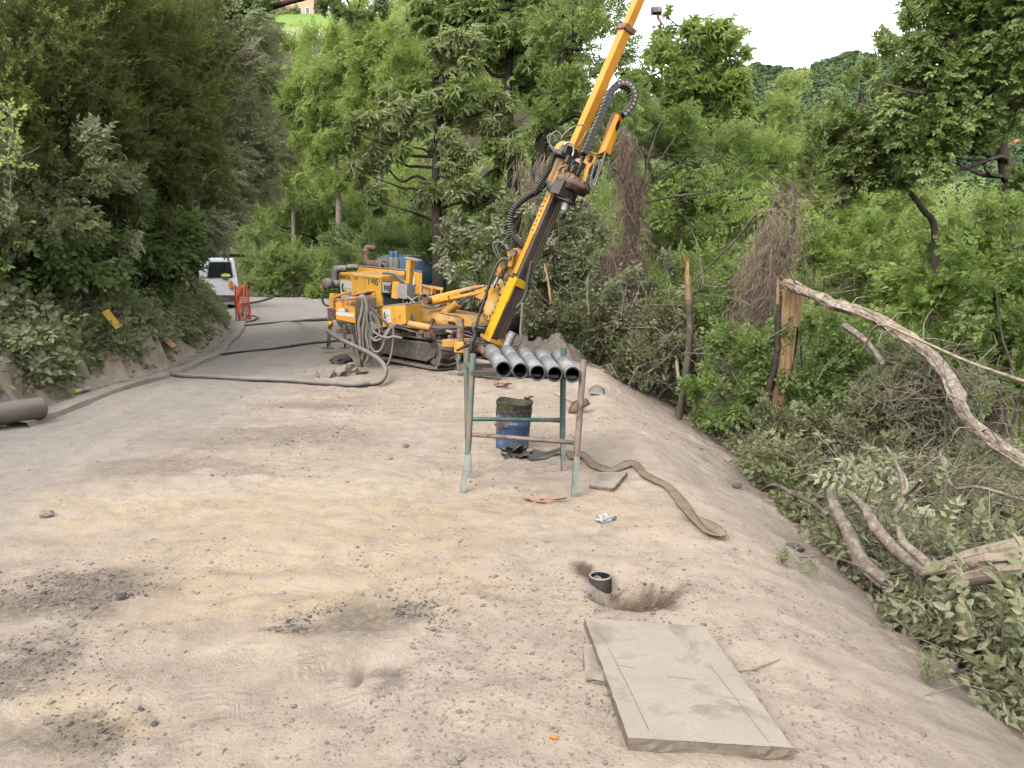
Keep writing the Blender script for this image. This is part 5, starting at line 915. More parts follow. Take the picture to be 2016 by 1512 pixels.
c_ = Q(Z8, 12.89, '832 470;948 480;948 612;834 600'); sticker('panel_face', c_, 0, 1, 0, 1, M['greybox'], cp, .01)
for (u, v, rr_) in ((.58, .50, .036), (.90, .30, .017), (.90, .55, .017), (.86, .8, .02)): o = bil(c_, u, v) - Vector((0, .02, 0)); g = G(); g.cyl(o, o - Vector((0, .02, 0)), rr_, 16); ob('gauge', g, M['dark'], cp)
sticker('switch_strip', c_, .22, .32, .25, .8, M['black'], cp, .014)
g = G(); g.prism(Q(Z8, 12.82, '960 468;1044 478;1022 690;945 672'), (.04, .06, 0)); part('side_flap', g, M['yellow'])
g = G(); g.prism(Q(Z1, 12.75, '838 500;925 508;918 640;832 628'), (.12, .14, 0)); part('grey_box', g, M['greybox'])
g = G(); g.prism(Q(Z1, 12.98, '690 590;930 600;930 700;690 690'), (.1, .1, 0)); part('engine_bay', g, M['black'], 0)
# back housing with louvred grille
rb = Q(Z1, 14.2, '470 345 0;1058 400 -.9;1055 600 -.9;470 560 0'); g = G(); g.prism(rb, (-.05, .45, 0)); bh = part('back_housing', g, M['yellow'], .012)
gc = [bil(rb, .60, .22), bil(rb, .90, .20), bil(rb, .90, .98), bil(rb, .60, .98)]; gr = sticker('grille_frame', gc, 0, 1, 0, 1, M['sign'], bh, .012); sticker('grille_recess', gc, .1, .9, .05, .95, M['black'], gr, .016); g = G()
for k in range(11): v = .08 + .84 * k / 10; a_, b_ = bil(gc, .10, v) + Vector((-.01, -.03, 0)), bil(gc, .90, v) + Vector((-.01, -.03, 0)); g.prism([a_, b_, b_ - up * .026 + Vector((0, .02, 0)), a_ - up * .026 + Vector((0, .02, 0))], (0, .004, .004))
ob('louvre_slats', g, M['sign'], gr)
g = G(); g.prism([rb[0] + up * .012, rb[1] + up * .012, rb[1] + Vector((-.04, .43, .012)), rb[0] + Vector((-.04, .43, .012))], (0, 0, .02)); part('roof_panel', g, M['hose_dusty'], .004)
g = G(); g.prism(Q(Z1, 12.75, '914 282;960 286;938 500;896 494'), (.06, .07, 0)); ps = part('post', g, M['yellow'])
for k in range(4): o = q(Z1, 908 - 1.5 * k, 392 + 22 * k, 12.74); g = G(); g.cyl(o, o - Vector((0, .008, 0)), .014, 10); ob('post_hole', g, M['black'], ps)
g = G(); g.prism(Q(Z1, 12.6, '898 255;1022 285;1020 296;900 268'), (.06, .16, 0)); part('top_board', g, M['board'], .003)
g = G(); g.tube(Q(Z1, 12.9, '380 365 1;310 362 1;275 390 1;270 470 1'), .065, 12, 0, True, 5); g.tube(Q(Z1, 13.9, '385 350;440 345;480 355'), .05, 10, 0, True, 4); part('air_hose', g, M['hose_grey'], 0)
o = q(Z1, 212, 495, 13.7); g = G(); g.lathe(o + Vector((-.03, -.10, 0)), (.35, .9, 0), [(0, 1e-3), (0, .07), (.02, .095), (.13, .095), (.15, .07), (.22, .06)], 20); g.cyl(o + Vector((.02, .05, 0)), q(Z1, 310, 500, 13.8), .07, 14); part('air_filter', g, M['hose_grey'], 0)
g = G(); g.cyl(q(Z1, 150, 515, 13.7), q(Z1, 185, 515, 13.75), .05, 12); part('filter_cap', g, M['yellow_dirty'], .004)
g = G()
for k in range(15): y = 320 - 8.5 * k; g.lathe(q(Z1, 557 - .4 * k, y, 14.3), up, [(0, .062), (.012, .078), (.022, .078), (.034, .062)], 16)
g.tube(Q(Z1, 14.3, '555 195;560 178;590 172;640 178'), [.062, .062, .055, .05], 12, 0, True, 4); part('exhaust', g, M['rust'], 0)
g = G(); g.cyl(q(Z1, 585, 322, 14.25), q(Z1, 715, 330, 14.05), .075, 16); g.tube(Q(Z1, 14.0, '700 322;730 335;735 370'), .035, 8, 0, True, 4); part('muffler', g, M['rust'], 0)
# --- rear frame post, near control box, hopper, second box
g = G(); g.prism(Q(Z8, 13.6, '180 612;232 620;232 820;172 815'), (.06, .1, 0)); g.bar(q(Z8, 225, 665, 13.5), q(Z8, 440, 585, 13.4), .04, .04); g.bar(q(Z8, 225, 690, 13.2), q(Z8, 600, 662, 12.6), .02, .02); part('rear_frame', g, M['yellow'])
g = G(); g.prism(Q(Z8, 13.3, '148 800;250 812;245 945;160 935'), (.05, .1, 0)); part('rear_bracket', g, M['rust']); g = G(); g.prism(Q(Z8, 13.6, '160 930;182 932;178 1050;158 1045'), (.04, .05, 0)); part('rear_strut', g, M['rust'])
g = G(); g.lathe(q(Z8, 170, 985, 13.2), (.8, -.5, -.3), [(0, 1e-3), (0, .04), (.02, .055), (.06, .05), (.08, .03), (.08, 1e-3)], 18); part('yellow_coupling', g, M['bright_yellow'], 0)
g = G(); g.prism(Q(Z8, 13.0, '445 640;640 575 .1;716 592;716 785 -.1;640 800;450 780'), (.25, .25, 0)); hp = part('hopper', g, M['yellow'])
g = G(); g.prism(Q(Z8, 12.9, '440 640;640 588;640 610;470 650'), (.2, .22, 0)); part('hopper_lid', g, M['red_dust'], .004)
bf = Q(Z8, 12.55, '252 722;492 697;503 992;255 936'); g = G(); g.prism(bf, (.30, .30, .04)); nb = part('tool_box', g, M['orange'], .01)
sd_ = [bf[1], bf[1] + Vector((.30, .30, .04)), bf[2] + Vector((.30, .30, .04)), bf[2]]; sticker('dusty_side', sd_, .01, .99, .02, .98, M['hose_dusty'], nb, .004)
lettering('box_lettering', '4', bil(bf, .80, .30) - Vector((0, .012, 0)), bf[1] - bf[0], up, .15, M['black_ink'], nb)
sticker('worn_label', bf, .06, .96, .56, .74, M['sign'], nb, .006); sticker('label_square', bf, .50, .68, .38, .53, M['grey_plastic'], nb, .006); sticker('label_square', bf, .16, .46, .36, .53, M['sign'], nb, .006)
lettering('box_lettering', 'T46', bil(bf, .30, .28) - Vector((0, .012, 0)), bf[1] - bf[0], up, .13, M['red_dust'], nb)
g = G(); top_ = [bf[0] + up * .012, bf[1] + up * .012, bf[1] + Vector((.30, .30, .055)), bf[0] + Vector((.30, .30, .055))]; g.prism(top_, (0, 0, .015)); part('box_lid', g, M['hose_dusty'], .004)
g = G(); g.prism(Q(Z8, 12.7, '250 945;500 1000;520 1050;430 1110;300 1030'), (.2, .25, 0)); part('underside', g, M['dark'], .01)
bs = Q(Z1, 11.95, '690 705 .25;905 690 0;915 862 0;700 890 .25'); g = G(); g.prism(bs, (.22, .3, .01)); sb = part('valve_box', g, M['yellow'], .01)
logo([bil(bs, .06, .14), bil(bs, .38, .13), bil(bs, .39, .80), bil(bs, .07, .84)], sb); sticker('box_seam', bs, .515, .525, 0, 1, M['rust'], sb, .003)
g = G(); g.prism([bs[0] + up * .004, bs[1] + up * .004, bs[1] + Vector((.22, .3, .02)), bs[0] + Vector((.22, .3, .02))], (0, 0, .012)); part('box_lid', g, M['hose_dusty'], .003)
for a, b in (((580, 705), (750, 870)), ((640, 715), (700, 705)), ((920, 720), (1000, 840)), ((920, 790), (1010, 850))): g = G(); g.bar(q(Z1, *a, 12.1), q(Z1, *b, 12.0), .03, .03); part('brace', g, M['dark'], .004)
# --- turret side plate, boom, cylinders
g = G(); g.prism(Q(Z1, 12.6, '1022 660 .1;1060 640 .1;1092 690 .08;1105 735 .05;1380 785 -.5;1470 815 -.62;1500 850 -.65;1515 910 -.67;1480 925 -.62;1300 890 -.35;1015 842 .1'), (.38, .42, 0)); tp_ = part('turret_plate', g, M['yellow_dirty'], .012)
g = G(); g.prism(Q(Z1, 12.14, '1285 845;1300 838;1345 843;1362 856;1355 868;1300 862'), (0, .05, 0)); ob('plate_slot', g, M['black'], tp_)
o = q(Z1, 1160, 828, 12.42); g = G(); g.cyl(o, o - Vector((.02, .05, 0)), .035, 6); ob('plate_bolt', g, M['rust'], tp_)
g = G(); g.prism(Q(Z1, 12.5, '1095 622;1180 595 -.05;1545 510 -.35;1575 515 -.4;1630 548 -.4;1618 585 -.4;1540 602 -.35;1140 688;1098 672'), (.12, .20, 0)); boom = part('boom', g, M['yellow'], .015)
g = G(); o = q(Z1, 1100, 652, 12.44); g.cyl(o + Vector((-.02, -.03, 0)), o + Vector((.16, .22, 0)), .06, 18); part('boom_pin', g, M['rust'], .004)
g = G(); g.cyl(q(Z1, 1408, 577, 12.08), q(Z1, 1520, 547, 12.0), .028, 12); g.cyl(q(Z1, 1520, 547, 12.0), q(Z1, 1628, 518, 11.9), .017, 10); part('tilt_cylinder', g, M['plate'], .002)
g = G(); g.prism(Q(Z1, 12.0, '1215 612;1300 600;1310 640;1225 655'), (-.02, -.06, 0)); part('boom_bracket', g, M['yellow'], .004)
g = G(); g.cyl(q(Z1, 1262, 770, 12.55), q(Z1, 1388, 668, 12.35), .075, 18); part('lift_cylinder', g, M['yellow_dirty'], .004); g = G(); g.cyl(q(Z1, 1380, 675, 12.35), q(Z1, 1470, 612, 12.25), .035, 14); part('lift_rod', g, M['chrome'], 0)
g = G(); g.cyl(q(Z1, 945, 862, 12.0), q(Z1, 1145, 898, 11.75), .055, 16); part('slew_cylinder', g, M['yellow_dirty'], .004); g = G(); g.cyl(q(Z1, 1145, 898, 11.75), q(Z1, 1350, 940, 11.5), .025, 12); part('slew_rod', g, M['hose_dusty'], 0)
g = G(); g.prism(Q(Z1, 12.1, '1040 500 .6;1245 535 .5;1240 560 .5;1045 522 .6'), (.02, .03, 0)); g.bar(q(Z1, 1150, 525, 12.6), q(Z1, 1140, 600, 12.6), .035, .03); g.bar(q(Z1, 1236, 545, 12.6), q(Z1, 1228, 590, 12.6), .02, .02); g.prism(Q(Z1, 12.75, '1060 520;1130 530;1125 590;1065 590'), (.1, .1, 0)); part('far_side_bracket', g, M['yellow_dirty'], .004)
# --- turntable ring behind the mast
rc = q(ZL, 1062, 610, 11.75); rn = Vector((-.86, -.42, .28)).normalized(); g = G(); g.lathe(rc + rn * -.10, rn, [(0, 1e-3), (0, .30), (.02, .325), (.05, .325), (.06, .30), (.10, .30), (.11, .335), (.15, .335), (.17, .30), (.17, .17), (.12, .15), (.12, 1e-3)], 36); tr_ = part('turntable_ring', g, M['yellow_dirty'], 0)
x_ = rn.orthogonal().normalized(); y_ = rn.cross(x_)
for k in range(16): a = k * math.pi / 8; o = rc + rn * .065 + (x_ * math.cos(a) + y_ * math.sin(a)) * .26; g = G(); g.cyl(o, o + rn * .03, .018, 6); ob('ring_bolt', g, M['rust'], tr_)
g = G(); g.cyl(rc - rn * .3, rc, .2, 20); g.prism(Q(ZL, 11.85, '830 560;945 510;960 570;900 600'), (.1, .2, 0)); part('boom_head', g, M['yellow_dirty'], .006)
# --- mast
MA = at(969, 664, 11.35); MB = at(1262, -8, 11.35); mt_ = (MB - MA).normalized(); ML = (MB - MA).length
eg = Vector((.56, -.83, 0)); eg = (eg - mt_ * eg.dot(mt_)).normalized(); ey = eg.cross(mt_).normalized(); ey = -ey if ey.x > 0 else ey   # eg: normal of rail face, ey: normal of yellow face (towards the left)
def ms(py): return (664 - py) / 672 * ML
def mp(s, g_, y_): return MA + mt_ * s + eg * g_ + ey * y_
def mbox(g, s0, s1, g0, g1, y0, y1): return g.prism([mp(s0, g0, y0), mp(s0, g1, y0), mp(s0, g1, y1), mp(s0, g0, y1)], mt_ * (s1 - s0))
mast = thing('mast', None, None, MA); mast.parent = rig; mast.location = MA - OFF['drill_rig']
def mpart(name, g, m, bevel=.004, parent=None): return ob(name, g, m, parent or mast, bevel)
g = G(); mbox(g, 0, ms(285), -.06, .085, -.075, .075); mpart('mast_beam', g, M['rail'])
g = G(); mbox(g, .03, ms(300), .088, .112, .03, .078); mbox(g, .03, ms(300), .088, .112, -.078, -.045); mpart('guide_rails', g, M['rail'])
g = G(); mbox(g, -.03, ms(545), -.07, .06, .078, .105); mbox(g, -.02, ms(540), .062, .125, .082, .104); mpart('lower_cladding', g, M['bright_yellow'])
g = G(); mbox(g, ms(556), ms(541), .06, .135, -.10, .108); mbox(g, ms(590), ms(541), .115, .14, .075, .110); mpart('cross_bracket', g, M['bright_yellow'])
g = G(); mbox(g, -.06, -.01, -.12, .17, -.11, .13); mpart('base_plate', g, M['yellow'])
g = G(); mbox(g, ms(535), ms(450), -.05, .05, .078, .094); mpart('edge_strip', g, M['orange'])
g = G(); mbox(g, ms(455), ms(310), -.06, .07, .078, .098); hsn = mpart('perforated_strip', g, M['yellow'])
for k in range(13): o = mp(ms(448 - 9.5 * k), .0, .099); g = G(); g.cyl(o, o + ey * .004, .014, 10); ob('strip_hole', g, M['black'], hsn)
g = G()
for k in range(72): s = .05 + (ms(385) - .05) * k / 72; mbox(g, s, s + .030, .10, .135, -.108 - .012 * (k % 2), -.08)
mpart('feed_chain', g, M['rail'], 0)
# bracket and tilt gear on the back of the mast
g = G(); g.prism(Q(ZL, 11.55, '1240 45;1352 50;1255 345;1190 345;1160 300'), (.05, .12, 0)); g.prism(Q(ZL, 11.45, '1180 90;1262 60;1235 240;1190 250'), (.03, .1, 0)); mpart('mast_cradle', g, M['yellow'], .008)
for (x, y, rr_) in ((1255, 92, .05), (1185, 345, .04), (1210, 150, .03)): o = q(ZL, x, y, 11.42); g = G(); g.cyl(o, o + Vector((-.02, -.06, 0)), rr_, 14); mpart('cradle_pin', g, M['rust'], .003)
g = G(); g.cyl(q(ZL, 1150, 215, 11.5), q(ZL, 1088, 352, 11.5), .070, 18); mpart('swing_cylinder', g, surf('flaking_yellow', (.50, .26, .03), (.40, .2, .03), 8, .6, spot=(.12, .06, .03), spot_amt=.52, spot_sc=16)); g = G(); g.cyl(q(ZL, 1085, 355, 11.5), q(ZL, 1030, 470, 11.5), .026, 14); mpart('swing_rod', g, M['chrome'], 0)
# upper mast tube
g = G(); mbox(g, ms(300), ms(52), -.055, .085, -.05, .088); mbox(g, ms(52) + .02, ms(-40), -.045, .075, -.045, .078); mpart('upper_mast', g, M['orange'], .01)
g = G(); mbox(g, ms(60), ms(50), -.085, .115, -.09, .118); mpart('mast_flange', g, M['rust'])
# carriage, rotary head, chuck
dc = q(ZR, 535, 1130, 11.05); g = G(); g.lathe(dc - mt_ * .03, mt_, [(-.10, 1e-3), (-.10, .10), (-.05, .13), (-.05, .225), (0, .235), (.01, .255), (.075, .255), (.085, .225), (.12, .225), (.13, .12), (.13, 1e-3)], 40); rh = mpart('rotary_head', g, M['rust'], 0)
for k in range(18): a = k * math.pi / 9; x1 = mt_.orthogonal().normalized(); y1 = mt_.cross(x1); o = dc + (x1 * math.cos(a) + y1 * math.sin(a)) * .225 + mt_ * .055; g = G(); g.cyl(o, o + mt_ * .03, .014, 6); ob('head_bolt', g, M['dark'], rh)
g = G(); g.cyl(dc - mt_ * .22, dc - mt_ * .10, .12, 24); g.cyl(dc - mt_ * .25, dc - mt_ * .21, .15, 28); g.box(dc - mt_ * .12 + ey * .12, (mt_, eg, ey), (.10, .12, .12)); mpart('head_gear', g, M['dark'], .005)
g = G(); ca = q(ZR, 452, 1370, 11.05); cb = q(ZR, 415, 1475, 11.05); g.cyl(ca, cb, .056, 20); mpart('chuck', g, M['pipe'], .004); g = G(); tt_ = (cb - ca).normalized(); g.lathe(cb, tt_, [(0, 1e-3), (0, .045), (.05, .042), (.10, .02), (.12, .018), (.12, 1e-3)], 16); mpart('chuck_tip', g, M['dark'], 0)
g = G(); d0 = q(ZR, 535, 1010, 11.05); d1 = q(ZR, 625, 800, 11.1); g.cyl(d0, d1, .062, 20); g.cyl(d0 - mt_ * .03, d0 + mt_ * .05, .09, 20); mpart('swivel', g, M['yellow_dirty'], .005)
g = G(); g.prism(Q(ZR, 11.0, '735 655;860 720;838 800;760 900;735 1010;700 1120;660 1100;690 960;640 930;690 790'), (.02, .14, 0)); mpart('head_bracket', g, M['yellow'], .006); g = G(); g.prism(Q(ZR, 10.97, '728 650;862 705;858 722;725 672'), (.02, .2, 0)); mpart('bracket_flange', g, M['yellow'], .003)
g = G(); o = q(ZR, 395, 660, 11.3); g.lathe(o, (-.5, -.6, .4), [(-.1, 1e-3), (-.1, .10), (.02, .115), (.06, .115), (.07, .08), (.07, 1e-3)], 24); mpart('motor_flange', g, M['yellow'], 0); g = G(); g.lathe(o + Vector((.02, -.08, .02)), (-.35, -.6, -.5), [(0, 1e-3), (0, .055), (.16, .06), (.17, .04), (.22, .04), (.22, 1e-3)], 16); g.box(q(ZR, 470, 700, 11.2), (mt_, eg, ey), (.09, .07, .10)); mpart('hydraulic_motor', g, M['dark'], .006)
g = G(); g.box(mp(ms(330), .0, .12), (mt_, eg, ey), (.20, .09, .03)); g.box(mp(ms(345), .10, -.02), (mt_, eg, ey), (.24, .03, .12)); mpart('carriage', g, M['yellow_dirty'], .006); g = G(); g.lathe(q(ZR, 265, 1160, 11.2), (-.4, -.9, 0), [(-.06, 1e-3), (-.06, .075), (.05, .075), (.06, .05), (.06, 1e-3)], 18); mpart('guide_roller', g, M['dark'], 0)
g = G(); rr2 = _r(4)
for k in range(22): a_ = q(ZR, 560 + 60 * rr2.normal() * .8, 900 + 60 * rr2.normal(), 11.0 + .05 * rr2.normal()); g.box(a_, (mt_, eg, ey), (.03 + .03 * rr2.random(), .025, .025 + .02 * rr2.random()))
for k in range(14): a_ = q(ZR, 810 + 40 * rr2.normal(), 960 + 70 * rr2.normal(), 11.0 + .04 * rr2.normal()); g.box(a_, (mt_, eg, ey), (.02 + .03 * rr2.random(), .02, .02))
mpart('valves_and_fittings', g, M['dark'], .003)
# hose-guide box with slot and drag chain
hb = [q(ZR, 1112, 160, 11.0), q(ZR, 1165, 178, 10.95), q(ZR, 970, 668, 10.95), q(ZR, 865, 718, 11.0)]; g = G(); g.prism(hb, (.06, .05, -.02)); hs2 = [hb[1], q(ZR, 1215, 240, 11.0), q(ZR, 1040, 735, 11.0), hb[2]]; g.prism(hs2, (-.04, .06, 0)); gb = mpart('hose_guide_box', g, M['orange'], .005)
sc_ = [bil(hs2, .45 + .34 * math.cos(a), .24 + .15 * math.sin(a)) - Vector((-.002, .006, 0)) for a in np.linspace(0, 2 * math.pi, 18)[:-1]]; g = G(); g.prism(sc_, (0, .004, 0)); ob('guide_slot', g, M['black'], gb)
g = G(); g.prism(Q(ZR, 11.0, '1060 150;1112 160;1000 440;900 690;860 720;905 600'), (.03, .08, 0)); mpart('guide_back', g, M['red_dust'], .003)
cpx = [(1149, 304), (1157, 287), (1168, 262), (1179, 237), (1189, 213), (1198, 190), (1207, 174), (1220, 165), (1234, 167), (1244, 178), (1247, 193), (1243, 208), (1234, 220), (1224, 229)]
CP, _ = cat([at(x, y, 10.98) for x, y in cpx], [0] * len(cpx), 12); Ls = [0]
for k in range(1, len(CP)): Ls.append(Ls[-1] + (CP[k] - CP[k - 1]).length)
dw = Vector((.16, -.95, .05)).normalized()
def cpt(s): k = min(max(int(np.searchsorted(Ls, s)), 1), len(CP) - 1); t = (s - Ls[k - 1]) / max(1e-6, Ls[k] - Ls[k - 1]); return CP[k - 1].lerp(CP[k], t)
g = G(); g2 = G(); g3 = G(); NL = 30
for k in range(NL):
    a_, b_ = cpt(Ls[-1] * k / NL), cpt(Ls[-1] * (k + .96) / NL); t_ = (b_ - a_).normalized(); n_ = t_.cross(dw).normalized(); c_ = (a_ + b_) / 2; L_ = (b_ - a_).length / 2
    g.box(c_ + dw * .085, (t_, n_, dw), (L_, .042, .008)); g.box(c_ - dw * .085, (t_, n_, dw), (L_, .042, .008)); g2.box(c_ + n_ * .036, (t_, n_, dw), (.012, .006, .078)); g2.box(c_ - n_ * .036, (t_, n_, dw), (.012, .006, .078))
    g.box(c_, (t_, n_, dw), (L_, .022, .07))
    if k > 17: g3.box(c_ + dw * .095, (t_, n_, dw), (L_ * .6, .014, .003))
ch = mpart('drag_chain', g, M['rubber'], .002); ob('chain_crossbars', g2, M['greybox'], ch); ob('chain_markers', g3, M['board'], ch)
# mast hoses
def hose(name, Z, Y, txt, r, m, parent=None, sides=8, rib=False):
    P = Q(Z, Y, txt); g = G(); PP, _ = cat(P, [0] * len(P), 8)
    if rib: g.tube(PP, [r * (1 + .14 * (-1) ** k) for k in range(len(PP))], 12, 0, False)
    else: g.tube(PP, r, sides)
    return ob(name, g, M[m], parent or rig)
hose('corrugated_hose', Z2, 11.5, '860 -90;790 -15;720 20;640 80;580 150;553 230;560 320;590 390;640 440;670 470', .048, 'rubber', mast, rib=True)
hose('corrugated_hose', ZR, 11.2, '10 1230;80 1120;150 1010;200 930;230 850;270 750;330 660', .040, 'rubber', mast, rib=True)
for i, (Z, Y, txt, r, m_) in enumerate(((ZR, 11.1, '330 690;260 620;205 550;195 480;240 440;290 480;325 540', .013, 'hose_grey'), (ZR, 11.1, '300 700;225 590;235 470;310 405;370 450;385 530', .013, 'hose_grey'), (ZR, 11.08, '380 510;420 440;500 370;600 320;680 320;715 370;700 450;600 620', .011, 'hose_grey'), (ZR, 11.05, '420 590;460 555;520 580;545 660;530 740', .015, 'chrome'), (ZR, 11.05, '330 940;370 890;440 880;490 930;480 1000', .015, 'hose_grey'), (ZR, 10.95, '800 1185;820 1220;880 1215;950 1130;990 1000;1015 850;1015 740', .008, 'green_bright'), (ZR, 10.95, '800 1190;770 1120;800 960;830 840;880 810;890 870;860 980;830 1080', .013, 'hose_grey'), (ZR, 10.96, '815 1160;790 1060;815 930;860 840;900 900', .013, 'hose_grey'), (ZR, 10.95, '975 690;930 850;870 1030;830 1150', .016, 'hose_grey'), (ZR, 10.97, '800 1220;790 1300;740 1370', .006, 'dark'), (ZL, 11.4, '1080 150;1040 60;1030 10;1060 -20;1120 -10;1190 60', .011, 'hose_grey'), (ZL, 11.42, '1100 140;1060 20;1080 -15;1150 10;1210 65', .010, 'hose_grey'), (ZL, 11.25, '1200 180;1140 160;1080 210;1030 320;990 440;960 530;930 640;870 800;850 870', .018, 'rubber'), (ZL, 11.22, '1020 340;970 480;940 590;890 730;860 860;840 890;950 900', .018, 'rubber'), (Z2, 11.2, '740 600;720 700;705 780;695 860;670 930;610 1010', .026, 'rubber'), (Z2, 11.15, '660 960;655 1080;645 1200;645 1280;620 1330;575 1335', .022, 'hose_grey'), (ZL, 11.1, '850 870;825 900;835 980;800 1060;795 1130', .03, 'rubber'))):
    hose('hydraulic_hose', Z, Y, txt, r, m_, mast)
g = G(); g.cyl(q(ZL, 1245, 940, 11.1), q(ZL, 1165, 1110, 11.1), .062, 20); g.cyl(q(ZL, 1238, 955, 11.1), q(ZL, 1222, 990, 11.1), .067, 20); mpart('casing_guide', g, M['pipe'], .003)
g = G(); mbox(g, -.02, ms(580), -.10, -.06, -.13, -.09); mbox(g, -.15, .05, .0, .1, -.16, -.06); mpart('rear_rail', g, M['yellow_dirty'])
# --- hoses at the back and side
for i, (Z, Y, txt, r, m_) in enumerate(((Z8, 12.35, '560 665;600 655;625 720;620 850;610 980;590 1120;600 1300;590 1440', .035, 'hose_dusty'), (Z8, 12.3, '600 660;640 740;650 860;655 1000;640 1140;670 1290;660 1420;630 1465', .03, 'hose_dusty'), (Z8, 12.32, '580 660;595 760;570 900;545 1000;560 1160;560 1340', .03, 'hose_dusty'), (Z8, 12.4, '620 700;640 900;600 1100;620 1330;600 1460', .028, 'hose_dusty'), (Z8, 12.4, '470 1010;490 1120;520 1250;570 1400;580 1520', .024, 'dark'), (Z8, 12.4, '500 1000;520 1150;500 1250;480 1290;500 1370;540 1400', .016, 'hose_grey'), (Z8, 12.1, '980 1000;930 1040;880 1110;820 1180;740 1200;680 1150', .022, 'hose_dusty'), (Z8, 12.05, '985 1000;920 1080;870 1170;850 1260;800 1330;740 1340;690 1270', .020, 'hose_dusty'), (Z8, 12.0, '970 1000;975 1120;965 1260;940 1400;900 1500;850 1560', .020, 'hose_dusty'), (Z8, 12.2, '700 830;740 900;770 1000;800 1060;795 1130;740 1170;690 1180', .018, 'hose_dusty'), (Z8, 12.2, '680 850;700 950;760 1040;700 1100;660 1040', .016, 'hose_grey'), (Z8, 12.2, '720 800;690 900;720 1000;790 1050', .016, 'greybox'), (Z8, 12.2, '760 820;770 920;820 1040', .020, 'greybox'), (Z8, 12.25, '660 830;650 940;690 1060;760 1090', .014, 'hose_grey'), (Z1, 12.4, '580 1050;600 1180;640 1270;690 1290;715 1270', .016, 'hose_dusty'), (Z1, 12.3, '600 1050;620 1150;680 1230;690 1200', .014, 'hose_dusty'), (Z1, 12.0, '800 870;880 880;980 910;1080 930;1150 945', .020, 'hose_dusty'), (Z1, 11.98, '810 880;900 905;1000 935;1130 955', .018, 'hose_grey'), (Z1, 11.95, '820 865;930 890;1040 915;1180 935', .018, 'dark'), (Z1, 12.5, '1035 640;1045 600;1090 590;1120 620;1130 680;1200 700;1280 680', .018, 'hose_grey'), (Z1, 12.48, '1030 650;1060 700;1150 715;1230 690', .018, 'hose_grey'), (Z1, 12.6, '920 610;960 640;1000 680;1020 720', .018, 'greybox'), (Z1, 12.6, '930 700;980 640;1030 610', .018, 'hose_grey'), (Z1, 12.55, '925 740;970 730;1010 720;1030 690', .018, 'greybox'), (Z1, 12.6, '880 650;930 740;980 800;1000 850', .020, 'dark'), (Z1, 12.6, '920 660;950 760;1000 830', .016, 'hose_grey'), (Z1, 13.1, '700 400;780 405;830 430;870 470;900 480', .022, 'hose_grey'), (Z1, 13.1, '740 395;800 410;850 450;880 475', .018, 'dark'), (Z1, 13.1, '770 400;830 415;880 460;920 485', .018, 'hose_grey'), (Z1, 13.7, '190 545;175 600;160 640;175 680;215 700', .020, 'dark'), (Z1, 11.4, '1330 930;1400 925;1480 940;1540 980;1600 1010', .016, 'dark'), (Z1, 11.4, '1440 960;1520 985;1580 1020;1640 1030', .016, 'hose_grey'), (Z1, 11.35, '1480 1000;1560 1030;1620 1050;1700 1040', .018, 'dark'), (Z1, 11.9, '620 930;680 970;740 985;800 975;880 990', .02, 'hose_dusty'))):
    hose('hydraulic_hose', Z, Y, txt, r, m_)
rr2 = _r(9); gl = []
for k in range(26): g = G(); gl.append(g); a_ = q(Z1, 1000 + 420 * rr2.random(), 930 + 20 * rr2.normal() + 25, 11.9 - .4 * rr2.random()); g.box(a_, (ax, pr, up), (.02 + .06 * rr2.random(), .03, .015 + .03 * rr2.random()))
for k in range(20): g = G(); gl.append(g); a_ = q(Z8, 420 + 60 * rr2.normal(), 1060 + 30 * rr2.normal(), 12.6); g.box(a_, (ax, pr, up), (.02 + .04 * rr2.random(), .03, .02 + .02 * rr2.random()))
for k in range(12): g = G(); gl.append(g); a_ = q(Z1, 1540 + 60 * rr2.normal(), 1060 + 30 * rr2.normal(), 11.2); g.bar(a_, a_ + Vector((.12 * rr2.normal(), .1 * rr2.normal(), .05 * rr2.normal())), .03, .03)
for k, g in enumerate(gl): part('fitting', g, M[('dark', 'rust', 'hose_grey')[k % 3]], .003)
g = G(); g.cyl(q(Z1, 1560, 1050, 11.4), q(Z1, 1640, 1130, 10.9), .055, 14); part('front_roller', g, M['rust'], .004)
# ------------------------------------------------------------------ pipe rack and casing pipes
rack = thing('pipe_rack', 'worn green steel trestle carrying a row of grey pipes', 'pipe rack', gp(1020, 950)); UP = Vector((0, 0, 1))
def post(top, mid, foot, m, name='leg'):
    top, mid, foot = Vector(top), Vector(mid), Vector(foot); g = G(); d = (top - mid).normalized()
    g.tube([mid, top], .0225, 16, 0, True, 0, False); g.tube([top - d * .001, mid], .019, 16, 0, True, 0, False); L = ob(name, g, M[m], rack)
    g = G(); e = (mid - foot).normalized(); x = Vector((1, 0, 0)); a, b = foot, mid + e * .03
    for off, dx in ((Vector((-.018, -.016, 0)), Vector((.038, 0, 0))), (Vector((-.018, -.016, 0)), Vector((.0, .034, 0)))): g.prism([a + off, a + off + dx, b + off + dx, b + off], Vector((0, .004, 0)) if dx.x else Vector((.004, 0, 0)))
    ob('foot', g, M['pale_steel'], L); return L
f1, f2, f3, f4 = gp(910, 971), gp(1129, 977), gp(926, 942), gp(1109, 926)
t1, t2, t3, t4 = q(Z4, 216, 234, f1.y + .16), q(Z4, 1130, 285, f2.y + .10), q(Z4, 160, 190, f3.y + .05), q(Z4, 962, 190, f4.y)
post(t1, q(Z4, 172, 1070, f1.y + .04), f1, 'green_steel'); post(t2, q(Z4, 1072, 1085, f2.y + .02), f2, 'brown_steel'); post(t3, q(Z4, 172, 940, f3.y + .02), f3, 'green_steel'); post(t4, q(Z4, 955, 930, f4.y), f4, 'green_bright')
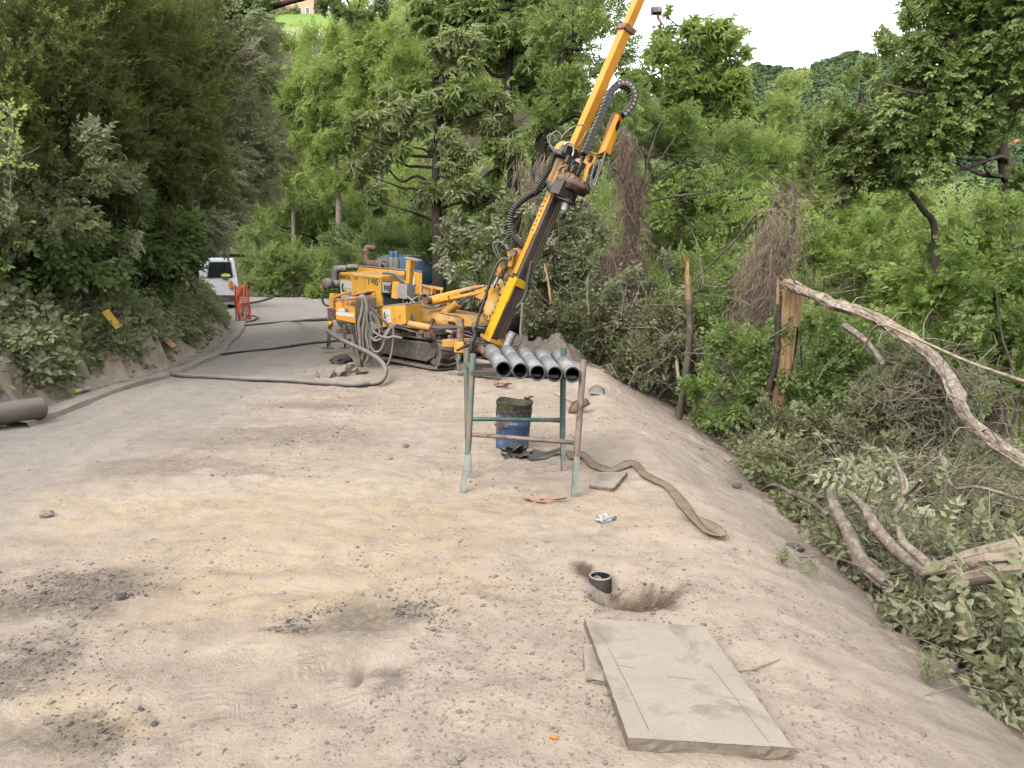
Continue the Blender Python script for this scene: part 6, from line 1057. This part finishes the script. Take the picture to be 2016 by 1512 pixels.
g = G(); g.tube([q(Z4, 208, 905, f1.y + .06), q(Z4, 1050, 972, f2.y + .04)], .0155, 12); ob('front_crossbar', g, M['brown_steel'], rack)
g = G(); g.tube([q(Z4, 190, 778, f3.y + .03), q(Z4, 300, 778, f3.y + .03), q(Z4, 850, 784, f4.y), q(Z4, 930, 786, f4.y)], [.018, .0155, .0155, .02], 12); ob('rear_crossbar', g, M['green_bright'], rack)
g = G(); g.bar(q(Z4, 200, 395, f1.y + .13), q(Z4, 1100, 440, f2.y + .10), .035, .03); ob('front_support', g, M['dark'], rack)
g = G(); g.bar(q(Z4, 170, 330, f3.y + .05), q(Z4, 960, 350, f4.y), .035, .03); ob('rear_support', g, M['dark'], rack)
for s0, s1 in ((t1, t3), (t2, t4)): g = G(); g.bar(s0 - UP * .12, s1 - UP * .12, .03, .03); ob('side_bar', g, M['green_steel'], rack)
RP = 5.22
def pipe_mesh():
    g = G(); r_o, r_i, L = .0575, .047, 1.12; d = (0, 1, 0)
    g.lathe((0, 0, 0), d, [(.0, r_i), (.0, r_o - .004), (.006, r_o), (.045, r_o), (.047, r_o - .002), (.09, r_o - .002), (.092, r_o), (.60, r_o), (.602, r_o - .0015), (.64, r_o - .0015), (.642, r_o), (L - .05, r_o), (L - .048, r_o - .003), (L, r_o - .003), (L, r_i), (L - .01, r_i)], 40)
    h = G(); h.lathe((0, 0, 0), d, [(-.001, r_o - .003), (-.003, r_o - .008), (-.001, r_i + .004), (.02, r_i + .002), (.03, r_i - .004), (.05, r_i - .002), (.06, r_i - .006), (1.10, r_i - .006), (1.10, 1e-3)], 40)
    return g, h
pg, ph = pipe_mesh(); PN = 'grey casing pipes on the trestle'
proto = thing('casing_pipe', 'leftmost of the five grey pipes, ending nearest the back-left rack leg', 'pipe', (0, 0, 0), PN); ob('pipe_wall', pg, M['pipe'], proto); ob('bore', ph, M['pipe_dark'], proto)
lab = ['leftmost of the five grey pipes on the trestle', 'second grey pipe from the left on the trestle', 'middle one of the five grey pipes on the trestle', 'fourth grey pipe from the left on the trestle', 'rightmost grey pipe on the trestle, touching the brown rusty leg']
for i, (x, y) in enumerate(((467, 365), (606, 378), (750, 396), (893, 406), (1038, 410))):
    p_ = q(Z4, x, y, RP); yaw = R(6 - 1.0 * i); o = proto
    if i: o = dup(proto, p_, yaw, 1, lab[i], PN)
    o.location = p_; o.rotation_euler = (R(.3), 0, yaw); o['label'] = lab[i]
    for k, c_ in enumerate(o.children): c_.rotation_euler = (0, i * 1.3, 0)
# casing standing in the dug hole
cs = thing('ground_casing', 'short casing pipe standing upright in a dug hole in the dirt', 'pipe', CASING); g = G(); c0 = CASING + UP * -.0; g.lathe(c0, UP, [(-.004, .060), (0, .058), (0, .0495), (-.004, .049)], 36); ob('pipe_rim', g, M['pipe'], cs); g = G(); g.lathe(c0, UP, [(-.45, .0598), (-.003, .0598)], 36); ob('pipe_wall', g, M['dark'], cs); g = G(); g.lathe(c0, UP, [(-.012, .0487), (-.40, .0487), (-.40, 1e-3)], 30); ob('bore', g, M['pipe_dark'], cs)  # bore wall coloured dark to stand for the shade inside the pipe
# big roll lying at the left edge
e0 = gz(100, 822); g = G(); a_ = at(84, 811, 7.9); b_ = at(-330, 880, 6.4); d = (b_ - a_).normalized(); a_.z = .115; b_.z = .125; g.lathe(a_, b_ - a_, [(.03, 1e-3), (.03, .095), (0, .10), (.0, .105), (.02, .118), ((b_ - a_).length, .118)], 32); ob('large_pipe', g, surf('mud_coated_pipe', (.235, .20, .155), (.19, .16, .125), 4, .8, dust=DUST, dust_amt=.25), None, loc=a_, label='thick mud-coated pipe lying at the left edge of the road', cat='pipe')
# ------------------------------------------------------------------ bucket, bag, shovel, strap, boards
bb = gp(1008, 880); tl = (q(Z4, 560, 600, bb.y) - bb).normalized(); bk = thing('bucket', 'dented blue tin bucket with tarry rim under the trestle', 'bucket', bb); h_ = (q(Z4, 560, 605, bb.y) - bb).length
g = G(); g.lathe(bb - tl * .02, tl, [(0, 1e-3), (0, .140), (.01, .146), (.02, .143), (h_ * .52, .149), (h_ * .54, .153), (h_ * .56, .150), (h_ * .80, .153)], 40); V = np.concatenate(g.V) ; ob('can', g, M['blue'], bk)
g = G(); g.lathe(bb - tl * .02, tl, [(h_ * .80, .1535), (h_ * .92, .155), (h_ * .955, .162), (h_ * .985, .162), (h_ * 1.0, .157), (h_ * 1.0, .15), (h_ * .7, .148)], 40); V = g.V[0]; V[:, 2] += .010 * np.sin(np.arctan2(V[:, 1] - bb.y, V[:, 0] - bb.x) * 3 + 1) * (V[:, 2] > bb.z + h_ * .9); ob('rim', g, M['grime'], bk)
g = G(); rr2 = _r(2)
for k in range(46):
    a = math.pi * (1 + k / 46) ; o = bb + tl * h_ * .80 + Vector((math.cos(a) * .1535, math.sin(a) * .1535, 0)); L = .02 + .07 * rr2.random() ** 2; g.tube([o, o - tl * L * .6, o - tl * L], [.006, .005, .002], 5)
ob('drips', g, M['grime'], bk)
for v, w_, x0 in ((.66, .08, -.08), (.70, .11, -.07), (.585, .12, -.08)): 
    g = G()
    for k in range(10):
        if rr2.random() < .2: continue
        a0 = -math.pi / 2 + (x0 + w_ * k / 10) / .155; a1 = a0 + .05; P = [bb - tl * .02 + tl * (h_ * (v + dv)) + Vector((math.cos(a) * .1545, math.sin(a) * .1545, 0)) for a, dv in ((a0, 0), (a1, 0), (a1, .012), (a0, .012))]; g.poly(P)
    ob('printed_line', g, M['white'], bk)
g = G(); g.box(q(Z4, 420, 820, bb.y - .12), ((1, 0, .2), (0, 1, 0), (-.2, 0, 1)), (.028, .01, .012)); g.box(q(Z4, 470, 826, bb.y - .145), ((1, 0, -.1), (0, 1, 0), (.1, 0, 1)), (.035, .006, .022)); ob('lug', g, M['rust'], bk)
g = G(); g.tube(Q(Z4, bb.y - .1, '640 600;670 608;690 592;715 596'), [.012, .012, .008, .004], 6, 0, True, 4); ob('rim_tab', g, M['grime'], bk)
def crumple(name, c, size, mat, label, catn, seed, flat=.5, n_=3):
    V = SV.copy() ; nn = np.abs(fbm(V[:, 0] * 2.3 + seed, V[:, 1] * 2.3 + V[:, 2] * 2.1, 4, seed)); V *= (.45 + 1.0 * nn)[:, None]; V *= np.array([size[0], size[1], size[2]]); g = G(); g.add(V + np.array(c) + [0, 0, size[2] * .35], SF, False); return ob(name, g, mat, None, loc=c, label=label, cat=catn)
crumple('plastic_bag', gp(1012, 900), (.125, .10, .085), M['bag'], 'crumpled black plastic bag in front of the blue bucket', 'bag', 3)
g = G(); pl_ = gp(1062, 898); st = [gp(1034, 903, .02), gp(1050, 890, .03), gp(1075, 893, .012), gp(1110, 882, .012), gp(1112, 890, .01), gp(1075, 905, .008), gp(1045, 908, .01)]; g.prism(st, (0, 0, -.006)); ob('plastic_sheet', g, M['bag'], None, loc=pl_, label='flat black plastic strip trailing from the bag to the rack leg', cat='sheet')
sh = thing('shovel', 'shovel with wooden handle lying on the dirt behind the rack', 'shovel', gp(1140, 815)); Ys = gp(1130, 812).y
g = G(); C4 = [[q(Z4, 1000, 728, Ys - .05), q(Z4, 1010, 690, Ys), q(Z4, 1035, 650, Ys + .05), q(Z4, 1060, 630, Ys + .08)], [q(Z4, 1040, 725, Ys - .08), q(Z4, 1060, 680, Ys - .06), q(Z4, 1080, 640, Ys), q(Z4, 1090, 610, Ys + .05)], [q(Z4, 1100, 705, Ys - .07), q(Z4, 1110, 665, Ys - .05), q(Z4, 1120, 630, Ys), q(Z4, 1130, 605, Ys + .04)], [q(Z4, 1185, 655, Ys - .02), q(Z4, 1180, 645, Ys), q(Z4, 1170, 625, Ys + .02), q(Z4, 1155, 608, Ys + .05)]]
V = [tuple(p_) for row in C4 for p_ in row]; F = [[a * 4 + b, a * 4 + b + 1, (a + 1) * 4 + b + 1, (a + 1) * 4 + b] for a in range(3) for b in range(3)]; g.add(V, F, True); o = ob('blade', g, M['rust'], sh); sm = o.modifiers.new('thick', 'SOLIDIFY'); sm.thickness = .004
g = G(); g.tube([q(Z4, 1050, 640, Ys + .05), q(Z4, 985, 605, Ys + .1), q(Z4, 930, 582, Ys + .16), q(Z4, 890, 565, Ys + .2)], [.02, .018, .017, .017], 10); ob('handle', g, M['board'], sh)
g = G(); Yb_ = gp(1180, 775).y; V = []
for a in range(9):
    t_ = a / 8
    for b in range(4): V.append(tuple(q(Z4, 1172 + 132 * t_, 556 - 60 * math.sin(math.pi * (.15 + .7 * t_)) * (1 - b / 4) - 10 * b * (1 - t_) + 16 * b, Yb_ + .05 * (1 - b) + .02)))
g.add(V, [[a * 4 + b, a * 4 + b + 1, (a + 1) * 4 + b + 1, (a + 1) * 4 + b] for a in range(8) for b in range(3)], True); o = ob('bent_sheet', g, M['plate'], None, loc=gp(1180, 775), label='curved grey metal sheet half buried behind the shovel', cat='metal sheet'); o.modifiers.new('thick', 'SOLIDIFY').thickness = .004
# canvas strap: a ribbon following the ground, part of it standing on edge
sp_ = [(1100, 898, .0), (1118, 895, .02), (1128, 905, .0), (1140, 897, .03), (1152, 905, .03), (1165, 918, .05), (1185, 928, .05), (1205, 932, .045), (1222, 925, .05), (1240, 918, .05), (1252, 922, .045), (1268, 938, .02), (1290, 950, .012), (1312, 962, .012), (1330, 978, .01), (1346, 1000, .01), (1358, 1018, .01), (1375, 1030, .012), (1395, 1042, .015), (1412, 1052, .018), (1422, 1062, .01), (1405, 1060, .012), (1385, 1048, .012), (1368, 1032, .012), (1352, 1012, .012)]
P = [gp(x, y, .012) for x, y, h in sp_]; PP, HH = cat(P, [h for _, _, h in sp_], 6); g = G(); V = []; n_ = len(PP)
for k in range(n_):
    t_ = (PP[min(k + 1, n_ - 1)] - PP[max(k - 1, 0)]); t_.z = 0; t_.normalize(); s_ = Vector((-t_.y, t_.x, 0)); e = min(1, HH[k] / .05) * .22; w = .036
    if k / n_ > .70: e = max(e, .22)
    wdir = (s_ * (1 - e * .85) + UP * e).normalized(); c_ = PP[k] + UP * (w * e * .8 + .004)
    for j in (-1, -.33, .33, 1): V.append(tuple(c_ + wdir * w * j + s_ * .006 * math.sin(k * .35 + j)))
g.add(V, [[k * 4 + j, k * 4 + j + 1, (k + 1) * 4 + j + 1, (k + 1) * 4 + j] for k in range(n_ - 1) for j in range(3)], True); o = ob('canvas_strap', g, M['strap'], None, loc=P[8], label='long tan canvas strap snaking over the dirt right of the trestle', cat='strap'); o.modifiers.new('thick', 'SOLIDIFY').thickness = .006
def slab(name, corners, th, label, seed, rough=.0016, lift=(0, 0, 0, 0)):
    c = [gp(x, y) + UP * (th + l) for (x, y), l in zip(corners, lift)]; t = thing(name, label, 'board', c[0]); r_ = _r(seed); loop = []
    for k in range(4):
        a_, b_ = c[k], c[(k + 1) % 4]; m_ = max(3, int((b_ - a_).length / .03))
        for j in range(m_): v = a_.lerp(b_, j / m_); i_ = (c[0] + c[2]) / 2 - v; loop.append(v + i_.normalized() * rough * abs(r_.normal()) * (j > 0))
    g = G(); nl = len(loop); cen = (c[0] + c[1] + c[2] + c[3]) / 4; b0 = g.n; g.add([tuple(v) for v in loop] + [tuple(cen)], [[k, (k + 1) % nl, nl] for k in range(nl)], False, 0)
    V = [tuple(v - UP * .001) for v in loop] + [tuple(v - UP * th * .55 + (v - cen).normalized() * .004 * r_.normal()) for v in loop] + [tuple(v - UP * th) for v in loop]
    g.add(V, [[k + s_ * nl, (k + 1) % nl + s_ * nl, (k + 1) % nl + (s_ + 1) * nl, k + (s_ + 1) * nl] for k in range(nl) for s_ in (0, 1)], False, 1); g.add(V[-nl:], [list(range(nl))], False, 1)
    ob('panel', g, [M['board'], M['board_edge']], t); return t, c
s1, c_ = slab('board', [(1150, 1238), (1386, 1252), (1561, 1500), (1236, 1478)], .045, 'large dusty cracked board lying on the dirt in the foreground', 4)
def crack(t, c, pts, w=.0008):
    g = G(); P = [bil(c, u, v) + UP * .0012 for u, v in pts]
    for a_, b_ in zip(P, P[1:]): d = (b_ - a_).normalized(); s_ = d.cross(UP) * w; g.prism([a_ - s_, b_ - s_, b_ + s_, a_ + s_], (0, 0, .0006))
    return ob('crack', g, M['crack'], t)
for pts in ([(.10, .30), (.115, .40), (.12, .5), (.135, .62), (.14, .78), (.15, .94)], [(.12, .46), (.17, .465), (.24, .475)], [(.82, .38), (.83, .5), (.845, .62), (.85, .74), (.86, .88), (.87, .97)], [(.45, .53), (.55, .535), (.66, .545)], [(.78, .67), (.92, .69)], [(.07, .16), (.10, .21), (.11, .27)]): crack(s1, c_, pts)
slab('thin_board', [(1147, 1275), (1185, 1276), (1200, 1352), (1153, 1343)], .015, 'thin board half hidden under the left side of the large cracked board', 6, .0012)
slab('scrap_board', [(1168, 935), (1235, 938), (1207, 970), (1160, 962)], .022, 'small square board beside the bend of the canvas strap', 8, .0015, (0, .01, .01, 0))
g = G(); g.tube([gp(1442, 1326, .01), gp(1480, 1325, .012), gp(1505, 1316, .012), gp(1536, 1302, .006)], [.004, .0045, .004, .002], 6, 0, True, 4); ob('stick', g, M['wood_pale'], None, loc=gp(1480, 1325), label='thin pale stick on the dirt right of the large board', cat='stick', group='sticks on the dirt')
g = G(); g.tube([gp(1476, 1228, .006), gp(1484, 1240, .008), gp(1492, 1252, .004)], [.002, .003, .002], 5); ob('stick', g, M['wood_pale'], None, loc=gp(1484, 1240), label='short thin stick standing out above the thin pale one', cat='stick', group='sticks on the dirt')
# litter
crumple('paper_scrap', gp(1189, 1026), (.05, .04, .035), M['paper'], 'crumpled white paper on the dirt in front of the strap', 'litter', 5)
crumple('orange_rag', gp(985, 760), (.10, .07, .05), M['pink'], 'orange-pink scrap on the dirt behind the blue bucket', 'litter', 6)
crumple('brick_scrap', gp(1068, 987), (.11, .05, .022), surf('brick_scrap', (.36, .26, .19), (.45, .24, .16), 25, .9), 'reddish scraps scattered at the right foot of the trestle', 'litter', 7)
o_ = gp(1090, 1458); g = G(); g.tube([o_ + Vector((-.012, .005, .006)), o_ + Vector((.014, -.004, .007))], .006, 8); ob('cigarette_butt', g, M['amber'], None, loc=o_, label='tiny orange cigarette butt on the dirt at the bottom', cat='litter')
can = thing('spray_can', 'spray can with a yellow-green cap lying at the foot of the bank', 'spray can', gp(160, 776)); c0 = gp(152, 776, .035); c1 = gp(176, 771, .035); g = G(); d = (c1 - c0).normalized(); g.lathe(c0 - d * .05, d, [(0, .018), (0, .033), (.055, .035), (.07, .033)], 20); g.lathe(c0 - d * .051, d, [(0, .019), (.004, .012), (.004, .001)], 16); ob('cap', g, M['hivis'], can); g = G(); g.lathe(c0 + d * .02, d, [(0, .033), (.17, .033), (.185, .026), (.185, .001)], 20); ob('body', g, M['paper'], can); g = G(); g.lathe(c0 + d * .05, d, [(0, .0338), (.06, .0338)], 20); ob('label_band', g, M['pink'], can)
# ------------------------------------------------------------------ hoses on the road
def road_hose(name, pts, r, label, lift=None):
    P = [gp(p_[0], p_[1], r * .9) if len(p_) == 2 else at(*p_) for p_ in pts]; g = G(); g.tube(P, r, 12, 0, True, 8); return ob(name, g, M['hose_grey'], None, loc=P[len(P) // 2], label=label, cat='hose')
road_hose('supply_hose', [(645, 652, 13.2), (664, 664, 12.7), (690, 678, 12.2), (720, 692, 11.6), (746, 708, 11.15), (759, 728, 10.6), (750, 750, 10.25), (728, 760), (700, 762), (640, 759), (560, 753), (480, 750), (410, 746), (355, 743), (334, 738), (342, 728), (370, 716), (405, 705), (470, 695), (540, 688), (610, 678), (650, 674), (690, 672)], .037, 'thick grey hose looping from the rig across the road')
road_hose('feed_hose', [(648, 628, 13.6), (620, 630, 15.2), (580, 634), (530, 638), (480, 643), (468, 642), (472, 638), (492, 634), (505, 629), (508, 626), (498, 624), (486, 625)], .032, 'dark hose running from the rig to the foot of the orange net')
road_hose('far_hose', [(488, 574), (505, 575), (530, 577), (543, 580), (544, 584), (530, 589), (510, 595), (490, 599), (476, 602)], .045, 'hose lying in a loop on the road beyond the orange net')
# ------------------------------------------------------------------ orange net barrier
nb_ = gz(480, 631); nY = nb_.y; net = thing('safety_net', 'orange plastic safety net standing at the road edge', 'barrier net', nb_)
def nat(u, v): 
    l = at(457 + 10 * v + (2 * math.sin(v * 9)), 566 + 66 * v, nY); r_ = at(484 + 11 * v, 562 + 66 * v, nY - .1); p_ = l.lerp(r_, u); p_.y += .10 * math.sin(u * 7 + v * 3) + .04 * math.sin(v * 14 + u * 4); p_.z += .015 * math.sin(u * 11 + v * 5); return p_
g = G()
for i in range(17): g.tube([nat(u, i / 16) for u in np.linspace(0, 1, 12)], .012, 4)
for i in range(14): g.tube([nat(i / 13, v) for v in np.linspace(0, 1, 14)], .010, 4)
ob('mesh_net', g, M['net'], net); g = G(); g.tube([at(481, 561, nY - .15), at(479, 600, nY - .15), at(477, 622, nY - .15)], .02, 8); g.tube([at(484, 562, nY - .12), at(494, 629, nY - .12)], .014, 6); ob('edge_strip', g, M['net'], net); g = G(); g.tube([at(463, 560, nY + .1), at(465, 634, nY + .1)], .014, 8); ob('stake', g, M['rust'], net)
# ------------------------------------------------------------------ white truck
TY = 27.5; tk = thing('truck', 'small white truck parked beyond the orange net, half hidden by the bank', 'truck', (at(430, 600, TY).x, TY, 0)); 
def T(px, py, dy=0): return at(px, py, TY + dy)
def TZ(x, y, dy=0): return q(ZW, x, y, TY + dy)
fr = [T(382, 507), T(460, 508), T(462, 515), T(470, 562), T(471, 600), T(376, 600)]; g = G(); g.prism(fr, (-1.3, 2.6, 0)); body = ob('cab', g, M['white'], tk, .05)
ws = [TZ(215, 380), TZ(515, 380), TZ(520, 440), TZ(545, 585), TZ(500, 596), TZ(190, 596)]; ws = [p_ + Vector((0, -.03, 0)) for p_ in ws]; g = G(); g.prism(ws, (0, .02, 0)); wsf = ob('windscreen_seal', g, M['grey_plastic'], tk); g = G(); cw = sum(ws, Vector()) / 6; g.prism([cw + (p_ - cw) * .93 - Vector((0, .012, 0)) for p_ in ws], (0, .01, 0)); ob('windscreen', g, M['glass'], wsf)
g = G(); g.prism([p_ - Vector((0, .05, 0)) for p_ in (TZ(380, 556), TZ(430, 535), TZ(495, 545), TZ(520, 575), TZ(470, 582), TZ(390, 580))], (0, .02, 0)); ob('hivis_vest', g, M['hivis'], wsf)
g = G(); g.box(T(423, 503, .8), ((1, 0, 0), (0, 1, 0), (0, 0, 1)), (.80, .8, .045)); ob('roof_rack', g, M['black'], tk, .01)
g = G(); g.box(TZ(508, 690, -.04), ((1, 0, 0), (0, 1, 0), (0, 0, 1)), (.055, .05, .14)); ob('indicator', g, M['amber'], tk, .015); g = G(); g.box(TZ(440, 615, -.03), ((1, 0, 0), (0, 1, 0), (0, 0, 1)), (.10, .02, .012)); ob('wiper', g, M['black'], tk)
for xw in (388, 458): 
    g = G(); o = at(xw, 596, TY + .45); g.cyl(Vector((o.x - .09, o.y, .27)), Vector((o.x + .09, o.y, .27)), .27, 24); w_ = ob('wheel', g, M['rubber'], tk, .02)
g = G(); g.box(Vector((T(423, 590).x, TY - .03, .42)), ((1, 0, 0), (0, 1, 0), (0, 0, 1)), (.78, .06, .10)); ob('bumper', g, M['dark'], tk, .02)
# ------------------------------------------------------------------ blue tank with cylinders
tc = at(774, 516, 17.5); tn = thing('water_tank', 'round blue tank half covered by a grey sheet behind the rig', 'tank', (tc.x, tc.y, float(H(tc.x, tc.y)))); g = G(); rT = .43; dT = Vector((.25, .97, 0)); g.lathe(tc - Vector((0, .4, .28)), dT, [(0, 1e-3), (.0, .3), (.04, rT - .08), (.12, rT), (1.5, rT), (1.6, rT - .1), (1.62, 1e-3)], 36); ob('shell', g, M['blue_tank'], tn)
g = G(); V = []; cT = tc - Vector((0, .4, .28)) + dT * .10
for a in range(15):
    an = math.pi * (.40 + .52 * a / 14)
    for b in range(8): rr_ = rT + .012 + .008 * math.sin(a * 2 + b * 1.7); o = cT + dT * (1.35 * b / 7); V.append((o.x + math.cos(an) * rr_ * dT.y, o.y - math.cos(an) * rr_ * dT.x, o.z + math.sin(an) * rr_))
g.add(V, [[a * 8 + b, a * 8 + b + 1, (a + 1) * 8 + b + 1, (a + 1) * 8 + b] for a in range(14) for b in range(7)], True); c_ = len(V)
fan_ = [tuple(cT - dT * .11 + Vector((0, 0, 0)))]; ob('cover_sheet', g, M['tarp'], tn)
g = G(); fp = [tc - Vector((0, .42, .28)) - dT * .05 + Vector((math.cos(an) * rr_, 0, math.sin(an) * rr_)) for an, rr_ in [(a, rT * 1.02) for a in np.linspace(math.pi * .48, math.pi * 1.0, 12)] + [(math.pi * .8, .1)]]; g.prism(fp, (0, .02, 0)); ob('cover_sheet', g, M['tarp'], tn)
g = G(); gb_ = float(H(tc.x, tc.y)); 
for sx in (-.35, .35):
    for sy in (.1, 1.1): g = G(); g.bar((tc.x + sx + sy * .25, tc.y - .4 + sy, gb_ - .05), (tc.x + sx + sy * .25, tc.y - .4 + sy, tc.z - .55), .07, .07); ob('leg', g, M['dark'], tn)

CYL = []
def gascyl(px, lab, first=None):
    o = at(px, 532, 16.6); base = Vector((o.x, o.y, o.z - .36))
    t = thing('gas_cylinder', lab, 'gas cylinder', base, 'gas cylinders beside the blue tank'); g = G(); g.lathe(base, UP, [(0, 1e-3), (0, .075), (.55, .075), (.62, .06), (.66, .03), (.66, 1e-3)], 20); ob('body', g, M['greybox'], t); g = G(); g.lathe(base + UP * .63, UP, [(0, .045), (.03, .055), (.09, .05), (.13, .055), (.13, 1e-3)], 14); ob('valve_cap', g, M['blue_tank'], t); return t
gascyl(771.5, 'left one of the two grey gas cylinders in front of the blue tank'); gascyl(780.5, 'right one of the two grey gas cylinders in front of the blue tank')
o = at(776, 532, 16.6); g = G(); g.box(Vector((o.x, o.y, o.z - .39)), ((1, 0, 0), (0, 1, 0), (0, 0, 1)), (.25, .15, .03)); 
for sx in (-.2, .2): g.bar((o.x + sx, o.y, float(H(o.x, o.y)) - .05), (o.x + sx, o.y, o.z - .39), .05, .05)
ob('cylinder_shelf', g, M['dark'], None, loc=(o.x, o.y, 0), label='low steel shelf carrying the two gas cylinders behind the rig', cat='shelf', bevel=.005)
# ------------------------------------------------------------------ hook block on its cable, planks, wood under the mast
hk = thing('hook_block', 'crane hook block hanging on a cable in front of the sky', 'hook', at(1294, 22, 11.2)); g = G(); c_ = at(1293, 21, 11.2); g.cyl(c_ - Vector((.07, 0, 0)), c_ + Vector((.06, .02, 0)), .055, 20); g.box(c_, ((1, 0, 0), (0, 1, 0), (0, 0, 1)), (.066, .05, .03)); ob('block', g, M['plate'], hk, .004)
g = G(); g.tube([at(1293, 13, 11.2), at(1294, -60, 11.2), at(1276, -80, 11.3)], .005, 6); ob('cable', g, M['dark'], hk); g = G(); g.tube([at(1295, 27, 11.2), at(1296, 36, 11.2), at(1299, 40, 11.2), at(1301, 47, 11.2), at(1298, 52, 11.2), at(1294, 49, 11.2)], [.02, .018, .016, .02, .018, .006], 8, 0, True, 5); ob('hook', g, M['rust'], hk)
def pk(name, a, b, w, th, m, label, Ya, Yb_):
    g = G(); A, B = at(*a, Ya), at(*b, Yb_); g.bar(A, B, w, th, (.5, -.6, .6)); return ob(name, g, M[m], None, loc=A, label=label, cat='plank', bevel=.004)
def bankY(px, py):
    return gp(px, py).y - .48
pk('plank', (268, 618), (344, 684), .10, .03, 'plank', 'weathered tan plank slanting down the leafy bank', bankY(268, 618) - .25, bankY(344, 684) - .35); pk('yellow_plank', (206, 612), (234, 646), .11, .03, 'plank_yellow', 'short bright yellow board stuck in the bank left of the tan plank', bankY(206, 612), bankY(234, 646))
g = G()
for i, (a, b, r_) in enumerate((((940, 712), (995, 726), .05), ((935, 738), (985, 741), .045))):
    g = G(); A, B = at(*a, 11.0), at(*b, 10.6); g.tube([A, A.lerp(B, .5) + UP * .01, B], [r_, r_ * .95, r_ * .8], 10); ob('timber', g, M['hose_dusty'], None, loc=A, label=('upper dusty round timber under the mast foot', 'lower dusty round timber under the mast foot')[i], cat='timber', group='timbers under the mast')
g = G(); o = gp(918, 728); g.box(o + UP * .05, (ax, pr, up), (.22, .15, .06)); ob('ground_block', g, M['hose_dusty'], None, loc=o, label='dusty wooden block on the ground beside the front jack', cat='block', bevel=.01)
# ------------------------------------------------------------------ haze over the valley
m = bpy.data.materials.new('haze_air'); m.use_nodes = True; nn = m.node_tree.nodes; nn.clear(); o_ = nn.new('ShaderNodeOutputMaterial'); v_ = nn.new('ShaderNodeVolumePrincipled')
v_.inputs['Color'].default_value = (.80, .88, 1, 1); v_.inputs['Density'].default_value = .00026; v_.inputs['Anisotropy'].default_value = .2; m.node_tree.links.new(v_.outputs[0], o_.inputs['Volume'])
g = G(); zb = -24; g.box((0, 420, (zb + 240) / 2), ((1, 0, 0), (0, 1, 0), (0, 0, 1)), (2400, 900, (240 - zb) / 2)); ob('haze', g, m, kind='stuff', label='pale air softening the far hill')
